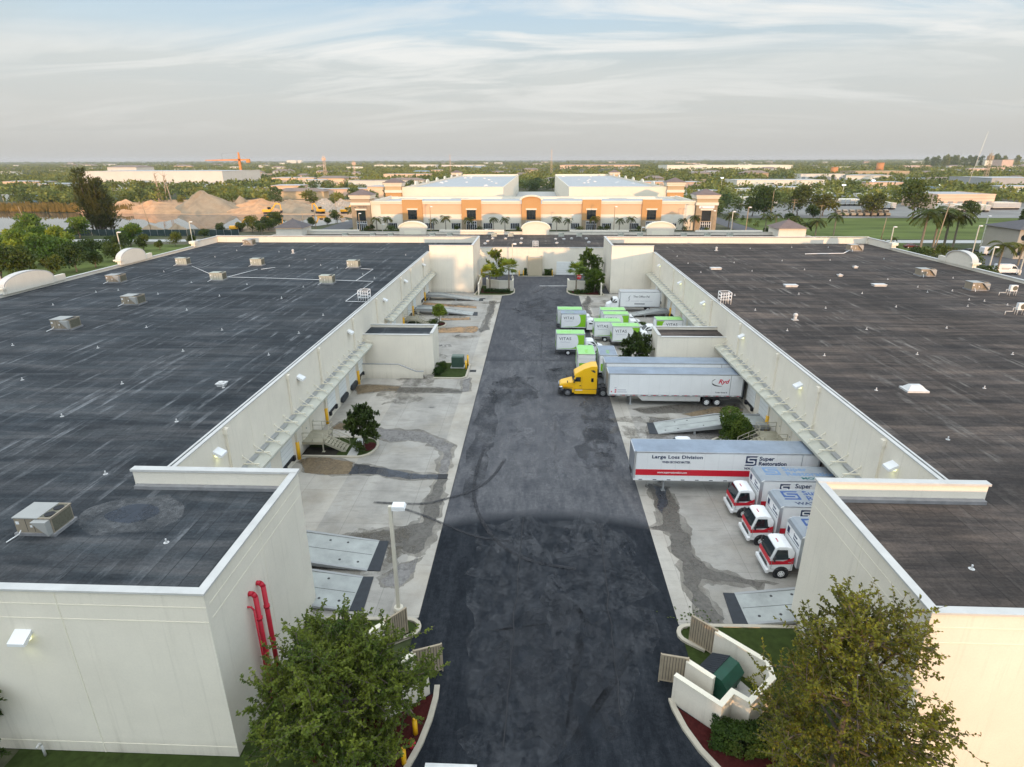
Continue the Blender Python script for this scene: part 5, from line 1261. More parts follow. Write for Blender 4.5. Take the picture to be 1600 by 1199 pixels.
# -- island by the stairs (left dock) and its far twin; right dock stairs
def stair_island(x0, s, yc, tip, label):
    P = [(x0 + s * .2, yc - 2.2)] + [(x0 + s * 4.6, yc - 2.2)] + [(tip - s * 1.6 + s * 1.6 * math.sin(rad(a)), yc - 2.2 * math.cos(rad(a)) * 1.0) for a in range(0, 181, 20)] + [(x0 + s * .2, yc + 2.2)]
    mb = MB(); mb.prism(P, 0, .1); struct('island_lawn', mb, M['grass'])
    curb('island_kerb', P, .26, .16)
    Q = [(x0 + s * 4.7, yc - 2.1), (x0 + s * 5.7, yc - 2.1), (x0 + s * 5.7, yc + 2.1), (x0 + s * 4.7, yc + 2.1)]
    mb = MB(); mb.prism(Q, .08, .12); struct('footpath', mb, M['walk'])
    mb = MB(); mb.prism([(x0 + s * 6.4 + .75 * math.cos(t * PI / 7), yc + .1 + 1.0 * math.sin(t * PI / 7)) for t in range(14)], .09, .125); struct('mulch_bed', mb, M['mulch'])
    mb = MB(); mb.prism([(x0 + s * .1, yc - 2.0), (x0 + s * 3.6, yc - 2.0), (x0 + s * 3.6, yc - .3), (x0 + s * .1, yc - .3)], .09, .122); struct('soil_patch', mb, M['soil'])  # dark soil strip beside and below the stairs
    r = thing('dock_stairs', label, 'stairs', (x0, yc, 0)); rail = pm('stair_rail_tan', (.46, .43, .33), .55, .1, 1)
    tread = pm('stair_tan', (.36, .335, .25), .65, .12, 1)
    mb = MB(); mb.box(0, -1.3, 1.05, s * 2.2, 1.7, 1.2); mb.box(0, -1.34, .95, s * 2.24, -1.3, 1.22); mb.build('landing', [tread], r)
    mb = MB()
    for k in range(7):
        u = 2.2 + k * .3; z = 1.2 - (k + 1) * .15; mb.box(s * u, -1.1, z - .04, s * (u + .32), .3, z)
    for yy in (-1.16, .36): mb.prism([(s * 2.2, 1.22), (s * 4.4, .12), (s * 4.4, -.0), (s * 4.15, -.0), (s * 2.2, .95)], yy - .03, yy + .03, 'y')
    mb.build('stair_flight', [tread], r)
    def rl(P):
        mb = MB()
        for z in (0, -.45): mb.tube([(p[0], p[1], p[2] + z) for p in P], .03, 6)
        for p in P: mb.cyl((p[0], p[1], p[2] - 1.0), p, .03, n=6)
        mb.build('handrail', [rail], r)
    rl([(s * .1, -1.28, 2.2), (s * 1.1, -1.28, 2.2), (s * 2.2, -1.28, 2.2)]); rl([(s * .1, 1.66, 2.2), (s * 1.1, 1.66, 2.2), (s * 2.2, 1.66, 2.2), (s * 2.2, .5, 2.2)])
    for yy in (-1.16, .36): rl([(s * 2.25, yy, 2.15), (s * 3.3, yy, 1.62), (s * 4.35, yy, 1.08)])
    for yy in (-1.25, 1.6): mb = MB(); mb.box(s * 2.05, yy - .05, 0, s * 2.15, yy + .05, 1.05); mb.box(s * 1.95, yy - .15, 0, s * 2.25, yy + .15, .14); mb.build('landing_post', [rail], r)
    return r
stair_island(XL, 1, 55.3, -16.3, 'tan steel stairs with handrails up to the left dock beside the slim tree')
stair_island(XL, 1, 105.0, -16.3, 'tan steel stairs at the far left dock, partly behind the left annex')
stair_island(XR, -1, 56.6, 18.4, 'dock stairs on the right behind the round bush')

# -- transformer island
P = [(-13.9, 76.5), (-10.1, 76.5), (-9.5, 77.1), (-9.5, 82.4), (-10.1, 83.0), (-13.9, 83.0)]
mb = MB(); mb.prism(P, 0, .1); struct('island_lawn', mb, M['grass']); curb('island_kerb', P, .26, .16)
r = thing('transformer_box', 'dark green electrical cabinet on the lawn patch beside the left annex', 'transformer', (-11.1, 81.3, .1))
mb = MB(); mb.box(-1, -.8, 0, 1, .8, .14); mb.build('pad', M['walk'], r)
mb = MB(); mb.prism([(-.75, .14), (.75, .14), (.75, 1.25), (.35, 1.6), (-.75, 1.6)], -.85, .85, 'x'); mb.box(-.02, -.77, .2, .02, -.75, 1.2, 0); mb.build('cabinet', M['transf'], r, bevel=.03)
mb = MB(); mb.box(-.85, -.4, 1.6, .85, .75, 1.66); mb.build('lid', pm('transformer_lid', (.12, .16, .13), .5, .1, 1), r)
def bollard(label, x, y, h=1.35, z=0, rr=.13):
    mb = MB(); mb.cyl((0, 0, 0), (0, 0, h - .08), rr, n=14); mb.cyl((0, 0, h - .08), (0, 0, h), rr, rr * .5, n=14); o = mb.build('bollard', M['yellow'], None, (x, y, z)); return tag(o, label, 'bollard', 'yellow bollards')
bollard('tall yellow bollard behind the other one beside the green cabinet', -9.75, 81.9, 1.7); bollard('yellow bollard nearer the viewer beside the green cabinet', -9.85, 80.3, 1.4)
bollard('yellow bollard under the dark green tree, upper one', -6.0, 22.55, 1.15); bollard('yellow bollard under the dark green tree, lower one', -6.25, 20.9, 1.15)
r = thing('fire_hydrant', 'small red hydrant between two yellow bollards', 'hydrant', (-6.05, 21.75, 0))
mb = MB(); mb.cyl((0, 0, 0), (0, 0, .55), .11, n=10); mb.cyl((0, 0, .55), (0, 0, .72), .14, .05, n=10); mb.build('barrel', M['pipe'], r)
mb = MB(); mb.cyl((-.22, 0, .42), (.22, 0, .42), .06, n=8); mb.cyl((0, -.2, .42), (0, 0, .42), .07, n=8); mb.build('outlet', M['pipe'], r)

# -- dumpster corners: right one in full, left one behind the tree
def gate(label, a, b_, h=1.95):
    A = Vector(a); B = Vector(b_); d = (B - A).normalized(); n = Vector((-d.y, d.x)); L = (B - A).length; r = thing('enclosure_gate', label, 'gate', (a[0], a[1], 0), math.atan2(d.y, d.x), 'slatted enclosure gates')
    mb = MB(); k = 0
    mb.box(0, -.03, .12, L, 0, h - .05, 1)
    while k * .16 < L - .1: mb.box(k * .16 + .02, 0, .12, k * .16 + .13, .03, h, 0); mb.box(k * .16 + .02, -.06, .12, k * .16 + .13, -.03, h, 0); k += 1
    mb.build('slats', [M['wood'], M['gatew']], r)
    mb = MB()
    for z in (.12, h - .02): mb.box(-.04, -.07, z, L + .04, .045, z + .07)
    for x in (-.05, L): mb.box(x, -.07, 0, x + .07, .046, h + .08)
    mb.build('gate_frame', M['wood'], r); return r
def enclosure(f, lab):
    q = lambda P: [f(*p) for p in P]
    wall_run('enclosure_wall', q([(10.95, 28.4), (13.1, 26.25), (12.95, 25.15), (11.25, 23.6), (10.55, 24.2), (9.7, 23.35), (7.85, 25.1)]), 1.8, 'cream stepped wall around ' + lab)
    wall_run('enclosure_wall', q([(8.75, 26.15), (9.75, 25.15)]), 1.75, 'short cream inner wall beside ' + lab)
enclosure(lambda x, y: (x, y), 'the dark green dumpster on the right')
enclosure(lambda x, y: (2.0 - x, y), 'the left enclosure behind the near tree')
gate('slatted timber gate leaf swung out onto the drive, left of the dumpster', (8.7, 26.2), (7.3, 26.45))
gate('slatted timber gate leaf behind the dumpster against the lawn', (10.9, 28.45), (9.75, 29.55))
gate('slatted timber gate leaf sticking out beside the near left tree', (-6.7, 26.2), (-5.25, 26.75))
gate('slatted timber gate leaf by the foot of the lamp post, left side', (-8.9, 28.5), (-7.9, 29.6))
def dumpster(label, x, y, rz):
    r = thing('dumpster', label, 'dumpster', (x, y, 0), rz)     # local -y is the front with the sloping lids
    mb = MB(); mb.prism([(-.85, .12), (.75, .12), (.95, 1.1), (.55, 1.55), (-.0, 1.62), (-.95, 1.12)], -.95, .95, 'x', 0)
    for xx in (-.97, .95): mb.box(xx, -.5, .75, xx + .02, .6, .95, 0)
    for k in (-.5, 0, .5): mb.box(k - .03, .76, .2, k + .03, .84, 1.0, 0)
    b = mb.build('bin_body', M['dumpg'], r, bevel=.025)
    for sx in (-.93, .01):
        mb = MB(); mb.prism([(-1.02, 1.12), (-1.0, 1.08), (.02, 1.60), (.02, 1.66)], sx, sx + .92, 'x', 0)
        for k in range(5): mb.prism([(-1.0, 1.16), (-.95, 1.19), (.0, 1.685), (.0, 1.66)], sx + .08 + k * .18, sx + .13 + k * .18, 'x', 0)
        mb.build('lid', M['blackplate'], r)
    mb = MB(); mb.box(-1.12, -.3, .75, -.97, .3, .95); mb.box(.97, -.3, .75, 1.12, .3, .95); mb.build('fork_pocket', M['dumpg'], r)
    return r
d_ = dumpster('dark green dumpster with black ribbed lids inside the right enclosure', 10.55, 26.2, rad(45)); d_.rotation_euler.z = rad(-135)
sheet('enclosure_floor', [(8.3, 25.9), (10.0, 24.0), (12.9, 25.2), (10.9, 28.3)], .006, M['walk'])
# planting beds and kerbs by the entrance
mb = MB(); mb.prism([(9.9, 30.75), (16.8, 30.95), (16.8, 21.3), (13.3, 24.9), (13.3, 26.4), (11.1, 28.6), (10.3, 29.0)], -.02, .09); struct('bed_lawn', mb, M['grass'])
mb = MB(); mb.prism([(7.75, 24.8), (9.7, 23.15), (11.25, 23.4), (12.5, 24.2), (13, 22.8), (10.6, 20), (9.0, 21.5), (8.1, 23.3)], -.02, .085); struct('mulch_bed', mb, M['mulch'])
curb('island_kerb', [(16.8, 30.95), (10.0, 30.85)] + arc(9.95, 30.1, .75, 95, 240, 6) + [(10.5, 28.8)], .26)
curb('island_kerb', [(7.7, 25.2), (7.75, 24.6), (8.05, 23.4), (8.55, 22.2), (9.3, 21.0), (10.6, 19.4), (12.5, 17.8)], .3)
curb('island_kerb', [(-5.35, 25.6), (-5.3, 24.8), (-5.4, 23.4), (-5.65, 22.0), (-6.1, 20.6), (-6.9, 19.0)], .3)
curb('island_kerb', [(-13.5, 30.6), (-8.0, 30.75)] + arc(-7.95, 30.0, .75, 85, -60, 6) + [(-8.6, 28.7)], .26)
mb = MB(); mb.prism([(-14.5, 30.55), (-8.0, 30.65), (-7.4, 30.0), (-8.6, 28.8), (-11.1, 26.4), (-11.1, 24.9), (-14.5, 22)], -.02, .09); struct('bed_lawn', mb, M['grass'])
mb = MB(); mb.prism([(-5.45, 25.1), (-7.7, 23.2), (-10, 23.4), (-11, 21), (-8.2, 18), (-7.0, 18.9), (-6.2, 20.6), (-5.55, 23)], -.02, .085); struct('mulch_bed', mb, M['mulch'])
hedge('hedge', 'clipped hedge in front of the stepped dumpster wall on the right', [(9.3, 22.9), (10.6, 22.4), (12.6, 22.7)], 1.3, 1.15, 5200, 61)
mb = MB(); mb.cyl((0, 0, 0), (0, 0, .14), .07, n=10)
# fallen leaves on the apron by the right island
mb = MB(); rr_ = random.Random(77)
for k in range(60):
    x, y = G(1062 + rr_.gauss(15, 18), 965 + rr_.gauss(0, 10)); 
    if y > 30.9: leaf_card(mb, Vector((x, y, .02 + rr_.random() * .02)), Vector((rr_.uniform(-1, 1), rr_.uniform(-1, 1), .1)).normalized(), Vector((0, 0, 1)), .16, .06)
tag(mb.build('leaf_litter', M['leaf2']), 'scattered green leaves fallen on the pale apron', 'leaf litter', kind='stuff')

# -- far end islands with palms
def end_island(P, tone):
    mb = MB(); mb.prism(P, 0, .1); struct('island_lawn', mb, M['grass']); curb('island_kerb', P + [P[0]], .3, .16)
end_island([(-13.6, 130.0), (-7.6, 130.0), (-5.6, 131), (-4.9, 133), (-5.0, 137), (-6, 139), (-12.9, 141)], 0)
end_island([(14.9, 130.3), (9.0, 130.6), (7.5, 132), (7.0, 134), (7.2, 138), (8, 140), (14.2, 141)], 0)
mb = MB(); mb.prism([(-12.4, 132.5), (-6.2, 131.8), (-5.6, 134), (-12.4, 136.5)], .1, .13); struct('mulch_bed', mb, M['mulch'])
mb = MB(); mb.prism([(13.9, 131), (12, 131), (8.0, 133), (8.0, 134.5), (13.9, 136)], .1, .13); struct('mulch_bed', mb, M['mulch'])
wall_run('enclosure_wall', [(-11.4, 138.5), (-11.3, 136.6), (-8.4, 135.2), (-5.4, 134.9), (-5.3, 137.5)], 2.3, 'angled cream enclosure wall on the far left island behind the palms')
wall_run('enclosure_wall', [(7.3, 138), (7.5, 135.6), (10.9, 134.9), (13.6, 136.8), (13.6, 138.5)], 2.3, 'angled cream enclosure wall on the far right island behind the stop sign')
wall_run('screen_wall', [(-13.7, 141.5), (-12.9, 140.5), (-12.7, 130.4)], 2.4, 'low cream screen wall beside the far left block')
wall_run('screen_wall', [(15.9, 140.8), (14.6, 140.3), (14.3, 130.8)], 2.4, 'low cream screen wall beside the far right block')
dumpster('dark dumpster lid showing above the far left island wall', -8.3, 137.6, 0); o_ = dumpster('blue black dumpster lid showing above the far right island wall', 10.6, 137.4, 0)
hedge('hedge', 'low hedge in front of the far left island wall', [(-11.6, 133.6), (-8.3, 132.8), (-5.9, 132.8)], 1.0, .8, 900, 63, ls=.22)
hedge('hedge', 'low hedge in front of the far right island wall', [(8.6, 132.8), (11, 132.6), (12.5, 134), (13.2, 136)], 1.0, .8, 900, 64, ls=.22)
def palm_at(name, label, x, y, seed, h, nf, fl, fan, z=0, group=None, tr=.17, leanx=0, leaf='palm'):
    t, c = palm(seed, h, nf, fl, fan, tr, leanx); o = thing(name, label, 'palm tree', (x, y, z), 0, group); t.build('trunk', M['palmbark'], o); c.build('crown', M[leaf], o); return o
palm_at('fan_palm', 'left of two fan palms on the far left island', -10.4, 133.6, 71, 4.2, 30, 2.6, True, .1, leaf='leaf3')
palm_at('fan_palm', 'taller fan palm beside the drive on the far left island', -6.1, 133.4, 72, 5.4, 30, 2.6, True, .1, leaf='leaf3')
palm_at('fan_palm', 'fan palm beside the stop sign on the far right island', 8.9, 133.0, 73, 5.0, 30, 2.6, True, .1, leaf='leaf3')
TB, CB = branch_tree(74, 5.0, 2.4, 14, 7, 6, 6, .3, .12, trunk_r=.1); tree('broadleaf_tree', 'round headed tree in front of the far right island screen wall', 'tree', (13.0, 133.6, .1), TB, CB, 'leaf3')
TB, CB = branch_tree(75, 8.0, 3.4, 13, 7, 6, 6, .34, .13, trunk_r=.14); tree('broadleaf_tree', 'tall loose tree against the right white door of the cross building', 'tree', (12.6, 145.5, 0), TB, CB, 'leaf3')
TB, CB = branch_tree(76, 8.6, 2.9, 10, 6, 5, 5, .36, .12, trunk_r=.14); tree('broadleaf_tree', 'tall loose tree against the left white door of the cross building', 'tree', (-9.6, 143.5, 0), TB, CB, 'leaf3')
# the little planted kerb under the trash shaft
P = [(-4.8, 155.9), (-4.6, 153.4), (4.4, 153.4), (4.6, 155.9)]
mb = MB(); mb.prism(P, 0, .1); struct('island_lawn', mb, M['grass']); curb('island_kerb', P, .26, .16)
hedge('hedge', 'clipped hedge right of the tan trash shaft', [(2.2, 154.6), (4.0, 154.6)], 1.5, 1.5, 500, 65, ls=.25); hedge('hedge', 'small clipped hedge left of the tan trash shaft', [(-3.0, 154.6), (-2.6, 154.6)], 1.2, 1.7, 300, 66, ls=.25)
for k, (x, l) in enumerate(((-4.4, 'yellow bollard leftmost by the trash shaft kerb'), (-3.3, 'second yellow bollard from the left by the trash shaft kerb'), (4.1, 'yellow bollard right of the trash shaft hedge'))): bollard(l, x, 153.9, 1.5)
r = thing('stop_sign', 'red octagonal stop sign on a post by the far right palm', 'stop sign', (9.9, 139.6, 0))
mb = MB(); mb.cyl((0, 0, 0), (0, 0, 2.9), .05, n=6); mb.build('post', M['grey'], r)
mb = MB(); mb.prism([(.62 * math.cos(PI / 8 + k * PI / 4), 2.5 + .62 * math.sin(PI / 8 + k * PI / 4)) for k in range(8)], -.09, -.06, 'y'); mb.build('sign_plate', M['stop'], r)
text('STOP', .42, M['signw'], r, (0, -.095, 2.35), (PI / 2, 0, 0), align='CENTER', bold=.008, sx=.85)

# -- lamp posts
def lamp_post(label, x, y, h, rz=0, arm=1.0, base=True, group='lamp posts', mat='pole', double=False, sz=1.0):
    r = thing('lamp_post', label, 'lamp post', (x, y, 0), rz, group)
    mb = MB(); mb.prism([(-.11 * sz, -.11 * sz), (.11 * sz, -.11 * sz), (.11 * sz, .11 * sz), (-.11 * sz, .11 * sz)], 0, h); mb.cyl((0, 0, 0), (0, 0, .5), .3 * sz, n=12); mb.build('pole', M[mat], r)
    for s in ((1, -1) if double else (1,)):
        mb = MB(); mb.box(0, -.06, h - .12, s * arm * .35, .06, h - .02, 0); mb.prism([(s * arm * .35, h - .2), (s * arm * .35, h + .06), (s * (arm * .45), h + .12), (s * (arm * .35 + .75 * sz), h + .1), (s * (arm * .35 + .85 * sz), h - .05), (s * (arm * .35 + .8 * sz), h - .2)], -.3 * sz, .3 * sz, 'y', 0); mb.build('lamp_head', M['white'], r, bevel=.02)
    return r
lamp_post('tall cream lamp post with a flat white head on the left apron', -8.8, 31.4, 8.15, .05, .35)
lamp_post('lamp post in front of the left white door of the cross building', -6.0, 150.5, 8.6, 0, .5)
# ------------------------------------------------------------------ the orange office row beyond
FY = 262.0
sheet('parking_asphalt', rect(-92, 191, 100, 256), -.02, M['asph2']); sheet('side_road', [(84, 120), (93, 120), (93, 330), (84, 330)], -.012, M['asph2']); sheet('side_road', rect(-94, 190, -82, 330), -.012, M['asph2'])
sheet('front_lawn', rect(-82, 256, 80, 261.5), -.01, M['grass'])
OB = thing('office_row', 'orange and cream office row with dark entry windows, arched centre bay and corner towers', 'office building', (0, FY, 0)); o0 = (0, -FY, 0)
mb = MB()
mb.box(-70.6, FY, 0, 65.8, FY + .4, 10.6, 0); mb.box(-70.6, FY + .4, 0, -70.2, 300, 10.6, 0); mb.box(65.4, FY + .4, 0, 65.8, 300, 10.6, 0); mb.box(-70.2, 299.6, 0, 65.4, 300, 10.6, 0)
segs = [(-66.5, -57), (-48.5, -31.8), (-23.6, -6.5), (1.6, 18.9), (26.7, 43.8), (51.8, 61.5)]
for a, b_ in segs:
    mb.box(a, FY - .06, 6.5, b_, FY, 10.6, 1)
    n = 2 if b_ - a < 12 else 3; w = (b_ - a) / n
    for k in range(n): mb.box(a + k * w + .3, FY - .1, 3.3, a + (k + 1) * w - .3, FY, 6.2, 2)
mb.build('wall', [M['fcream'], M['peach'], M['offw']], OB, o0)
mb = MB()
for a, b_ in [(-70.8, -57), (-48.5, -31.8), (-23.6, -6.9), (2.0, 18.9), (26.7, 43.8), (51.8, 66.0)]:
    mb.box(a, FY - .35, 10.6, b_, FY + .5, 11.3, 0); mb.box(a, FY - .6, 11.3, b_, FY + .5, 11.9, 0)
mb.box(-70.8, FY + .5, 10.6, -70.2, 300.2, 11.9); mb.box(65.4, FY + .5, 10.6, 66, 300.2, 11.9); mb.box(-70.2, 299.7, 10.6, 65.4, 300.2, 11.5)
mb.build('cornice', [M['fcream']], OB, o0)
mb = MB(); mb.box(-70.2, FY + .5, 10.2, 65.4, 299.6, 10.55); mb.build('roof', M['wroof'], OB, o0)
for a, b_ in segs:
    n = 2 if b_ - a > 12 else 1
    for k in range(n):
        xc = a + (b_ - a) * (k + .5) / n + (1.5 if n == 2 and k else -1.5 if n == 2 else 0)
        mb = MB(); mb.box(xc - 1.9, FY - .12, .5, xc + 1.9, FY - .02, 2.8, 0)
        for j in range(6): mb.box(xc - 1.95 + j * .76, FY - .16, .45, xc - 1.85 + j * .76, FY - .121, 2.85, 1)
        for z in (.42, 2.8): mb.box(xc - 2.0, FY - .17, z, xc + 2.0, FY - .121, z + .1, 1)
        mb.build('window', [M['glass'], M['signw']], OB, o0)
def bay(a, b_, arch=False):
    xc = (a + b_) / 2; mb = MB()
    mb.box(a, FY - 1.0, 4.2, b_, FY, 12.4, 0); mb.box(a - .05, FY - 1.1, 0, b_ + .05, FY, 4.2, 1)
    if arch:
        A = [(xc + 4.05 * math.cos(t), 12.2 + 1.5 * math.sin(t)) for t in [PI - PI * k / 12 for k in range(13)]]; mb.prism(A, FY - .998, FY, 'y', 0)
        B = [(xc + 4.9 * math.cos(t), 12.3 + 2.0 * math.sin(t)) for t in [PI - PI * k / 12 for k in range(13)]]
        for k in range(12): mb.prism([B[k], B[k + 1], A[k + 1], A[k]], FY - 1.5, FY + .4, 'y', 2)
    else: mb.box(a - .1, FY - 1.1, 12.4, b_ + .1, FY + .6, 12.7, 2)
    mb.box(xc - 2.3, FY - 1.25, 8.3, xc + 2.3, FY - 1.0, 8.9, 2)
    o = mb.build('entry_bay', [M['orange'], M['stone'], M['fcream']], OB, o0)
    mb = MB(); mb.box(xc - 1.9, FY - 1.06, 4.4, xc + 1.9, FY - 1.0, 8.3, 0)
    for j in (-.65, .65): mb.box(xc + j - .04, FY - 1.09, 4.4, xc + j + .04, FY - 1.06, 8.3, 1)
    for z in (5.7, 7.0): mb.box(xc - 1.9, FY - 1.085, z, xc + 1.9, FY - 1.06, z + .08, 1)
    mb.build('entry_window', [M['glass'], M['dark']], o)
    mb = MB(); mb.box(xc - 2.1, FY - 1.2, .05, xc + 2.1, FY - 1.11, 3.7, 0)
    for j in range(6): mb.box(xc - 2.15 + j * .84, FY - 1.24, 0, xc - 2.02 + j * .84, FY - 1.2, 3.75, 1)
    for z in (2.5, 3.62): mb.box(xc - 2.15, FY - 1.25, z, xc + 2.15, FY - 1.2, z + .14, 1)
    mb.build('entry_door', [M['glass'], M['signw']], o)
for a, b_ in ((-57, -48.5), (-31.8, -23.6), (-6.5, 1.6), (18.9, 26.7), (43.8, 51.8)): bay(a, b_, a == -6.5)
def corner_tower(par, off, x0, x1, y, k=1.0, base=0, sign=0):
    xc = (x0 + x1) / 2; d = x1 - x0; mb = MB()
    mb.box(x0, y - 1.5, base, x1, y + d - 1.5, 10.2 * k, 0); mb.box(x0 - .25, y - 1.75, 10.2 * k, x1 + .25, y + d - 1.25, 11.3 * k, 1); mb.box(x0, y - 1.5, 11.3 * k, x1, y + d - 1.5, 12.8 * k, 3)
    mb.box(x0 - .3, y - 1.8, 12.8 * k, x1 + .3, y + d - 1.2, 13.6 * k, 1); mb.box(x0 - .7, y - 2.2, 13.6 * k, x1 + .7, y + d - .8, 14.3 * k, 1)
    mb.box(x0 - .06, y - 1.56, base, x1 + .06, y + d - 1.44, min(base + 6.5, 8 * k) if base == 0 else base + .5, 2); mb.box(xc - d * .3, y - 1.75, 8.2 * k, xc + d * .3, y - 1.5, 8.8 * k, 1)
    t = mb.build('corner_tower', [M['orange'] if base else M['stone'], M['fcream'], M['stone'], M['tanw']], par, off)
    mb = MB(); e = d / 2 + 1.1; yc = y + d / 2 - 1.5; z = 14.3 * k
    mb.add([(xc - e, yc - e, z), (xc + e, yc - e, z), (xc + e, yc + e, z), (xc - e, yc + e, z), (xc, yc, z + 2.3)], [(0, 1, 4), (1, 2, 4), (2, 3, 4), (3, 0, 4), (3, 2, 1, 0)]); mb.build('tower_roof', M['shingle'], t)
    if not base:
        mb = MB(); mb.box(xc - 1.9, y - 1.62, 3.9, xc + 1.9, y - 1.565, 8.1, 0); mb.build('tower_window', M['glass'], t)
        mb = MB(); mb.box(xc - 2.1, y - 1.66, .05, xc + 2.1, y - 1.565, 3.6, 0)
        for j in range(6): mb.box(xc - 2.15 + j * .84, y - 1.7, 0, xc - 2.0 + j * .84, y - 1.66, 3.7, 1)
        mb.box(xc - 2.15, y - 1.71, 2.6, xc + 2.15, y - 1.66, 2.75, 1); mb.build('tower_door', [M['glass'], M['signw']], t)
        mb = MB()
        if sign == 1: strips(mb, xc - 1.2, xc + 2.6, 9.5, .35, 3, y - 1.506, 0, 3); strips(mb, xc - .6, xc + 3, 8.95, .35, 3, y - 1.506, 0, 5); mb.box(xc - 2.8, y - 1.51, 9.2, xc - 2.0, y - 1.5, 9.5, 0)
        else: mb.box(xc - 3.2, y - 1.56, 9.0, xc + 3.0, y - 1.5, 10.1, 1); mb.prism([(xc - 2.9, 9.1), (xc - 1.6, 9.1), (xc - 2.2, 9.9)], y - 1.58, y - 1.561, 'y', 2)
        mb.build('tower_sign', [M['ink'], M['signw'], M['paleink']], t)
corner_tower(OB, o0, -78.6, -70.6, FY, sign=1); corner_tower(OB, o0, 66.0, 74.6, FY, sign=2)
# the two big sheds behind it
def shed(name, lab, x0, x1, y0, y1, h, tower):
    s = thing(name, lab, 'warehouse', ((x0 + x1) / 2, y0, 0)); off = (-(x0 + x1) / 2, -y0, 0)
    mb = MB(); mb.box(x0, y0, 0, x1, y0 + .4, h, 0); mb.box(x0, y0 + .4, 0, x0 + .4, y1, h, 0); mb.box(x1 - .4, y0 + .4, 0, x1, y1, h, 0); mb.box(x0 + .4, y1 - .4, 0, x1 - .4, y1, h + .6, 0)
    xi = x1 if tower < 0 else x0
    for k in range(9): y = y0 + 20 + k * 26; mb.box(xi - .05, y, 0, xi + .05, y + 4, 4.2, 1)
    mb.build('wall', [M['fcream'], M['grey']], s, off)
    mb = MB(); mb.box(x0 + .4, y0 + .4, h - 1.5, x1 - .4, y1 - .4, h - 1.1); rf = mb.build('roof', M['wroof'], s, off)
    mb = MB(); mb.box(x0 - .1, y0 - .1, h, x1 + .1, y0 + .5, h + .15); mb.build('parapet_cap', M['wallline'], s, off)
    r = random.Random(int(abs(x0)))
    for k in range(12): x = r.uniform(x0 + 5, x1 - 5); y = r.uniform(y0 + 12, y1 - 20); inst(VM['skylight'], 'roof_box', rf, (x, y, h - 1.1), 0, r.uniform(.5, .9))
    for yt in (y0, y1 - 10):
        corner_tower(s, off, *((-78.5, -70.2) if tower < 0 else (66, 74.3)), yt, 1.2, 4)
    for k in range(6):
        y = y0 + 40 + k * 38; xx = x0 if tower < 0 else x1
        mb = MB(); A = [(y + 5 * math.cos(t), h + 1.8 * math.sin(t)) for t in [PI - PI * j / 8 for j in range(9)]]; mb.prism(A, xx - .3, xx + .3, 'x'); mb.build('arched_parapet', M['fcream'], s, off)
    return s
shed('shed', 'large pale warehouse with white roof behind the left half of the orange office row', -70, -17.5, 323, 590, 14.9, -1)
shed('shed', 'large pale warehouse with white roof behind the right half of the orange office row', 16.3, 66, 323, 590, 14.9, 1)
sheet('court_concrete', rect(-17.4, 301, 16.2, 590), -.01, M['walk'])
def far_truck(lab, x, y, rz): o = dup(OT, (x, y, 0), rz, lab); return o
far_truck('white box truck at the left of the court behind the arched centre bay', -11, 330, PI / 2 * 3); far_truck('white box truck farther back in the court behind the orange row', -9.5, 372, PI)

# palms, shrubs and lamps in front of the office row
PT, PC = palm(81, 4.6, 15, 2.7); PTm = PT.mesh('trunk', [M['palmbark']]); PCm = PC.mesh('crown', [M['palm']])
PT2, PC2 = palm(82, 5.6, 17, 3.0); PT2m = PT2.mesh('trunk', [M['palmbark']]); PC2m = PC2.mesh('crown', [M['palm']])
def put_palm(label, x, y, v=0, s=1, rz=0, group='palms', name='palm_tree', z=0):
    o = thing(name, label, 'palm tree', (x, y, z), rz, group); o.scale = (s,) * 3
    inst(PT2m if v else PTm, 'trunk', o); inst(PC2m if v else PCm, 'crown', o); return o
rp = random.Random(8)
for k, px in enumerate((598, 614, 683, 702, 737, 774, 791, 868, 885, 924, 961, 978, 1055, 1072)):
    put_palm('feathery palm in the row along the orange office front', (px - 840) * 262 / 935 + .4, 257.5 + rp.uniform(-1, 1), k % 2, rp.uniform(.9, 1.1), rp.uniform(0, 6), 'palms along the orange office front')
for k, px in enumerate((583, 590, 622, 637, 668, 720, 755, 812, 850, 905, 935, 945, 990, 1010, 1040, 1060, 1090)):
    bush('low rounded shrub in the planting strip along the orange office front', (px - 840) * 262 / 935, 258 + rp.uniform(-1.5, 1), rp.uniform(1.2, 2.2), rp.uniform(1.4, 2.6), 160, 90 + k, 'leaf2', .55, 'shrubs along the orange office front')
bush('wide dark shrub left of the left arched parapet of the cross building', -56, 235, 4.2, 3.6, 500, 120, 'leaf2', .6)
for k, (px, y, h) in enumerate(((567, 235, 9), (602, 235, 5), (677, 235, 11.5), (890, 235, 8.5), (955, 235, 11.5), (997, 225, 5), (1101, 235, 10), (1130, 225, 10.5), (1152, 218, 12.5))):
    lamp_post('slim parking lot lamp post in front of the orange office row', (px - 840) * y / 935 + .3, y, h, 0, .4, group='parking lot lamp posts', mat='pole' if k % 2 else 'wpole')
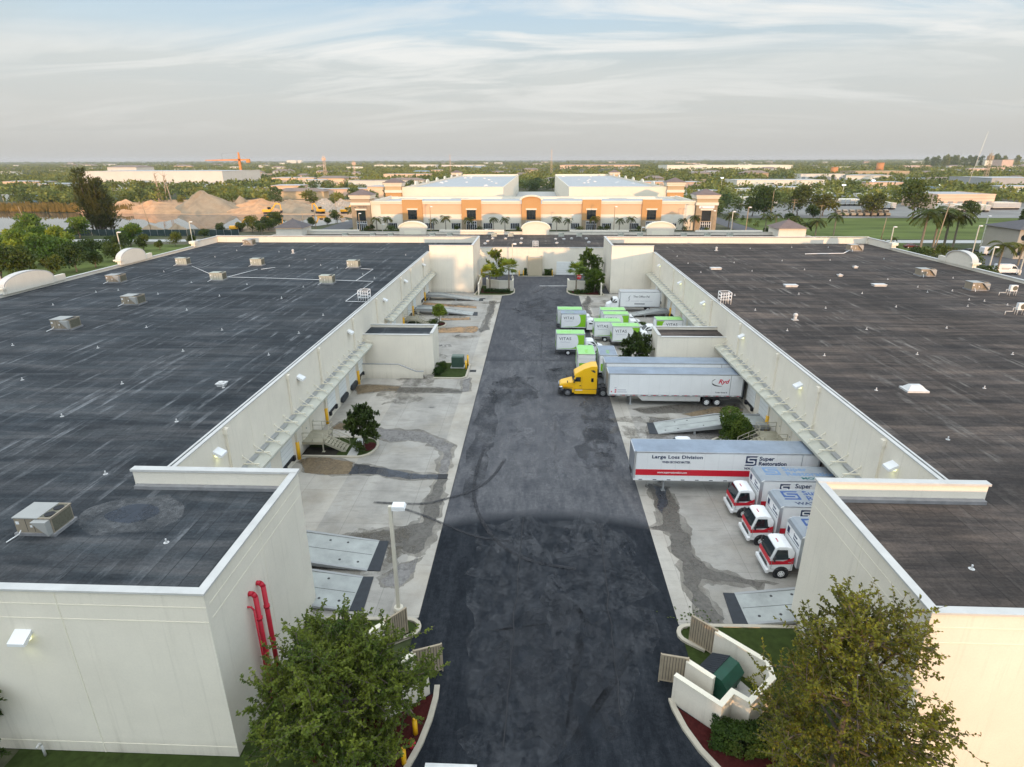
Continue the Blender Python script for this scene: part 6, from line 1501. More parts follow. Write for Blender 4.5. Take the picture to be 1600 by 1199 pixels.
def car(lab, x, y, rz, paint, cat='car', van_=False):
    r = thing('parked_van' if van_ else 'parked_car', lab, cat, (x, y, 0), rz)
    prof = [(-2.2, .4, .85), (-2.25, .95, .85), (-1.6, 1.0, .86), (-1.1, 1.42, .66), (.35, 1.45, .66), (1.05, .98, .84), (2.1, .82, .8), (2.2, .4, .8)]
    if van_: prof = [(-2.9, .45, .98), (-2.95, 2.3, .9), (-2.6, 2.5, .84), (.9, 2.5, .84), (1.35, 2.2, .84), (2.1, 1.35, .95), (2.85, 1.1, .92), (2.95, .45, .92)]
    mb = MB(); mb.loft(prof); b = mb.build('body', M[paint], r, bevel=.05)
    for s in (-1, 1):
        if van_: window_on(b, [(.5, 1.45), (1.85, 1.4), (1.3, 2.05), (.55, 2.1)], .98, .84, 1.2, 2.5, s)
        else: window_on(b, [(-1.35, 1.0), (.85, 1.0), (.3, 1.38), (-1.0, 1.38)], .87, .66, .95, 1.45, s)
        wheel(r, 1.4 if not van_ else 1.9, s * .72, .33, .24); wheel(r, -1.35 if not van_ else -1.8, s * .72, .33, .24)
    if van_:
        mb = MB()
        for s in (-1, 1): mb.box(-2.0, s * .955, 1.5, .2, s * .965, 1.62); mb.box(-1.9, s * .955, 1.25, -.1, s * .965, 1.33)
        mb.build('side_marking', M['ink'], b)
        pane(b, 'windscreen', [(2.08, -.86, 1.4), (2.08, .86, 1.4), (1.38, .76, 2.16), (1.38, -.76, 2.16)]).location = (.03, 0, .01)
    else: pane(b, 'windscreen', [(1.0, -.78, 1.02), (1.0, .78, 1.02), (.4, .62, 1.41), (.4, -.62, 1.41)]).location = (.03, 0, .01)
    return r
car('pale car parked before the centre left of the orange office row', -20.5, 250, PI / 2, 'carw'); car('maroon car parked beside a pale car before the orange office row', -17.8, 250, PI / 2, 'carr')
car('dark teal car on the road left of the orange office row', -87.5, 240, 1.2, 'carb'); car('black car behind the teal one, left of the orange office row', -86, 246, 1.2, 'card')
# hedges and lawn on the right of the office row
mb = MB(); mb.prism([(94, 196), (140, 196), (112, 262), (94, 300)], -.05, .02); struct('verge_grass', mb, M['field'])
hedge('hedge', 'long dark clipped hedge beside the road right of the orange office row', [(95.5, 262), (97, 240), (113, 205)], 1.4, 1.2, 900, 140, ls=.45)
for k, (px, py) in enumerate(((1148, 345), (1160, 347), (1170, 352), (1181, 356))):
    x, y = G(px, py); bush('small conical shrub in the verge right of the orange office row', x, y, 1.3, 3, 150, 150 + k, 'leaf2', .5, 'verge shrubs')
# ------------------------------------------------------------------ left: lake, sand, fence, trees
def lam(px, py): return G(px, py)
sheet('lake', [(-700, 268), (-260, 250), (-215, 251), (-185, 262), (-150, 264), (-122, 268), (-100, 277), (-92, 300), (-106, 332), (-150, 336), (-193, 337), (-240, 345), (-300, 352), (-700, 380)], .03, M['water'])
sheet('sand_ground', [(-262, 330), (-193, 336), (-130, 333), (-100, 322), (-84, 300), (-80, 400), (-120, 470), (-300, 470)], .0, M['sand'])
sheet('road', [(-500, 214), (-84, 222), (-84, 228), (-500, 222)], .0, M['walk'])
def heap(name, lab, x, y, R, H, seed, mat='sand', sx=1, cat='sand pile', peak=1.0, amp=.3):
    mb = MB(); n = 36; q = 10; vs = [(0, 0, H)]; fs = []
    for j in range(1, q + 1):
        t = j / q
        for i in range(n):
            a = 2 * PI * i / n; d = Vector((math.cos(a), math.sin(a), 0)); k = 1 + amp * (2 * mnoise.noise(d * 1.4 + Vector((seed * 3.7, 0, t * .6))) + .8 * mnoise.noise(d * 4.5 + Vector((seed, t * 2, 0)))); rr = R * t * k
            z = H * (1 - t ** peak) * (1 + amp * (mnoise.noise(Vector((d.x * t * 4, d.y * t * 4, seed))) + .6 * mnoise.noise(Vector((d.x * t * 11, d.y * t * 11, seed))))) if j < q else -.3
            vs.append((rr * sx * d.x, rr * d.y, z))
    for i in range(n): fs.append((0, 1 + i, 1 + (i + 1) % n))
    for j in range(q - 1):
        for i in range(n): a = 1 + j * n + i; b_ = 1 + j * n + (i + 1) % n; fs.append((a, a + n, b_ + n, b_))
    mb.add(vs, fs, 0, True); return tag(mb.build(name, M[mat], None, (x, y, 0)), lab, cat, 'sand and rubble heaps')
heap('sand_pile', 'tall pointed grey sand pile at the lake', -194, 358, 17, 11.8, 1, 'sandg', 1.15, peak=1.0, amp=.22)
heap('sand_pile', 'long low orange bank left of the pointed sand pile', -224, 356, 14, 6.2, 2, 'sand', 1.9)
heap('sand_pile', 'pale rounded mound left of the bare tree trunks', -252, 372, 12, 6.0, 3, 'sand', 1.2, amp=.28)
heap('sand_pile', 'orange bluff at the lake edge behind the big dark tree', -262, 356, 9, 7.5, 4, 'sand', 1.3)
heap('sand_pile', 'broad pale heap right of the pointed sand pile', -168, 372, 15, 6.6, 5, 'sand', 1.5, amp=.3)
heap('sand_pile', 'grey heap between the pointed pile and the broad pale heap', -179, 372, 12, 7.5, 6, 'sandg', 1.0)
heap('sand_pile', 'low orange heap at the water edge right of the pointed pile', -160, 352, 11, 4.6, 7, 'sand', 1.7)
heap('sand_pile', 'sand heap sloping down toward the excavators', -144, 362, 14, 6.5, 8, 'sandg', 1.5)
for k, (x, y, R, H) in enumerate(((-128, 372, 13, 6.5), (-116, 366, 12, 7), (-104, 372, 14, 8.5), (-94, 362, 12, 7.8), (-84, 372, 13, 8))):
    heap('rubble_heap', ('rubble heap leftmost in the ridge behind the excavators', 'second rubble heap from the left in the ridge behind the excavators', 'highest rubble heap in the ridge left of the orange tower', 'rubble heap in front of the highest one, left of the orange tower', 'rubble heap partly behind the orange corner tower')[k], x, y, R, H, 20 + k, 'rubble', 1.3, 'rubble heap', .8, .4)
heap('sand_pile', 'small dark peaked heap on the near shore of the lake', -150, 251, 5, 3.4, 31, 'sandg', 1.2); heap('sand_pile', 'low greenish heap beside the near lake shore', -163, 252, 5, 3, 32, 'sandg', 1.3); heap('sand_pile', 'pale flat heap behind the yellow excavator near the lake', -118, 262, 9, 3.2, 33, 'sandg', 1.5)
def excavator(lab, x, y, rz, s=1):
    r = thing('excavator', lab, 'excavator', (x, y, 0), rz); r.scale = (s,) * 3
    mb = MB(); mb.box(-1.8, -1.3, 0, 1.8, -.75, .85); mb.box(-1.8, .75, 0, 1.8, 1.3, .85); mb.box(-.8, -.75, .3, .8, .75, .9); mb.build('tracks', M['dark'], r)
    mb = MB(); mb.box(-2.2, -1.25, .95, 1.2, 1.25, 2.0); mb.build('house', M['digger'], r, bevel=.08)
    mb = MB(); mb.box(.1, -1.2, 2.0, 1.3, -.2, 3.0, 0); mb.box(.05, -1.25, 3.0, 1.35, -.15, 3.1, 1); mb.build('operator_cab', [M['glass'], M['digger']], r)
    mb = MB(); mb.prism([(1.1, 1.5), (1.3, 2.0), (3.4, 4.6), (5.2, 4.2), (5.2, 3.85), (3.5, 4.05), (1.7, 1.5)], -.22, .22, 'y'); mb.prism([(5.0, 4.4), (5.35, 4.1), (5.6, 1.4), (5.3, 1.3)], -.18, .18, 'y'); mb.build('boom', M['digger'], r)
    mb = MB(); mb.prism([(5.2, 1.5), (5.9, 1.4), (5.7, .4), (4.7, .3), (4.9, .9)], -.55, .55, 'y'); mb.build('bucket', M['dark'], r); return r
excavator('yellow excavator with arched boom on the near lake shore', -127, 255, .3, 1.15)
excavator('orange yellow excavator working left on the far lake shore', -150, 341, .2, 1.3); excavator('yellow excavator in front of the rubble ridge left of the orange tower', -122, 345, 2.6, 1.2); excavator('yellow excavator half lost in the rubble beside the orange tower', -108, 345, .5, 1.1)
car('white pickup like car on the near lake shore by the heaps', -139, 247, .2, 'carw'); car('white car with raised hood on the near lake shore', -132.5, 247.5, .9, 'carw')
# tall dark screen fence by the road
mb = MB(); mb.box(-196, 238.6, 0, -118, 238.75, 2.4, 0)
for k in range(27): mb.cyl((-196 + 3 * k, 238.5, 0), (-196 + 3 * k, 238.5, 2.5), .06, n=5, m=1)
tag(mb.build('screen_fence', [pm('fence_screen', (.022, .045, .045), .9, .2, .5), M['grey']]), 'long dark green screen fence between the lake and the left road', 'fence')
# reeds
mb = MB(); r_ = random.Random(91)
for k in range(9000):
    x = r_.uniform(-640, -232); y0 = 352 - (x + 300) * .075 if x < -240 else 347; y = y0 + r_.random() ** 1.5 * 34; h = r_.uniform(2.2, 4.6)
    leaf_card(mb, Vector((x, y, 0)), Vector((r_.uniform(-.2, .2), r_.uniform(-.2, .2), 1)).normalized(), Vector((0, 1, 0)), h, .5)
tag(mb.build('reed_bed', M['reed']), 'tawny reed bed along the far lake shore', 'reeds', kind='stuff')
# the big feathery tree at the water
def feather_tree(seed, H, R, stems, n):
    r = random.Random(seed); T = MB(); Cn = MB()
    for s in range(stems):
        a = r.uniform(0, 2 * PI); q = R * .45 * math.sqrt(r.random()); b_ = Vector((q * math.cos(a), q * math.sin(a) * .6, 0)); hh = H * r.uniform(.55, 1.0); e = b_ + Vector((r.uniform(-.25, .25) * R * 1.8 - hh * .12, r.uniform(-.2, .2) * R, hh))
        T.cyl(b_, e, .38, .06, n=5, caps=False)
        for k in range(n):
            t = r.uniform(.12, 1) ; w = R * .42 * math.sin(PI * min(1, t * .8 + .12)); d = rnd_dir(r); p = b_.lerp(e, t) + Vector((d.x * w, d.y * w, d.z * w * .6)) * r.random() ** .5
            leaf_card(Cn, p, (Vector((d.x, d.y, .9)) + rnd_dir(r) * .5).normalized(), d, r.uniform(1.0, 2.4), .32)
    return T, Cn
TB, CB = feather_tree(95, 25, 12, 14, 330); tree('feathery_tree', 'tall dark feathery tree clump standing at the lake, left', 'tree', (-187, 257, 0), TB, CB, 'leaf4')
for k, (px, h) in enumerate(((249, 19), (254, 17), (261, 18), (268, 18))):
    x, y = G(px, 315); r = random.Random(k); mb = MB(); e = Vector((r.uniform(-3, 1), 0, h)); mb.cyl((0, 0, 0), e, .5, .12, n=6, caps=False)
    for j in range(9):
        p = e * r.uniform(.5, 1); q = p + Vector((r.uniform(-3, 3), r.uniform(-2, 2), r.uniform(1, 4))); mb.cyl(p, q, .16, .04, n=4, caps=False)
    tag(mb.build('bare_tree', M['paletrunk'], None, (x, y, 0)), ('bare pale dead tree leaning left, leftmost of four', 'bare dead tree second from left behind the sand bank', 'straight bare dead tree third of four behind the sand bank', 'bare dead tree rightmost of four behind the sand bank')[k], 'dead tree')

# ------------------------------------------------------------------ right: field, road, yard
sheet('field', [(92, 236), (150, 232), (420, 232), (520, 320), (98, 318)], -.03, M['field'])
sheet('road', rect(92, 222, 600, 230), -.02, M['walk']); sheet('yard_concrete', [(100, 320), (560, 322), (700, 430), (110, 430)], -.02, M['yardc'])
sheet('lawn', rect(81, 60, 260, 200), -.03, M['grass']); sheet('parking_asphalt', rect(98, 90, 180, 205), -.02, M['asph2'])
sheet('field', rect(-360, 40, -81, 213), -.03, M['field'])

# shared trees for the middle distance
FT = []
for k in range(6):
    R_ = (3.6, 4.4, 5.2, 4.0, 3.2, 5.6)[k]; H_ = (7.0, 8.0, 7.6, 9.5, 6.2, 9.0)[k]
    FT.append((clump_crown(200 + k, R_, H_, 1.2, 1500, .75, 10, .8, .3), simple_trunk(220 + k, 2.6, .25, 4, R_ * .4, H_ * .8), R_))
CR = {l: [c.mesh('crown', [M[l]]) for c, t, R_ in FT] for l in ('leaf2', 'leaf3', 'fleaf', 'leaf')}
TK = [t.mesh('trunk', [M['bark']]) for c, t, R_ in FT]
def mid_tree(label, x, y, k, s=1, leaf='leaf2', group=None, name='broadleaf_tree', rz=0, z=0):
    o = thing(name, label, 'tree', (x, y, z), rz, group); o.scale = (s, s, s); inst(TK[k], 'trunk', o); inst(CR[leaf][k], 'crown', o); return o
rt = random.Random(404)
# thicket left of the left warehouse
n_ = 0
for px, py, s, lf in ((15, 420, 1.1, 'leaf3'), (45, 405, 1.15, 'leaf3'), (75, 415, 1.2, 'leaf3'), (100, 398, 1.0, 'leaf3'), (20, 385, 1.0, 'leaf3'), (60, 382, 1.1, 'leaf3'), (95, 385, 1.0, 'leaf3'), (125, 372, 1.05, 'leaf3'), (5, 440, 1.2, 'leaf2'), (40, 438, 1.0, 'leaf2'), (85, 432, .9, 'leaf2'), (120, 425, .8, 'leaf2'), (150, 418, .8, 'leaf2'), (205, 385, 1.0, 'leaf3'), (190, 395, .8, 'leaf2'), (225, 392, .62, 'leaf2'), (250, 390, .5, 'leaf2'), (275, 385, .5, 'leaf2'), (300, 382, .5, 'leaf2'), (180, 408, .7, 'leaf2'), (320, 372, .45, 'leaf2'), (345, 366, .5, 'leaf2'), (378, 362, .65, 'leaf2'), (395, 364, .7, 'leaf2'), (30, 372, .9, 'leaf3'), (0, 400, 1, 'leaf3'), (420, 362, .8, 'leaf2'), (408, 366, .6, 'leaf2'), (512, 352, .6, 'leaf2'), (525, 348, .6, 'leaf2'), (488, 354, .6, 'leaf2'), (430, 356, .9, 'leaf2'), (145, 400, .7, 'leaf2'), (70, 395, 1., 'leaf3'), (110, 410, .9, 'leaf3')):
    x, y = G(px, py)
    if x > -86: x = -87
    mid_tree('sunlit bright green bushy tree in the thicket left of the warehouse' if lf == 'leaf3' else 'mid green bushy tree beside the outer wall of the left warehouse', x, y, n_ % 6, s, lf, 'thicket left of the warehouse', rz=n_ * 1.3); n_ += 1
# right side trees and palms
for k, (px, py, s, t, lab) in enumerate(((1192, 343, 1.6, 5, 'wide dark tree behind the poles right of the orange row'), (1175, 338, 1.3, 2, 'dark tree left of the wide one behind the poles'), (1245, 338, 1.55, 5, 'big olive tree right of the poles'), (1285, 338, 1.45, 2, 'spreading tree with pale trunk at the field edge, left'), (1362, 338, 1.5, 2, 'spreading reddish tree in front of the row of tan trucks'), (1425, 341, 1.85, 5, 'large round dark tree with thick trunk standing on the field edge'), (1516, 341, 1.1, 1, 'small flat topped tree at the field edge before the long white shed'), (1235, 356, .8, 1, 'low tree behind the right turret'), (1270, 342, 1.0, 0, 'small dark tree at the left end of the truck row'), (1600, 352, 1.0, 0, 'dark tree at the right edge of the field'))):
    x, y = G(px, py); mid_tree(lab, x, y, t, s, ('leaf2', 'leaf')[k in (2, 3, 4)], rz=k)
for k, (px, py, v, s, lab) in enumerate(((1302, 368, 1, 1.35, 'palm with orange trunk in front of the field, left'), (1272, 378, 1, 1.3, 'palm right of the brown roofed turret'), (1255, 376, 0, 1.3, 'palm directly behind the brown roofed turret'), (1240, 366, 0, 1.3, 'palm crown left of the brown roofed turret'), (1437, 392, 1, 2.1, 'tall palm leaning right, leftmost of the tall cluster'), (1457, 388, 1, 2.0, 'tall pale trunk palm second in the tall cluster'), (1474, 386, 1, 2.1, 'tall palm third in the cluster with drooping skirt'), (1488, 388, 1, 1.9, 'tall palm rightmost of the tall cluster'), (1556, 430, 1, 1.35, 'palm beside the white van'), (1572, 395, 1, 1.5, 'palm left of the grey building at the right edge'), (1592, 392, 0, 1.6, 'palm touching the grey building at the right edge'), (1195, 362, 1, 1.15, 'palm with yellow trunk on the verge'), (1138, 357, 0, 1.2, 'left palm of the clump by the right corner tower'), (1143, 358, 1, 1.1, 'right palm of the clump by the right corner tower'), (1211, 357, 0, 1.2, 'palm right of the yellow trunked one on the verge'), (1530, 445, 0, .9, 'short palm by the right arched parapet'), (410, 370, 0, 1.0, 'palm leaning at the left of the left turret'), (553, 352, 1, 1.3, 'palm left of the left corner tower'), (1590, 415, 0, 1.2, 'palm above the white van'), (1395, 385, 0, .6, 'small palm by the right roof corner'))):
    x, y = G(px, py); put_palm(lab, max(x, 84) if px > 900 and y < 150 else x, y, v, s, k * 1.1, 'palms at the right roadside')
for k, (px, py) in enumerate(((1370, 400), (1400, 402), (1425, 404), (1450, 408), (1490, 410), (1515, 415), (1355, 392), (1540, 440), (1380, 393), (1470, 402))):
    x, y = G(px, py); bush('dark roadside shrub beyond the far edge of the right roof', max(x, 84), y, 3.0, 3.2, 420, 300 + k, 'leaf2', .6, 'roadside shrubs right of the right roof')
for k, (px, py, h, lab) in enumerate(((1388, 395, 8, 'lamp post with short head behind the right roof corner'), (1518, 400, 9, 'nearer of two lamp posts before the field, right'), (1532, 385, 10, 'farther of two lamp posts before the field, right'), (1540, 438, 8, 'lamp post beside the palm and the white van'), (192, 405, 8, 'lamp post behind the left arched parapet'), (4, 448, 8.5, 'lamp post at the left edge of the photo'), (302, 383, 8, 'lamp post beyond the far left roof corner'), (1592, 430, 5, 'short lamp post right of the white van'))):
    x, y = G(px, py); lamp_post(lab, max(x, 82) if px > 800 else min(x, -82), y, h, .2, .6, group=None, mat='pole')
x, y = G(1572, 428); car('white delivery van parked under the palms at the right edge', x, y, -.1, 'carw', 'van', True)
x, y = G(1545, 398); car('white van half hidden by palms behind the right arched parapet', x, y, .2, 'carw', 'van', True)
x, y = G(1490, 398); car('maroon car behind the right arched parapet', x, y, .1, 'carr'); x, y = G(1515, 396); car('dark car beside the nearer lamp post, right', x, y, .1, 'card'); x, y = G(1423, 388); car('red car on the road before the field', x, y, 0, 'carr')
# grey building at the right edge
x, y = G(1582, 405); gb = thing('grey_building', 'grey building with round window at the right edge of the photo', 'building', (x, y, 0))
mb = MB(); mb.box(0, 0, 0, 30, 14, 8.5); mb.build('wall', pm('grey_render', (.40, .37, .31), .85, .06, .3), gb)
mb = MB(); mb.add([(-.8, -.8, 8.5), (30.8, -.8, 8.5), (30.8, 14.8, 8.5), (-.8, 14.8, 8.5), (7, 7, 11), (23, 7, 11)], [(0, 1, 5, 4), (1, 2, 5), (2, 3, 4, 5), (3, 0, 4), (3, 2, 1, 0)]); mb.build('roof', M['shingleg'], gb)
mb = MB(); mb.cyl((1.6, -.03, 6.2), (1.6, -.08, 6.2), .9, n=16); mb.build('round_window', M['glass'], gb)
for xx in (.8, 4.2, 7.5): mb = MB(); mb.box(xx, -.06, 1.0, xx + 1.5, 0, 3.4); mb.build('window', M['glass'], gb)

# ------------------------------------------------------------------ yard and distant buildings
foot = [(-100, 185, 100, 300), (-80, 300, 78, 600), (-264, 325, -80, 400), (-700, 248, -92, 382)]
def fb(name, lab, px0, px1, py, h, depth, wm='offw', rm='greyroof', roofh=0, cat='building', bays=0, group=None, rot=0):
    x0, y0 = G(px0, py); x1, _ = G(px1, py); y0 = min(y0, 5200.0)
    b = thing(name, lab, cat, ((x0 + x1) / 2, y0, 0), rot, group); w = x1 - x0; foot.append((x0 - 8, y0 - 25, x1 + 8, y0 + depth + 8))
    mb = MB(); mb.box(-w / 2, 0, 0, w / 2, depth, h, 0); mb.box(-w / 2 - .2, -.2, h, w / 2 + .2, .4, h + .5, 0); mb.box(w / 2 - .4, .4, h, w / 2 + .2, depth, h + .5, 0); mb.box(-w / 2 - .2, .4, h, -w / 2 + .4, depth, h + .5, 0)
    mb.build('wall', M[wm], b)
    if roofh:
        mb = MB(); mb.add([(-w / 2 - 1, -1, h + .5), (w / 2 + 1, -1, h + .5), (w / 2 + 1, depth + 1, h + .5), (-w / 2 - 1, depth + 1, h + .5), (-w / 2 + w * .08, depth / 2, h + roofh), (w / 2 - w * .08, depth / 2, h + roofh)], [(0, 1, 5, 4), (1, 2, 5), (2, 3, 4, 5), (3, 0, 4), (3, 2, 1, 0)])
    else: mb = MB(); mb.box(-w / 2 + .4, .4, h, w / 2 - .4, depth - .4, h + .2)
    mb.build('roof', M[rm], b)
    for k in range(bays):
        xx = -w / 2 + w * (k + .5) / bays; mb = MB(); mb.box(xx - w / bays * .28, -.08, .2, xx + w / bays * .28, -.02, min(h * .6, 4.5)); mb.build('loading_door', M['grey'], b)
    return b
B_ = [('white_warehouse', 'huge white windowless warehouse beyond the sand piles', 133, 348, 294, 17, 95, 'offw', 'wroof', 0, 'warehouse', 0),
 ('pale_shed', 'low grey roofed shed right of the huge white warehouse', 330, 400, 283, 9, 60, 'pinkw', 'greyroof', 0, 'building', 0),
 ('white_building', 'white building with dark slanted roof and round top, far left', 170, 213, 275, 16, 60, 'offw', 'brownroof', 4, 'building', 0),
 ('tan_building', 'tan building with brown hip roof left of the orange tower', 497, 538, 291, 8, 30, 'pinkw', 'brownroof', 3, 'building', 0),
 ('white_building', 'long white walled building left of the tall left tower', 545, 605, 296, 8, 40, 'offw', 'brownroof', 0, 'building', 0),
 ('pale_building', 'row of pale peach buildings behind the left big shed', 600, 668, 283, 9, 40, 'pinkw', 'greyroof', 0, 'building', 0),
 ('white_building', 'white warehouse far behind the left big shed', 585, 625, 263, 11, 60, 'offw', 'wroof', 0, 'building', 0),
 ('white_building', 'pale warehouse in the distance above the left big shed roof', 640, 680, 263, 12, 60, 'offw', 'wroof', 0, 'building', 0),
 ('white_building', 'wide white warehouse in the distance above the left big shed', 690, 755, 264, 12, 70, 'offw', 'blueroof', 0, 'building', 0),
 ('blue_building', 'pale blue roofed building beside the wide distant white warehouse', 725, 760, 265, 10, 30, 'blueroof', 'blueroof', 0, 'building', 0),
 ('green_building', 'small green roofed building behind the left big shed', 646, 668, 276, 8, 30, 'tanw', 'blueroof', 2, 'building', 0),
 ('pale_building', 'long pink apartment row above the court behind the arched bay', 875, 1003, 264, 11, 40, 'pinkw', 'brownroof', 3, 'building', 0),
 ('white_warehouse', 'very long white warehouse behind the right corner tower, far', 1042, 1245, 268, 14, 120, 'offw', 'wroof', 0, 'warehouse', 6),
 ('white_building', 'cream flat building just above the right corner tower', 1083, 1102, 292, 7, 18, 'tanw', 'brownroof', 0, 'building', 0),
 ('white_warehouse', 'long white walled warehouse behind the right poles', 1150, 1290, 298, 9, 40, 'offw', 'wroof', 0, 'warehouse', 4),
 ('white_building', 'low white building with parking, right of the corner tower', 1150, 1188, 306, 5, 20, 'offw', 'wroof', 0, 'building', 3),
 ('canopy_building', 'flat roofed open bay building at right with dark openings', 1250, 1320, 282, 8, 25, 'offw', 'wroof', 0, 'building', 7),
 ('tan_warehouse', 'long tan warehouse behind round trees at right', 1335, 1422, 279, 10, 50, 'tanw', 'tanw', 0, 'warehouse', 0),
 ('pale_building', 'low white and red building right of the tan warehouse', 1376, 1490, 286, 5, 30, 'offw', 'blueroof', 0, 'building', 0),
 ('long_shed', 'long white shed with grey roof at the back of the field', 1460, 1550, 327, 8, 35, 'pinkw', 'greyroof', 0, 'warehouse', 6),
 ('grey_warehouse', 'big grey windowless warehouse at the right edge', 1545, 1640, 299, 11, 60, 'greyroof', 'wroof', 0, 'warehouse', 0),
 ('white_tower_block', 'white multi storey block at the far right', 1537, 1562, 263, 22, 40, 'offw', 'greyroof', 0, 'building', 0), ('white_tower_block', 'cream multi storey block at the far right edge', 1563, 1583, 264, 24, 40, 'pinkw', 'greyroof', 0, 'building', 0),
 ('pale_building', 'pale low building below the multi storey blocks', 1535, 1572, 268, 8, 30, 'pinkw', 'greyroof', 0, 'building', 0),
 ('white_building', 'low white roofs behind the trailers on the right yard', 1420, 1465, 303, 5, 20, 'blueroof', 'blueroof', 0, 'building', 0),
 ('white_building', 'long low pale building right of the pine row', 1412, 1463, 263, 8, 40, 'pinkw', 'wroof', 0, 'building', 0), ('white_building', 'pale building left of the tall lattice pole', 1300, 1330, 266, 8, 40, 'offw', 'wroof', 0, 'building', 0),
 ('white_building', 'small white house at left beyond the lake, low roof', 5, 26, 314, 4, 15, 'offw', 'wroof', 0, 'building', 0), ('white_building', 'small blue grey roof left beyond the reeds', 30, 44, 317, 4, 12, 'blueroof', 'blueroof', 0, 'building', 0),
 ('white_building', 'white roofed building at the far left edge', 2, 17, 274, 7, 30, 'offw', 'wroof', 0, 'building', 0), ('white_house', 'white house with dark red roof left of the big sheds', 550, 562, 278, 7, 20, 'offw', 'brownroof', 3, 'building', 0),
 ('peach_house', 'peach walled house under trees left of the orange tower', 466, 478, 283, 7, 20, 'pinkw', 'brownroof', 3, 'building', 0), ('peach_house', 'pink house in the trees beyond the rubble', 495, 508, 276, 8, 20, 'pinkw', 'brownroof', 3, 'building', 0)]
for t in B_: fb(t[0], t[1], t[2], t[3], t[4], t[5], t[6], t[7], t[8], t[9], t[10], t[11])
for k, (a, b_, w) in enumerate(((-6, 8, 'pinkw'), (12, 20, 'offw'), (24, 32, 'offw'), (45, 58, 'pinkw'), (57, 70, 'pinkw'), (80, 100, 'offw'), (99, 115, 'offw'), (460, 472, 'offw'), (474, 479, 'offw'))):
    fb('hotel_block', 'pale hotel block on the far left horizon' if k < 7 else 'pale block on the horizon behind the tower mast', a, b_, 256.6, 34 if k < 7 else 30, 40, w, 'greyroof', 0, 'building', 0, 'pale blocks on the horizon')
rb = random.Random(909); nb = 0
BM = []
for k, (wm, rm) in enumerate((('offw', 'greyroof'), ('offw', 'brownroof'), ('tanw', 'brownroof'), ('offw', 'wroof'), ('pinkw', 'greyroof'))):
    mb = MB(); mb.box(-10, -6, 0, 10, 6, 4.5, 0); mb.add([(-10.6, -6.6, 4.5), (10.6, -6.6, 4.5), (10.6, 6.6, 4.5), (-10.6, 6.6, 4.5), (-6, 0, 6.4 if k in (1, 2) else 4.9), (6, 0, 6.4 if k in (1, 2) else 4.9)], [(0, 1, 5, 4), (1, 2, 5), (2, 3, 4, 5), (3, 0, 4)], 1); BM.append(mb.mesh('building', [M[wm], M[rm]]))
tries = 0
while nb < 150 and tries < 9000:
    tries += 1; y = 480 * math.exp(rb.random() ** 1.1 * 2.4); x = rb.uniform(-.95, .92) * y
    if any(a - 10 < x < c + 10 and b_ - 10 < y < d + 10 for a, b_, c, d in foot): continue
    o = inst(BM[rb.randrange(5)], 'building', None, (x, y, 0), rb.uniform(-.3, .3), (rb.uniform(.7, 2.3) * (1 + y / 5000), rb.uniform(.8, 1.6), rb.uniform(.9, 1.8) * (1 + y / 6000))); nb += 1
    tag(o, 'low pale distant building among the far trees', 'building', 'distant buildings among the trees'); s_ = o.scale
    foot.append((x - 10 * s_[0], y - 25, x + 10 * s_[0], y + 8 * s_[1]))
# parked trailers and truck noses in the yard
mb = MB(); mb.box(-1.25, 0, 1.1, 1.25, 13, 3.9, 0); mb.box(-1.1, .4, .1, 1.1, 2.6, .95, 1); mb.box(-1.1, 9, .1, 1.1, 11, .95, 1); mb.box(-1.2, -.02, 1.3, 1.2, 0, 3.7, 2); YT = mb.mesh('yard_trailer', [M['offw'], M['dark'], M['wroof']])
mb = MB(); mb.loft([(0, .5, 1.0), (0, 1.3, 1.0), (1.4, 1.6, 1.0), (1.9, 2.6, 1.0), (3.6, 2.9, 1.0), (3.8, .6, 1.0)]); mb.box(.15, -1.05, 0, 1.2, 1.05, .9, 1); mb.box(2.6, -1.05, 0, 3.6, 1.05, .9, 1); mb.box(1.46, -.8, 1.7, 1.6, .8, 2.3, 1); YK = mb.mesh('yard_truck', [pm('yard_truck_tan', (.30, .26, .20), .5, .1, 1), M['dark']])
for k in range(8):
    x, y = G(1312 + k * 10.8, 338); tag(inst(YK, 'yard_truck', None, (x, y, 0), PI / 2, 1.12), 'tan truck parked nose out in the row behind the field', 'truck', 'row of tan trucks behind the field')
for (p0, p1, py, n) in ((1240, 1300, 318, 6), (1365, 1400, 328, 4), (1150, 1188, 318, 4), (1260, 1330, 310, 9), (1345, 1398, 312, 8), (1400, 1450, 314, 6), (1552, 1592, 328, 9), (1480, 1548, 332, 6), (1230, 1330, 303, 12), (1290, 1350, 322, 8), (1150, 1215, 323, 7), (1395, 1460, 308, 9), (1345, 1400, 302, 8)):
    for k in range(n):
        x, y = G(p0 + (p1 - p0) * (k + .5) / n, py); tag(inst(YT, 'yard_trailer', None, (x, y, 0), rt.uniform(-.03, .03)), 'white trailer parked in the rows of the yard beyond the field', 'trailer', 'white trailers in the yard beyond the field')
        foot.append((x - 2, y - 14, x + 2, y + 14))
